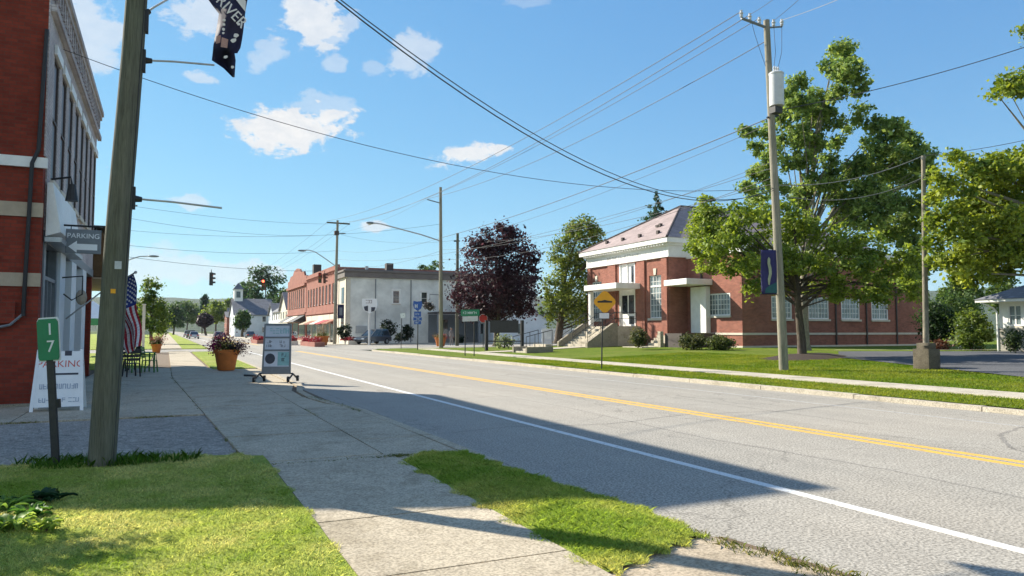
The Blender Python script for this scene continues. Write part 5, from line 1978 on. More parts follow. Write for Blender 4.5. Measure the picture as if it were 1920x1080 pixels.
def gable(name, label, x0, x1, y0, y1, h, rh, wall, roof, axis='y', cat='house', nwin=3, front='x'):
    """a gabled house: ridge along axis; windows on the -y and -x faces"""
    t_ = thing(name, (x0, y0, .05), label, cat)
    mb_ = MB().box(x0, x1, y0, y1, 0, h)
    cx, cy = (x0 + x1) / 2, (y0 + y1) / 2
    if axis == 'y':
        mb_.prism([(x0, y0, h + .002), (x1, y0, h + .002), (cx, y0, h + rh)], (0, y1 - y0, 0))
    else:
        mb_.prism([(x0, y0, h + .002), (x0, y1, h + .002), (x0, cy, h + rh)], (x1 - x0, 0, 0))
    mb_.build('wall', wall, t_)
    r_ = MB()
    o = .35
    for sg in (0, 1):
        if axis == 'y':
            xa = x0 - o if sg == 0 else x1 + o
            za = h - o * rh / (cx - x0)
            r_.prism([(xa, y0 - o, za + .03), (cx, y0 - o, h + rh + .03), (cx, y0 - o, h + rh + .2), (xa, y0 - o, za + .2)], (0, y1 - y0 + 2 * o, 0))
        else:
            ya = y0 - o if sg == 0 else y1 + o
            za = h - o * rh / (cy - y0)
            r_.prism([(x0 - o, ya, za + .03), (x0 - o, cy, h + rh + .03), (x0 - o, cy, h + rh + .2), (x0 - o, ya, za + .2)], (x1 - x0 + 2 * o, 0, 0))
    r_.build('roof', roof, t_)
    for k in range(nwin):
        u = x0 + (x1 - x0) * (k + .5) / nwin
        v_ = y0 + (y1 - y0) * (k + .5) / nwin
        for z in ([1.1, 3.8] if h > 4.8 else [1.1]):
            f = MB().box(u - .5, u + .5, y0 - .06, y0 - .003, z, z + 1.5).build('window', WHITE, t_)
            MB().box(u - .4, u + .4, y0 - .075, y0 - .062, z + .1, z + 1.4).build('pane', GLASS, f)
            f = MB().box(x0 - .06, x0 - .003, v_ - .5, v_ + .5, z, z + 1.5).build('window', WHITE, t_)
            MB().box(x0 - .075, x0 - .062, v_ - .4, v_ + .4, z + .1, z + 1.4).build('pane', GLASS, f)
    return t_


ht = gable('white_church', 'white church with grey roof and small belfry far down the street', 15.6, 25, 198, 214, 5.6, 4.2, PALESIDE, GREYROOF, 'x', 'church', 2)
MB().box(15.9, 18.0, 204.6, 207.4, 5.6, 12.4).build('belfry', WHITE, ht)
MB().add([(15.6, 204.3, 12.4), (18.3, 204.3, 12.4), (18.3, 207.7, 12.4), (15.6, 207.7, 12.4), (16.95, 206, 14.2)], [(0, 1, 4), (1, 2, 4), (2, 3, 4), (3, 0, 4), (3, 2, 1, 0)]).build('belfry_roof', GREYROOF, ht)
MB().box(16.4, 17.4, 204.53, 204.597, 10.2, 11.8).build('louvre', GLASS, ht)
gable('brick_house', 'low red brick house beside the road just past the white church', 16.4, 22, 236, 246, 5.6, 1.6, REDB, GREYROOF, 'x', 'house', 2)
gable('cream_house', 'cream house with dark gable beside the arched brick block', 20.4, 30, 142, 152, 5.6, 3.2, CREAMSIDE, GREYROOF, 'x', 'house', 3)
gable('cream_house', 'white two storey house beyond the cream house', 21, 31, 156, 167, 5.6, 3.4, WHITE, GREYROOF, 'y', 'house', 3)
gable('blue_house', 'pale blue house between the church and the white house', 22, 30, 174, 183, 5.2, 2.6, PALESIDE, GREYROOF, 'x', 'house', 2)
gable('grey_house', 'dark roofed house under the trees at the road end', 19, 30, 262, 275, 4.6, 4.6, GREYSIDE, GREYROOF, 'x', 'house', 2)
gable('white_cottage', 'small white cottage behind the white church', 23, 31, 226, 233, 3.8, 3, WHITE, GREYROOF, 'y', 'house', 2)
gable('distant_house', 'pale house among trees on the near side of the far road', -14, -6, 190, 200, 5.2, 3, WHITE, GREYROOF, 'y', 'house', 2)
gable('roadside_barn', 'brown roofed barn at the far bend of the road', -16, -6, 330, 345, 5, 4, CREAMSIDE, GREYROOF, 'y', 'barn', 2)

hs.location += Vector((.15, -.5, 0))
# garage and low white buildings behind the purple tree
c_ = at(980, 640, 96)
gr = gable('pale_garage', 'small pale blue garage between the purple tree and the green tree', c_.x - 4.2, c_.x + 3.6, c_.y, c_.y + 7, 3.1, 2.2, PALESIDE, GREYROOF, 'y', 'garage', 1)
c_ = at(895, 640, 100)
ann = thing('flat_annex', (c_.x, c_.y, 0), 'low flat roofed grey annex with dark door behind the street sign', 'building')
MB().box(c_.x - 4.5, c_.x + 3.5, c_.y, c_.y + 6, 0, 3.5).build('wall', PALESIDE, ann)
MB().box(c_.x - 4.7, c_.x + 3.7, c_.y - .2, c_.y + 6.2, 3.502, 3.75).build('roof', WHITE, ann)
MB().box(c_.x - 1.1, c_.x - .1, c_.y - .05, c_.y - .003, .05, 2.5).build('door', BLACK, ann)
MB().box(c_.x + .5, c_.x + 2.8, c_.y - .05, c_.y - .003, .05, 2.4).build('garage_door', WHITE, ann)
c_ = at(1066, 638, 84)
fn = thing('white_fence', (c_.x, c_.y, .2), 'white board fence under the green tree left of the library steps', 'fence')
mb = MB()
for k in range(26):
    mb.box(c_.x - 3.4 + k * .26, c_.x - 3.4 + k * .26 + .23, c_.y, c_.y + .03, .1, 1.85)
mb.box(c_.x - 3.4, c_.x + 3.4, c_.y + .032, c_.y + .09, .5, .62).box(c_.x - 3.4, c_.x + 3.4, c_.y + .032, c_.y + .09, 1.5, 1.62)
mb.build('boards', PALESIDE, fn)

# black framed notice board on the lawn
a, b = gp(912, 655, .25), gp(979, 655, .25)
nb = thing('notice_board', ((a.x + b.x) / 2, (a.y + b.y) / 2, .2), 'dark two post notice board on the lawn under the purple tree', 'notice board')
for p in (a, b):
    MB().box(p.x - .1, p.x + .1, p.y - .1, p.y + .1, .1, 2.35).build('post', BLACK, nb)
dv = (b - a)
nv = Vector((dv.y, -dv.x, 0)).normalized() * .08
MB().prism([a + dv * .1 + Vector((0, 0, 1.2)), a + dv * .9 + Vector((0, 0, 1.2)), a + dv * .9 + Vector((0, 0, 2.1)), a + dv * .1 + Vector((0, 0, 2.1))], nv).build('board', IRON, nb)
MB().prism([a + dv * .03 + Vector((0, 0, .55)), a + dv * .97 + Vector((0, 0, .55)), a + dv * .97 + Vector((0, 0, .63)), a + dv * .03 + Vector((0, 0, .63))], nv).build('rail', IRON, nb)
pbush('pale_shrub', 'pale variegated shrub at the foot of the notice board', 945, 640, 57, 20, 11, 900, .14, (.12, .16, .07), (.30, .34, .18), 16)
for px, py, d, rx, ry, lb_ in ((645, 622, 86, 14, 13, 'dark rounded shrub at the cream corner of the clapboard building'), (727, 618, 88, 17, 17, 'dark rounded shrub behind the parked grey car'), (765, 622, 87, 10, 16, 'dark upright shrub behind the blue route sign'), (748, 634, 86, 12, 8, 'low dark shrub between the two taller ones'), (745, 0, 0, 0, 0, None)):
    if lb_:
        pbush('dark_shrub', lb_, px, py, d, rx, ry, 1300, .2, (.010, .022, .010), (.030, .045, .018), int(px), 'dark shrubs along the clapboard wall')
pbush('dark_shrub', 'low dark hedge clump by the annex door', 862, 636, 92, 12, 8, 700, .2, (.010, .022, .010), (.030, .045, .018), 17)

# red brick planters along the far kerb
for i, (px, py, ln, lb_) in enumerate(((585, 648, 8.5, 'red flowering planter under the brick shop fronts'), (652, 645, 5.0, 'red flowering planter right of the crossarm pole'), (484, 643, 7, 'red flowering planter farthest along the street'), (545, 646, 4, 'short red planter between the pots and the far signal'))):
    g = gp(px, py, .05)
    t_ = thing('brick_planter', (g.x, g.y, .05), lb_, 'planter', 'red planters along the far kerb')
    MB().box(g.x - .5, g.x + .5, g.y - ln / 2, g.y + ln / 2, .0, .46).build('planter_wall', CREAM if i % 2 else SALMON, t_)
    V_, F_, C_, _ = leaf_arrays(np.random.default_rng(60 + i), [((g.x, g.y - ln * .25, .62), (.5, ln * .27, .2), 1), ((g.x, g.y + ln * .25, .62), (.5, ln * .27, .2), 1)], .15, 1300, (.17, .018, .016), (.30, .05, .045))
    fast('red_flowers', V_, F_, FLW, t_, C_)

# ================================================================== poles and lamps across the road
PB = gp(1470, 693, .17)
pd = (PB - EYE).dot(FWD)
PT = at(1437, 38, pd + .35)
rp = thing('utility_pole', PB, 'grey utility pole with transformer and violet banner on the far verge', 'utility pole', 'wooden utility poles')


def on(z, a=PB, b=PT):
    return a.lerp(b, (z - a.z) / (b.z - a.z))


MB().tube([PB.lerp(PT, i / 10) - Vector((0, 0, .3 if i == 0 else 0)) for i in range(11)], [.17 - .006 * i for i in range(11)], 16).build('pole', POLEG, rp, smooth=True)
ca, cb_ = at(1390, 34, pd - .3), at(1466, 50, pd + .9)
mid = on(PT.z - .28)
am = MB()
am.tube([ca, mid], .05, 6).tube([mid, cb_], .035, 6)
am.build('crossarm', GREYMETAL, rp)
INS = []
for p in (ca, ca.lerp(mid, .33), ca.lerp(mid, .7), mid.lerp(cb_, .45), cb_):
    MB().lathe(tuple(p + Vector((0, 0, .02))), [(.03, 0), (.07, .06), (.04, .1), (.08, .16), (.04, .22), (.05, .27)], 10).build('insulator', CAN, rp)
    INS.append(p + Vector((0, 0, .25)))
q = at(1456, 168, pd - .3)
r_ = 13 * pd / FL
hh = 32 * pd / FL
tc = MB().lathe((q.x, q.y, q.z - hh), [(r_ * .6, 0), (r_ * .98, .02), (r_, .06), (r_, hh * 1.86), (r_ * 1.06, hh * 1.88), (r_ * 1.06, hh * 1.95), (r_ * .85, hh * 2.02), (r_ * .3, hh * 2.06)], 24).build('transformer_can', CAN, rp, smooth=True)
for k in range(3):
    MB().lathe((q.x + (-.1 + .1 * k), q.y, q.z + hh), [(.035, 0), (.05, .06), (.03, .1), (.045, .16), (.015, .24)], 8).build('bushing', CAN, tc)
MB().obox(q - Vector((.05, 0, hh + .15)), (.36, .3, .22)).build('transformer_bracket', IRON, rp)
z_ = at(1447, 215, pd).z
MB().tube([on(z_) + Vector((-.2, 0, -.06)), on(z_) + Vector((.45, .1, .12))], .04, 6).build('secondary_rack', IRON, rp)
lead = MB()
for s_, e_ in ((INS[3], q + Vector((-.1, 0, hh + .2))), (INS[4], q + Vector((.1, 0, hh + .2))), (INS[1], on(at(1447, 120, pd).z) + Vector((-.15, 0, 0)))):
    m_ = s_.lerp(e_, .5) + Vector((.08, 0, -.3))
    lead.tube([s_, s_.lerp(m_, .5) + Vector((0, 0, -.08)), m_, e_], .009, 5)
lead.build('lead_wire', IRON, rp)

# violet banner
b0, b1 = at(1428, 469, pd - .25), at(1456, 551, pd - .25)
vb = thing('pole_banner', at(1442, 510, pd - .25), 'violet street banner with pale emblem on the grey utility pole', 'banner')
U = RGT
w2, h2 = 14.5 * pd / FL, 41 * pd / FL
cc = at(1441.5, 510, pd - .25)
mb = MB()
NB = 10
for i in range(NB + 1):
    for j in range(5):
        f, u = i / NB, j / 4 - .5
        mb.v.append(tuple(cc + U * (2 * w2 * u) + Vector((0, 0, h2 - 2 * h2 * f)) + FWD * .03 * math.sin(f * 6 + u * 4)))
for i in range(NB):
    for j in range(4):
        a = i * 5 + j
        mb.f.append((a, a + 1, a + 6, a + 5))
        mb.mi.append(0)
o = mb.build('banner_cloth', PURPLE, vb, smooth='all')
o.modifiers.new('thickness', 'SOLIDIFY').thickness = .006
em = [(-.02, .72), (.12, .62), (.10, .40), (.22, .2), (.24, -.1), (.10, -.35), (.02, -.62), (-.12, -.6), (-.16, -.35), (-.04, -.1), (-.06, .15), (-.16, .4), (-.14, .62)]
MB().prism([cc - FWD * .055 + U * (w2 * 1.3 * u) + Vector((0, 0, h2 * v * .95)) for u, v in em], FWD * .004).build('emblem', plain('pale sage print', (.30, .33, .22), .8), vb)
MB().prism([cc - FWD * .057 + U * (w2 * u) + Vector((0, 0, h2 * v)) for u, v in ((0, -.62), (.95, -.45), (.95, -.95), (-.6, -.95), (-.5, -.75))], FWD * .004).build('teal_print', plain('deep teal print', (.02, .09, .10), .8), vb)
for sgn in (1, -1):
    e = cc + Vector((0, 0, sgn * h2)) - U * (w2 * 1.15)
    MB().tube([e, on(e.z)], .018, 6).build('banner_arm', IRON, vb)

# far poles
P8 = gp(827, 652, .12)
d8 = (P8 - EYE).dot(FWD)
T8 = at(826, 351, d8)
p8 = thing('utility_pole', P8, 'tall wooden pole with long street lamp arm at the lawn corner', 'utility pole', 'wooden utility poles')
MB().tube([P8 - Vector((0, 0, .2)), P8.lerp(T8, .5), T8], [.19, .16, .12], 12).build('pole', POLEG, p8, smooth=True)
k0 = at(801, 374, d8)
MB().tube([k0, at(826, 381, d8)], .05, 6).build('crossarm', GREYMETAL, p8)
la = [at(826, 452, d8), at(790, 440, d8 - .2), at(745, 428, d8 - .3), at(715, 420, d8 - .4), at(700, 418, d8 - .4)]
MB().tube(la, .055, 8).build('lamp_arm', STEEL, p8)
e_ = at(695, 418, d8 - .4)
lh_ = MB().ball(e_, (.42, .16, .11), 12, 8).build('lamp_head', GREYMETAL, p8, smooth='all')
MB().ball(e_ - Vector((.1, 0, .09)), (.2, .12, .08), 10, 6).build('lens', CREAM, lh_, smooth='all')
ha = at(806, 575, d8)
hb = thing('hanging_basket', ha, 'dark hanging flower basket on the lamp pole arm', 'flower basket')
MB().tube([at(826, 553, d8), at(806, 552, d8), at(806, 562, d8)], .025, 6).build('bracket', IRON, hb)
MB().lathe((ha.x, ha.y, ha.z - .35), [(.08, 0), (.32, .2), (.40, .38), (.36, .4)], 14).build('basket', IRON, hb)
V_, F_, C_, _ = leaf_arrays(np.random.default_rng(5), [(tuple(ha + Vector((0, 0, .12))), (.55, .55, .32), 1)], .1, 900, (.012, .015, .010), (.05, .03, .025))
fast('foliage', V_, F_, LEAF, hb, C_)

P6 = gp(628, 642, .05)
d6 = (P6 - EYE).dot(FWD)
d6 = 86
P6 = at(627, 643, d6)
P6.z = .05
T6 = at(633, 413, d6)
p6 = thing('utility_pole', P6, 'distant wooden pole with flat crossarm before the brick shops', 'utility pole', 'wooden utility poles')
MB().tube([P6, P6.lerp(T6, .5), T6], [.2, .17, .13], 10).build('pole', POLEG, p6, smooth=True)
MB().tube([at(613, 417, d6), at(656, 420, d6)], .10, 6).build('crossarm', POLEM, p6)
MB().tube([at(627, 437, d6), at(648, 438, d6)], .06, 6).build('lower_crossarm', POLEM, p6)
MB().obox(at(631, 437, d6), (.5, .4, .5)).build('junction_can', DARKTRIM, p6)
la = [at(628, 498, d6), at(610, 485, d6), at(592, 473, d6), at(580, 469, d6), at(566, 469, d6)]
MB().tube(la, .06, 6).build('lamp_arm', STEEL, p6)
MB().ball(at(566, 470, d6), (.5, .2, .12), 10, 6).build('lamp_head', GREYMETAL, p6, smooth='all')
nb_ = at(639, 584, d6)
bn2 = thing('pole_banner', nb_, 'dark navy banner on the distant crossarm pole', 'banner')
MB().obox(nb_, (.75, .03, 1.6)).build('banner_cloth', NAVY, bn2)
MB().tube([nb_ + Vector((-.6, 0, .8)), nb_ + Vector((.4, 0, .8))], .02, 6).tube([nb_ + Vector((-.6, 0, -.8)), nb_ + Vector((.4, 0, -.8))], .02, 6).build('banner_arm', IRON, bn2)
MB().obox(nb_ - Vector((0, .02, 0)), (.35, .02, .9)).build('print', GREYMETAL, bn2)

P9 = at(857, 640, 74)
P9.z = .1
T9 = at(858, 437, 74)
p9 = thing('utility_pole', P9, 'dark shorter pole beside the purple tree on the cross street', 'utility pole', 'wooden utility poles')
MB().tube([P9, T9], [.19, .13], 10).build('pole', POLEM, p9, smooth=True)
MB().tube([at(851, 452, 74), at(862, 452, 74)], .08, 6).build('cable_bracket', IRON, p9)

lp0 = at(212, 640, 60)
lp0.z = .05
lt_ = at(212, 505, 60)
ll = thing('street_lamp', lp0, 'street lamp with curved arm mostly hidden behind the wooden pole', 'street lamp')
MB().tube([lp0, lt_], [.12, .07], 8).build('pole', STEEL, ll)
MB().tube([lt_, at(225, 496, 60), at(245, 486, 60), at(262, 481, 60), at(285, 480, 60)], .045, 6).build('lamp_arm', STEEL, ll)
MB().ball(at(288, 480.5, 60), (.42, .16, .09), 10, 6).build('lamp_head', GREYMETAL, ll, smooth='all')


# ------------------------------------------------------------------ traffic signals on span wires
REDGLOW = emit('red signal lamp', (1.0, .12, .05), 3.0)
AMBER = plain('amber lens', (.25, .12, .02), .3)
GREENLENS = plain('green lens', (.02, .10, .05), .3)


def signal(loc, rz, label, housing, lit, sc=1.0):
    t_ = thing('traffic_signal', (0, 0, 0), label, 'traffic signal', 'signals over the crossing')
    MB().box(-.17, .17, -.12, .12, -.55, .55).build('housing', housing, t_, bevel=.02)
    for k, m_ in ((.36, REDGLOW if lit else SIGNRED), (0, AMBER), (-.36, GREENLENS)):
        MB().tube([(0, -.122, k), (0, -.14, k)], .125, 14).build('lens', m_, t_)
        v_ = MB()
        for a_ in range(7):
            a0, a1 = math.pi * a_ / 7, math.pi * (a_ + 1) / 7
            v_.prism([(.14 * math.cos(a0), -.125, k + .14 * math.sin(a0)), (.14 * math.cos(a1), -.125, k + .14 * math.sin(a1)), (.15 * math.cos(a1), -.125, k + .15 * math.sin(a1)), (.15 * math.cos(a0), -.125, k + .15 * math.sin(a0))], (0, -.2, 0))
        v_.build('visor', housing, t_)
    MB().cyl((0, 0, .55), (0, 0, .8), .03).build('hanger', IRON, t_)
    t_.location = loc
    t_.rotation_euler = (0, 0, rz)
    t_.scale = (sc, sc, sc)
    return t_


SG = plain('signal brown', (.10, .035, .02), .5)
s1 = at(396, 523, 66)
signal(s1, R(75), 'dark signal seen edge on, hanging alone over the road', IRON, False, 1.05)
s2 = at(494, 534, 76)
signal(s2, R(-20), 'signal with glowing red lamp before the dark far tree', SG, True, 1.0)
s3 = at(600, 521, 76)
signal(s3, R(-18), 'brown signal hanging before the brick shops, facing the road', SG, False, .95)
signal(s3 + Vector((.55, .45, 0)), R(72), 'brown signal hanging before the brick shops, turned to the cross street', SG, False, .95)

# ------------------------------------------------------------------ signs
g = gp(1128, 692, .12)
dd = (g - EYE).dot(FWD)
ys_ = thing('warning_sign', g, 'yellow diamond warning sign with black bar symbol on a thin post', 'road sign')
c_ = at(1134, 566, dd - .05)
MB().tube([g, at(1130, 575, dd)], .028, 8).build('post', IRON, ys_)
rr = 22 * dd / FL


def rdia(c, r, n=5, cor=.16):
    out = []
    for k in range(4):
        a = k * math.pi / 2
        for j in range(n):
            b = a + (j / (n - 1) - .5) * .5
            t_ = (1 - cor) + cor * .2 * math.cos((j / (n - 1) - .5) * 3)
            out.append(c + RGT * (r * t_ * math.cos(b)) + UPV * (r * t_ * math.sin(b)))
    return out


pl_ = MB().prism(rdia(c_, rr * 1.05), FWD * .008).build('sign_plate', SIGNYEL, ys_)
mb = MB()
bw = rr * .62
mb.prism([c_ - FWD * .004 + RGT * u * bw + UPV * v * rr for u, v in ((-1, -.07), (1, -.07), (1, .07), (.45, .1), (0, .17), (-.45, .1), (-1, .07))], FWD * .003)
mb.build('bump_symbol', BLACK, pl_)
MB().prism([at(1124, 587, dd - .05), at(1142, 587, dd - .05), at(1142, 597, dd - .05), at(1124, 597, dd - .05)], FWD * .01).build('plate_below', FLAGWHITE, ys_)

a, b = gp(872, 667, .12), gp(889, 667, .12)
da = (a - EYE).dot(FWD)
gs = thing('street_sign', a, 'green street sign on two thin posts near the purple tree', 'road sign')
for p, px in ((a, 872), (b, 889)):
    MB().tube([p, at(px, 583, da)], .03, 6).build('post', IRON, gs)
pl_ = MB().prism([at(864, 581, da - .05), at(899, 580, da - .05), at(899, 592, da - .05), at(864, 593, da - .05)], FWD * .015).build('sign_plate', SIGNGREEN, gs)
mb = MB()
scribble(mb, at(881, 586.5, da - .052), RGT, UPV, .8, .14, 3)
mb.build('print', SIGNWHITE, pl_)
MB().prism([at(867, 593.5, da - .05), at(896, 592.5, da - .05), at(896, 602, da - .05), at(867, 603, da - .05)], FWD * .015).build('lower_plate', CAN, gs)

g = gp(783, 656, .1)
dd = (g - EYE).dot(FWD)
bsn = thing('route_sign', g, 'tall blue stacked route signs on a post at the lawn corner', 'road sign')
MB().tube([g, at(784, 565, dd)], .04, 6).build('post', IRON, bsn)
sh = [(-.9, 1), (0, .82), (.9, 1), (1, .2), (.8, -.5), (0, -1), (-.8, -.5), (-1, .2)]
MB().prism([at(783 + 8.5 * u, 573.5 - 9.5 * v, dd - .06) for u, v in sh], FWD * .01).build('shield_plate', SIGNBLUE, bsn)
mb = MB()
scribble(mb, at(783, 574, dd - .068), RGT, UPV, .42, .3, 6)
mb.build('print', SIGNWHITE, bsn)
for y0_, y1_, w_ in ((584, 594, 6.5), (595, 601, 8), (602, 608, 6.5)):
    MB().prism([at(783 - w_, y0_, dd - .06), at(783 + w_, y0_, dd - .06), at(783 + w_, y1_, dd - .06), at(783 - w_, y1_, dd - .06)], FWD * .01).build('blue_plate', SIGNBLUE, bsn)
    mb = MB()
    scribble(mb, at(783, (y0_ + y1_) / 2, dd - .068), RGT, UPV, .34, .14, int(y0_))
    mb.build('print', PAPER, bsn)

g = gp(752, 653, .08)
dd = (g - EYE).dot(FWD)
ts = thing('small_sign', g, 'small white plate on a thin post left of the blue route sign', 'road sign')
MB().tube([g, at(753, 592, dd)], .03, 6).build('post', IRON, ts)
MB().prism([at(750, 588, dd - .04), at(759, 587, dd - .04), at(760, 595, dd - .04), at(752, 597, dd - .04)], FWD * .01).build('sign_plate', SIGNWHITE, ts)
MB().tube([at(753, 591, dd), at(757, 591, dd - .04)], .02, 6).build('clamp', IRON, ts)

q = at(692, 646, 82)
bs_ = thing('roundel_sign', (q.x, q.y, .05), 'white and dark roundel pole sign beside the parked grey car', 'sign')
MB().cyl((q.x, q.y, .0), tuple(at(693, 586, 82)), .13, .11).build('post', CAN, bs_)
mb = MB()
mb.prism([at(679, 560, 81.8), at(707, 560, 81.8), at(707.5, 573, 81.8), at(704, 582, 81.8), at(693, 588, 81.8), at(682, 582, 81.8), at(678.5, 573, 81.8)], FWD * .2)
mb.build('sign_face', SIGNWHITE, bs_)
MB().prism([at(682, 575, 81.78), at(690, 573, 81.78), at(690, 584, 81.78), at(684, 582, 81.78)], FWD * -.02).prism([at(696, 576, 81.78), at(704, 576, 81.78), at(702, 583, 81.78), at(696, 585, 81.78)], FWD * -.021).build('dark_print', INK, bs_)
mb = MB()
scribble(mb, at(693, 565.5, 81.77), RGT, UPV, .85, .36, 51)
mb.build('print', plain('grey violet print', (.22, .17, .20), .6), bs_)

q = at(906, 640, 62)
rs_ = thing('red_sign', (q.x, q.y, .2), 'red octagonal sign half hidden by the purple tree', 'road sign')
MB().cyl((q.x, q.y, .1), tuple(at(906, 603, 62)), .03).build('post', IRON, rs_)
c_ = at(906, 597, 61.9)
MB().prism([c_ + RGT * .36 * math.cos(R(22.5 + 45 * k)) + UPV * .36 * math.sin(R(22.5 + 45 * k)) for k in range(8)], FWD * .01).build('sign_plate', SIGNRED, rs_)
MB().prism([c_ - FWD * .003 + RGT * (.38) * math.cos(R(22.5 + 45 * k)) + UPV * .38 * math.sin(R(22.5 + 45 * k)) + FWD * .01 for k in range(8)], FWD * .005).build('plate_edge', SIGNWHITE, rs_)

# ------------------------------------------------------------------ cars


def car(loc, rz, paint, label, suv=False, group='cars along the street'):
    t_ = thing('parked_car', (0, 0, 0), label, 'car', group)
    h1, h2 = (.95, 1.72) if suv else (.82, 1.42)
    side = [(-2.25, .32), (-2.28, .62), (-2.18, h1 - .05), (-1.9, h1), (.75, h1 + .02), (1.9, h1 - .14), (2.22, h1 - .3), (2.26, .45), (2.15, .28)]
    b_ = MB()
    secs = [(-.86, .93), (-.80, 1.0), (.80, 1.0), (.86, .93)]
    n_ = len(side)
    for (y, k) in secs:
        b_.v += [(x * (0.985 if k < 1 else 1), y, .28 + (z - .28) * k) for x, z in side]
    for i in range(3):
        for j in range(n_):
            b_.f.append((i * n_ + j, i * n_ + (j + 1) % n_, (i + 1) * n_ + (j + 1) % n_, (i + 1) * n_ + j))
            b_.mi.append(0)
    b_.f += [tuple(range(n_ - 1, -1, -1)), tuple(3 * n_ + j for j in range(n_))]
    b_.mi += [0, 0]
    b_.build('body', paint, t_, smooth=True, bevel=.03)
    xr, xf, tr, tf = (-2.05, 1.05, -1.85, .1) if suv else (-1.6, .95, -1.0, .05)
    c_ = MB()
    q_ = [(-.78, xr, xf, h1 - .01), (-.62, tr, tf, h2 - .06)]
    lo_ = [(xr, -.78), (xf, -.78), (xf, .78), (xr, .78)]
    hi_ = [(tr, -.62), (tf, -.62), (tf, .62), (tr, .62)]
    c_.add([(x, y, h1 + .0) for x, y in lo_] + [(x, y, h2 - .06) for x, y in hi_], [(0, 1, 5, 4), (1, 2, 6, 5), (2, 3, 7, 6), (3, 0, 4, 7)])
    c_.build('windows', GLASS, t_)
    rf_ = MB().add([(x * 1.0, y, h2 - .058) for x, y in hi_] + [(tr + .12, -.55, h2), (tf - .12, -.55, h2), (tf - .12, .55, h2), (tr + .12, .55, h2)], [(3, 2, 1, 0), (4, 5, 6, 7), (0, 1, 5, 4), (1, 2, 6, 5), (2, 3, 7, 6), (3, 0, 4, 7)])
    for (x0_, y0_), (x1_, y1_) in zip(lo_, hi_):
        rf_.tube([(x0_, y0_ * 1.005, h1), (x1_, y1_ * 1.005, h2 - .05)], .04, 5)
    xm = (xr + xf) / 2
    for y in (-1, 1):
        rf_.tube([(xm, y * .785, h1), ((tr + tf) / 2, y * .625, h2 - .05)], .035, 5)
    rf_.build('roof', paint, t_)
    for x in (-1.42, 1.42):
        for y in (-.80, .80):
            s_ = 1 if y > 0 else -1
            w_ = MB().tube([(x, y - .1, .33), (x, y + .1, .33)], .33, 18).build('wheel', TYRE, t_)
            MB().tube([(x, y + s_ * .08, .33), (x, y + s_ * .112, .33)], .2, 12).build('rim', STEEL, w_)
    for y in (-.62, .62):
        MB().box(2.12, 2.235, y - .2, y + .2, .55, .68).build('headlight', SIGNWHITE, t_)
        MB().box(-2.285, -2.2, y - .18, y + .18, .62, .8).build('tail_light', SIGNRED, t_)
    MB().box(2.2, 2.28, -.55, .55, .36, .5).build('grille', BLACK, t_)
    t_.location = loc
    t_.rotation_euler = (0, 0, rz)
    return t_


def carpaint(name, c):
    m = plain(name, c, .3, .06, 2, bmp=0, spec=.6)
    m.node_tree.nodes['Principled BSDF'].inputs['Coat Weight'].default_value = .6
    return m


GREYCAR = carpaint('dark grey car paint', (.075, .08, .09))
REDCAR = carpaint('maroon car paint', (.10, .012, .015))
SILVER = carpaint('silver car paint', (.42, .44, .46))
DARKCAR = carpaint('black car paint', (.03, .032, .036))
q = at(699, 642, 85.5)
car((q.x, q.y, .06), R(211), GREYCAR, 'grey sport utility car parked before the clapboard building', True)
car((7.3, 119, 0), R(90), REDCAR, 'maroon car driving away behind the big orange flower pot', False)
car((5.0, 158, 0), R(90), SILVER, 'silver car nearest of those along the far left kerb', False)
car((4.9, 172, 0), R(90), DARKCAR, 'black car second along the far left kerb', True)
car((5.0, 205, 0), R(90), SILVER, 'pale car farthest along the left kerb', True)
car((7.6, 238, 0), R(90), DARKCAR, 'dark car in the far lane heading away', False)
car((16.4, 168, .05), R(90), DARKCAR, 'dark car parked before the cream houses', False)
car((11.2, 190, 0), R(270), SILVER, 'silver car coming towards the crossing', False)

# ------------------------------------------------------------------ a person by the lamp pole pot
pq = gp(846, 648, .12)
ps_ = thing('person', (0, 0, 0), 'person in pale grey clothes with dark hair standing by the orange pot', 'person')


def skin_body(name, parent, pts, edges, radii, mat, root_i=0):
    me = bpy.data.meshes.new(name)
    me.from_pydata(pts, edges, [])
    o = bpy.data.objects.new(name, me)
    COL.objects.link(o)
    o.parent = parent
    m = o.modifiers.new('skin', 'SKIN')
    m.use_smooth_shade = True
    for i, (r1, r2) in enumerate(radii):
        me.skin_vertices[0].data[i].radius = (r1, r2)
        me.skin_vertices[0].data[i].use_root = (i == root_i)
    o.modifiers.new('sub', 'SUBSURF').levels = 1
    o.modifiers['sub'].render_levels = 2
    me.materials.append(mat)
    return o


P_ = [(0, 0, .95), (0, 0, 1.15), (0, 0, 1.38), (0, 0, 1.50), (0, -.01, 1.56),
      (-.10, 0, .88), (-.11, -.02, .48), (-.11, .02, .08), (-.11, -.10, .03),
      (.10, 0, .88), (.12, -.06, .48), (.13, .0, .08), (.13, -.12, .03),
      (-.19, 0, 1.40), (-.26, .02, 1.13), (-.25, -.06, .90), (.19, 0, 1.40), (.27, .02, 1.13), (.25, -.08, .91)]
E_ = [(0, 1), (1, 2), (2, 3), (3, 4), (0, 5), (5, 6), (6, 7), (7, 8), (0, 9), (9, 10), (10, 11), (11, 12), (2, 13), (13, 14), (14, 15), (2, 16), (16, 17), (17, 18)]
R_ = [(.15, .11), (.14, .10), (.16, .11), (.06, .06), (.05, .05), (.09, .09), (.06, .06), (.045, .045), (.045, .035), (.09, .09), (.06, .06), (.045, .045), (.045, .035), (.065, .065), (.048, .048), (.035, .035), (.065, .065), (.048, .048), (.035, .035)]
body = skin_body('body', ps_, P_, E_, R_, plain('pale grey clothes', (.22, .21, .21), .85))
hd = MB()
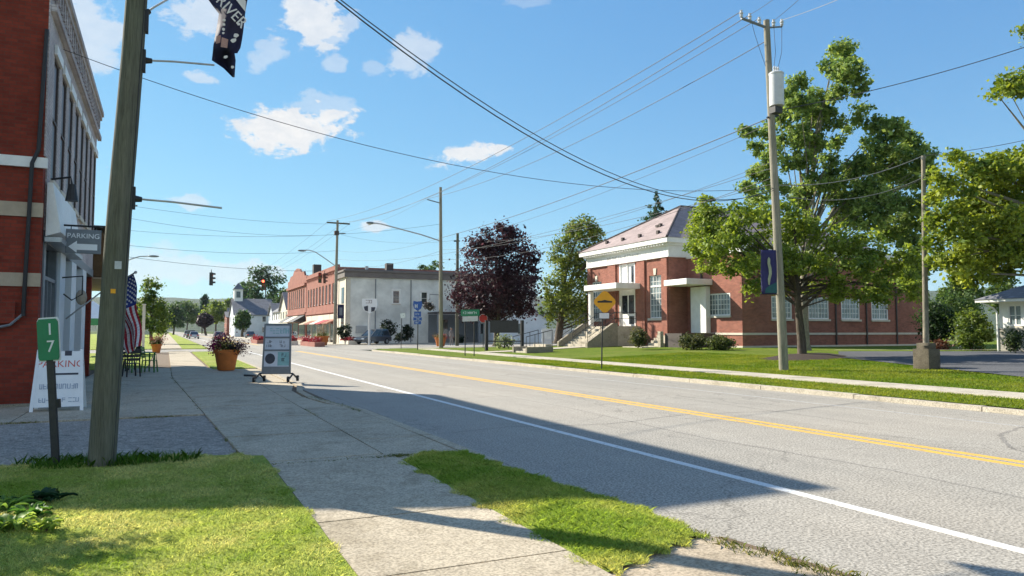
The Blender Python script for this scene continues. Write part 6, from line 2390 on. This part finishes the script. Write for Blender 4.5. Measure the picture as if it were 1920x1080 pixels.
hd.ball((0, -.01, 1.65), (.078, .095, .115), 14, 10)
hd.ball((0, -.108, 1.64), (.014, .02, .022), 6, 5).ball((-.08, 0, 1.64), (.012, .02, .03), 6, 5).ball((.08, 0, 1.64), (.012, .02, .03), 6, 5)
h_ = hd.build('head', SKIN, ps_, smooth='all')
MB().ball((0, .018, 1.685), (.092, .10, .105), 14, 9).build('hair', BLACK, ps_, smooth='all')
MB().ball((-.03, -.098, 1.665), .011, 6, 5).ball((.03, -.098, 1.665), .011, 6, 5).build('eyes', INK, h_)
MB().ball((0, -.098, 1.60), (.024, .008, .007), 8, 5).build('mouth', SIGNRED, h_)
for sx, p in ((-1, (-.25, -.06, .90)), (1, (.25, -.08, .91))):
    pp_ = [(p[0], p[1], p[2] + .01), (p[0], p[1] - .015, p[2] - .07)]
    ee, rr_ = [(0, 1)], [(.028, .02), (.035, .018)]
    for k in range(4):
        i0 = len(pp_)
        pp_ += [(p[0] + (k - 1.5) * .018, p[1] - .02, p[2] - .115 - .006 * (k in (1, 2))), (p[0] + (k - 1.5) * .019, p[1] - .038, p[2] - .155 - .008 * (k in (1, 2)))]
        ee += [(1, i0), (i0, i0 + 1)]
        rr_ += [(.009, .009), (.008, .008)]
    i0 = len(pp_)
    pp_ += [(p[0] - sx * .04, p[1] - .03, p[2] - .06), (p[0] - sx * .05, p[1] - .05, p[2] - .10)]
    ee += [(0, i0), (i0, i0 + 1)]
    rr_ += [(.011, .011), (.009, .009)]
    skin_body('hand', ps_, pp_, ee, rr_, SKIN)
ps_.location = (pq.x, pq.y, .12)
ps_.rotation_euler = (0, 0, R(20))

# ================================================================== wires
WIREM = plain('wire black', (.06, .062, .07), .6, .2, 10, bmp=0)
WIREG = plain('wire grey', (.25, .25, .25), .6, .2, 10, bmp=0)


def wire(a, b, sag, rad, label, mat=WIREM, n=28):
    a, b = Vector(a), Vector(b)
    pts = []
    for i in range(n + 1):
        f = i / n
        p = a.lerp(b, f)
        p.z -= sag * 4 * f * (1 - f)
        pts.append(p)
    o = MB().tube(pts, rad, 5, caps=False).build('overhead_wire', mat, None, smooth='all')
    return tag(o, label, 'wire', 'overhead wires')


def pick(px, py, d):
    return at(px, py, d)


# primaries from the grey pole's crossarm to the distant poles
for k, (s_, (px, py), lab) in enumerate(((INS[0], (614, 414), 'topmost wire from the outer end of the grey pole crossarm'), (INS[1], (655, 417), 'second wire from the grey pole crossarm, close under the topmost'), (on(PT.z - .75), (803, 372), 'third wire from the grey pole, ending at the lamp arm pole'))):
    wire(s_, at(px, py, d6 if k < 2 else d8), 1.3 if k < 2 else .8, .0155, lab)
wire(at(803, 372, d8), at(640, 436, d6), .4, 0.0095, 'wire running on from the lamp arm pole to the crossarm pole')
# near pole to the far side: crossing the road
wire(onpole(7.5) + Vector((.15, .05, 0)), on(at(1450, 350, pd).z), 1.95, 0.0125, 'thick dark wire crossing the road from the near pole top')
wire(onpole(7.47) + Vector((.16, 0, 0)), on(at(1450, 354, pd).z), 1.80, 0.0098, 'thin wire just below the thick dark road crossing')
sd = aty(108, 112, 18.35)
wire((FX + .05, 19.9, 8.2), on(at(1450, 350, pd).z), 1.2, 0.0088, 'service wire from the brick shop front across the road')
# secondaries between the grey pole and the far poles
wire(on(at(1448, 216, pd).z), at(826, 446, d8), .35, 0.0190, 'thick cable from below the transformer to the lamp arm pole')
wire(on(at(1452, 300, pd).z), at(826, 468, d8), .9, 0.0088, 'cable from the middle of the grey pole, upper of three')
wire(on(at(1453, 330, pd).z), at(827, 486, d8), .9, 0.0109, 'cable from the middle of the grey pole, middle of three')
wire(on(at(1454, 342, pd).z), at(857, 453, 74), .7, 0.0109, 'cable from the grey pole to the dark shorter pole')
wire(at(826, 446, d8), at(632, 470, d6), .6, 0.0109, 'cable from lamp arm pole to crossarm pole, upper')
wire(at(827, 470, d8), at(631, 500, d6), .6, 0.0109, 'cable from lamp arm pole to crossarm pole, lower')
# onwards to the right
wire(on(at(1452, 345, pd).z), t2, .35, 0.0150, 'pale cable through the tall tree to the slim service pole', WIREG)
wire(on(at(1455, 362, pd).z), t2 - Vector((0, 0, .8)), .5, 0.0122, 'lower pale cable through the tall tree to the service pole', WIREG)
wire(t2, at(2100, 215, 24), .2, 0.0109, 'cable from the service pole to beyond the picture edge')
wire(on(at(1449, 205, pd).z), at(2050, 45, 23), .25, 0.0150, 'twisted service cable rising past the tree from the transformer')
wire(INS[4], at(1640, -30, 20), .05, 0.0095, 'sunlit wire from the near end of the crossarm', WIREG)
wire(INS[3], at(1560, -60, 18), .05, 0.0082, 'wire leaving the crossarm upward beside the sunlit one')
wire(INS[1], at(1500, -40, 18), .05, 0.0082, 'faint wire leaving the crossarm middle upward')
wire(on(at(1448, 228, pd).z), at(857, 448, 74), .5, .010, 'thin cable under the thick transformer cable to the dark shorter pole')
wire(INS[2], at(640, 418, d6), 1.4, .013, 'faint primary wire from the inner crossarm insulator')
wire(on(at(1452, 312, pd).z), at(632, 486, d6), 1.3, .010, 'long low cable from the grey pole straight to the crossarm pole')
wire(at(857, 450, 74), at(640, 440, d6), .6, .011, 'cable from the dark shorter pole to the crossarm pole')
# far spans across the town crossing
LPX = Vector((-3.2, 66, 0))
lp_ = thing('utility_pole', (LPX.x, LPX.y, 0), 'pole hidden behind the thick near pole carrying the crossing spans', 'utility pole', 'wooden utility poles')
MB().tube([LPX, LPX + Vector((0, 0, 12.5))], [.18, .13], 8).build('pole', POLEM, lp_)
MB().tube([LPX + Vector((-.9, 0, 11.6)), LPX + Vector((.9, 0, 11.6))], .06, 6).build('crossarm', POLEM, lp_)
wire(LPX + Vector((0, 0, 9.6)), at(826, 420, d8), .8, .011, 'span wire from the hidden pole to the lamp arm pole')
wire(LPX + Vector((0, 0, 11.6)), at(614, 420, d6), .35, 0.0122, 'highest span wire across the far crossing')
wire(LPX + Vector((0, 0, 10.6)), at(628, 440, d6), .6, 0.0122, 'second span wire across the far crossing')
wire(LPX + Vector((0, 0, 8.4)), at(628, 470, d6), .5, 0.0136, 'third span wire across the far crossing')
wire(LPX + Vector((0, 0, 7.5)), at(610, 508, 78), .35, 0.0163, 'lowest span wire carrying the traffic signals')
wire(at(614, 416, d6), at(470, 520, 190), .5, 0.0136, 'wire running on down the street from the crossarm left end')
wire(at(640, 420, d6), at(480, 520, 190), .8, 0.0136, 'wire running on down the street from the crossarm middle')
wire(at(655, 420, d6), at(486, 524, 190), .8, 0.0136, 'wire running on down the street from the crossarm right end')
c_ = at(1278, 285, (pd + d8) / 2 - 8)

# ================================================================== trees
MG1, MG2 = (.095, .16, .026), (.30, .375, .06)
D1 = 35.0


def blobs(lst, d, dj, seed, k=1.637, x0=1380, y0=60, sq=.9):
    """lobes read off an enlarged view: (x, y, radius); depth varies through the crown"""
    rq = random.Random(seed)
    return [pxc(x0 + x / k, y0 + y / k, d + rq.uniform(-dj, dj), r / k * 1.1, r / k * sq * 1.1, None, rq.uniform(.75, 1.2)) for x, y, r in lst]


front = blobs([(-95, 600, 45), (-60, 570, 45), (-110, 650, 40), (-50, 650, 50), (-75, 710, 40), (-20, 620, 50), (-10, 700, 50), (-90, 520, 22), (20, 560, 45), (0, 620, 45), (80, 560, 50), (60, 640, 50), (110, 700, 45), (40, 720, 45), (60, 780, 35), (160, 620, 55), (150, 560, 40), (220, 600, 50), (180, 700, 50), (140, 770, 35), (250, 690, 55), (320, 640, 60), (300, 730, 50), (400, 660, 55), (380, 730, 50), (450, 720, 50), (430, 775, 38), (330, 785, 36), (240, 780, 36), (510, 740, 45), (480, 790, 30), (450, 805, 36), (550, 800, 34), (380, 805, 32), (540, 690, 40), (300, 800, 28), (-100, 560, 30), (-130, 610, 22)], 34.2, 1.6, 5)
g = gp(1500, 668, .42)
tree('maple_tree', 'spreading yellow green maple with dark trunk before the library wing', (g.x, g.y, g.z - .05), .20, front, .15, 34000, MG1, MG2, LEAF, BARK, 21, 'trees on the library lawn', twigs=30, fork=.42)
D2 = 41.0
back = blobs([(330, 62, 40), (300, 110, 36), (350, 120, 45), (372, 170, 30), (310, 185, 32), (185, 160, 30), (240, 190, 26), (150, 205, 30), (200, 230, 42), (150, 265, 36), (250, 240, 40), (290, 275, 36), (40, 310, 26), (62, 360, 25), (100, 305, 26), (385, 250, 30), (342, 302, 15), (110, 375, 30), (80, 430, 36), (220, 300, 42), (170, 330, 44), (240, 345, 40), (300, 340, 26), (150, 400, 26), (205, 395, 36), (60, 500, 32), (30, 480, 22), (120, 480, 34),
              (440, 290, 40), (490, 300, 36), (520, 330, 42), (560, 350, 36), (450, 350, 40), (510, 390, 46), (570, 400, 32), (602, 375, 14), (410, 340, 22), (430, 420, 46), (490, 450, 50), (560, 450, 36), (600, 440, 22), (390, 400, 28), (350, 430, 36), (300, 450, 40), (250, 460, 38), (320, 510, 46), (400, 490, 55), (470, 520, 50), (540, 520, 42), (600, 510, 26), (560, 580, 40), (280, 400, 28), (480, 600, 55), (400, 570, 50), (540, 650, 45), (560, 720, 40), (330, 570, 45), (200, 500, 40), (590, 590, 26), (530, 770, 34)], 40.5, 2.0, 6)
g2 = at(1508, 640, 41)
tree('broadleaf_tree', 'tall ragged dark green tree rising above the maple and library wing', (g2.x, g2.y, .4), .22, back, .19, 60000, (.08, .15, .04), (.33, .42, .11), LEAF, BARKP, 22, 'trees on the library lawn', twigs=30, fork=.3, cen=tuple(at(1560, 150, 41)))
rt = blobs([(672, 375, 26), (700, 410, 32), (740, 430, 36), (620, 440, 20), (655, 470, 36), (700, 480, 26), (620, 500, 26), (800, 420, 55), (860, 400, 48), (790, 500, 65), (850, 480, 56), (720, 540, 50), (660, 560, 42), (610, 580, 28), (700, 620, 55), (620, 640, 36), (760, 600, 56), (830, 570, 56), (890, 600, 60), (690, 690, 46), (620, 700, 26), (760, 680, 56), (840, 660, 56), (740, 740, 40), (800, 725, 46), (680, 745, 26), (880, 690, 40), (830, 150, 28), (862, 180, 24), (802, 192, 14), (885, 130, 30), (925, 170, 26), (890, -5, 16), (925, 5, 20), (985, 300, 50), (950, 420, 80), (960, 560, 80)], 26, 1.1, 7)
g3 = at(2090, 700, 26)
tree('maple_tree', 'bright yellow green maple reaching in from the right edge', (g3.x, g3.y, .25), .26, rt, .15, 34000, (.10, .165, .025), (.33, .38, .055), LEAF, BARKP, 23, 'trees on the library lawn', twigs=30, cen=tuple(at(2150, 120, 25)))
be = [pxc(*a) for a in ((935, 450, 66, 42, 30), (900, 470, 66, 30, 30), (965, 480, 66, 40, 40), (915, 520, 65, 60, 40), (970, 535, 65, 42, 46), (880, 560, 65, 36, 26), (925, 575, 64.5, 60, 26), (985, 570, 66, 24, 26), (860, 545, 66, 18, 16, None, .7), (1000, 500, 66, 14, 30, None, .8), (945, 430, 66, 20, 14))]
be = [(c_, tuple(v * 1.14 for v in r_), w_) for c_, r_, w_ in be]
g = gp(933, 650, .2)
tree('purple_tree', 'rounded dark purple leaved tree at the lawn corner', (at(933, 640, 66).x, at(933, 640, 66).y, .2), .26, be, .24, 20000, (.022, .010, .014), (.075, .032, .036), LEAF, BARK, 24, twigs=24, fork=.2)
gt_ = [pxc(*a) for a in ((1088, 430, 78, 34, 28), (1062, 480, 78, 34, 44), (1105, 490, 78, 36, 46), (1045, 545, 77, 32, 40), (1085, 560, 77, 50, 42), (1120, 440, 78, 22, 22), (1030, 585, 77, 22, 26), (1110, 600, 77, 30, 24))]
tree('columnar_tree', 'dense green tree between the purple tree and the library', (at(1048, 640, 78).x, at(1048, 640, 78).y, .2), .42, gt_, .26, 16000, (.045, .09, .018), (.24, .28, .05), LEAF, BARK, 25, twigs=20, fork=.15)
pn = [pxc(*a) for a in ((1230, 372, 100, 8, 10), (1230, 388, 100, 17, 10), (1230, 408, 100, 24, 12), (1230, 435, 100, 30, 18), (1230, 470, 100, 36, 26))]
tree('pine_tree', 'dark pine tip showing above the library roof', (at(1230, 640, 100).x, at(1230, 640, 100).y, 0), .4, pn, .35, 3000, (.012, .04, .022), (.035, .075, .03), LEAF, BARK, 26, twigs=6)
tree('broadleaf_tree', 'green tree top behind the grey clapboard building', (at(808, 640, 135).x, at(808, 640, 135).y, 0), .4, [pxc(806, 503, 135, 22, 15), pxc(812, 530, 135, 30, 22), pxc(800, 560, 135, 30, 26)], .4, 3500, (.03, .07, .02), (.10, .15, .035), LEAF, BARK, 27, twigs=8)
ltr = [pxc(*a) for a in ((283, 540, 86, 18, 22), (285, 570, 86, 24, 22), (303, 585, 86, 18, 24), (270, 598, 86, 22, 22), (295, 610, 86, 22, 16))]
tree('street_tree', 'leafy tree on the near kerb behind the pale bare post', (at(284, 640, 86).x, at(284, 640, 86).y, .05), .2, ltr, .26, 6000, (.04, .085, .018), (.18, .24, .045), LEAF, BARK, 28, twigs=10)
for i, (px, py, d, rx, ry, lab, a_, b_) in enumerate([(1800, 545, 72, 46, 40, 'tree behind the birdhouse post, left of the white house roof', (.05, .10, .025), (.18, .24, .05)), (1885, 545, 78, 40, 44, 'tree standing behind the white house', (.04, .085, .02), (.14, .20, .045)), (1715, 570, 92, 40, 44, 'tree behind the end of the library wing', (.035, .08, .02), (.12, .18, .04))]):
    base = at(px, 636, d)
    tree('background_tree', lab, (base.x, base.y, .1), .3, [pxc(px, py, d, rx * .6, ry * .6), pxc(px - rx * .5, py + ry * .3, d, rx * .5, ry * .5), pxc(px + rx * .5, py + ry * .3, d, rx * .5, ry * .5), pxc(px, py - ry * .5, d, rx * .45, ry * .45), pxc(px, py + ry * .6, d, rx * .6, ry * .4)], .26, 6000, a_, b_, LEAF, BARK, 50 + i, 'trees behind the lot', twigs=6)
far = [(497, 545, 205, 42, 52, 'big dark tree rising behind the white church', (.018, .045, .022), (.05, .085, .03)), (462, 560, 230, 24, 34, 'ragged tree left of the big dark one', (.03, .06, .025), (.08, .12, .04)),
       (405, 585, 260, 24, 22, 'yellow green tree by the far road end', (.06, .10, .02), (.15, .19, .04)), (432, 578, 300, 20, 18, 'light green tree behind the church belfry', (.05, .09, .025), (.12, .16, .04)),
       (350, 585, 320, 26, 24, 'mid green tree left of the far road end', (.03, .06, .025), (.09, .13, .04)), (325, 590, 280, 22, 26, 'dark tree beside the far left kerb', (.02, .045, .02), (.06, .10, .03)),
       (378, 592, 380, 24, 18, 'dull green tree in the middle of the far view', (.025, .05, .025), (.07, .11, .04)), (385, 600, 240, 14, 12, 'dark purple tree by the far road', (.02, .015, .02), (.05, .035, .04)),
       (383, 573, 360, 6, 22, 'slim dark spruce spire above the far trees', (.012, .035, .02), (.03, .06, .03)), (455, 600, 180, 14, 20, 'narrow green tree beside the church wall', (.02, .05, .02), (.06, .10, .03)),
       (300, 590, 420, 30, 22, 'hazy tree beyond the near kerb tree', (.03, .06, .03), (.08, .12, .045)), (530, 570, 175, 18, 30, 'dark tree between the church and the brick block', (.015, .04, .018), (.05, .085, .025)),
       (255, 588, 300, 22, 24, 'green tree far behind the flag', (.03, .06, .02), (.09, .13, .04))]
for i, (px, py, d, rx, ry, lab, a_, b_) in enumerate(far):
    base = at(px, 636, d)
    lobes = [pxc(px, py, d, rx, ry), pxc(px - rx * .45, py + ry * .35, d, rx * .6, ry * .6), pxc(px + rx * .45, py + ry * .3, d, rx * .6, ry * .6), pxc(px, py - ry * .5, d, rx * .5, ry * .5)]
    tree('distant_tree', lab, (base.x, base.y, -.05), .35, lobes, .70 if d > 200 else .55, 4200, mul(a_, 1.3), mul(b_, 1.5), LEAF, BARK, 70 + i, 'trees along the far road', twigs=4)
# a small tree outside the left edge, whose shade dapples the lawn corner
if DAPPLE:
    tree('garden_tree', 'small garden tree beside the near lawn, beyond the left edge', (-4.6, 10.3, .05), .07, [((-3.3, 9.7, 2.8), (.55, .5, .3), .7), ((-2.75, 9.75, 2.75), (.4, .4, .22), .5), ((-3.9, 9.8, 2.9), (.7, .6, .4), 1.2), ((-4.6, 10.2, 3.3), (.9, .8, .6), 1)], .10, 3600, MG1, MG2, LEAF, BARK, 90, twigs=10)
# wooded hills
hm = MB()
NX, NY = 140, 10
for j in range(NY + 1):
    for i in range(NX + 1):
        az = R(-75 + 160 * i / NX)
        d = 1500 + 240 * j
        f = j / NY
        hgt = 165 * math.sin(f * math.pi / 2) ** 1.3 * (.72 + .5 * float(vnoise(i, 0, .11, 3)) + .14 * float(vnoise(i, j, .5, 8))) + 8 * float(vnoise(i, j, 1.7, 5)) * (f > 0)
        hm.v.append((d * math.sin(az), d * math.cos(az), hgt - 2))
for j in range(NY):
    for i in range(NX):
        a = j * (NX + 1) + i
        hm.f.append((a, a + 1, a + NX + 2, a + NX + 1))
        hm.mi.append(0)
m, nt_, b_ = _mat('wooded hill')
p_ = wpos(nt_)
nn = noise(nt_, p_, .02, 8, .7)
L(nt_, ramp(nt_, nn, [(.3, (.018, .04, .018)), (.7, (.06, .10, .03))]), b_.inputs['Base Color'])
b_.inputs['Roughness'].default_value = 1
bump(nt_, b_, nn, 1.0, 25)
struct(hm.build('hills', m, smooth='all'))
if HAZE:
    hz_ = MB().box(-5000, 5000, -5000, 7000, -1.5, 420).build('haze', [], None)
    m, nt_, b_ = _mat('haze air')
    nt_.nodes.remove(b_)
    pv = N(nt_, 'ShaderNodeVolumePrincipled')
    pv.inputs['Color'].default_value = (.82, .90, 1, 1)
    pv.inputs['Density'].default_value = HAZE
    L(nt_, pv.outputs[0], nt_.nodes['Material Output'].inputs['Volume'])
    hz_.data.materials.append(m)
    hz_['kind'] = 'stuff'
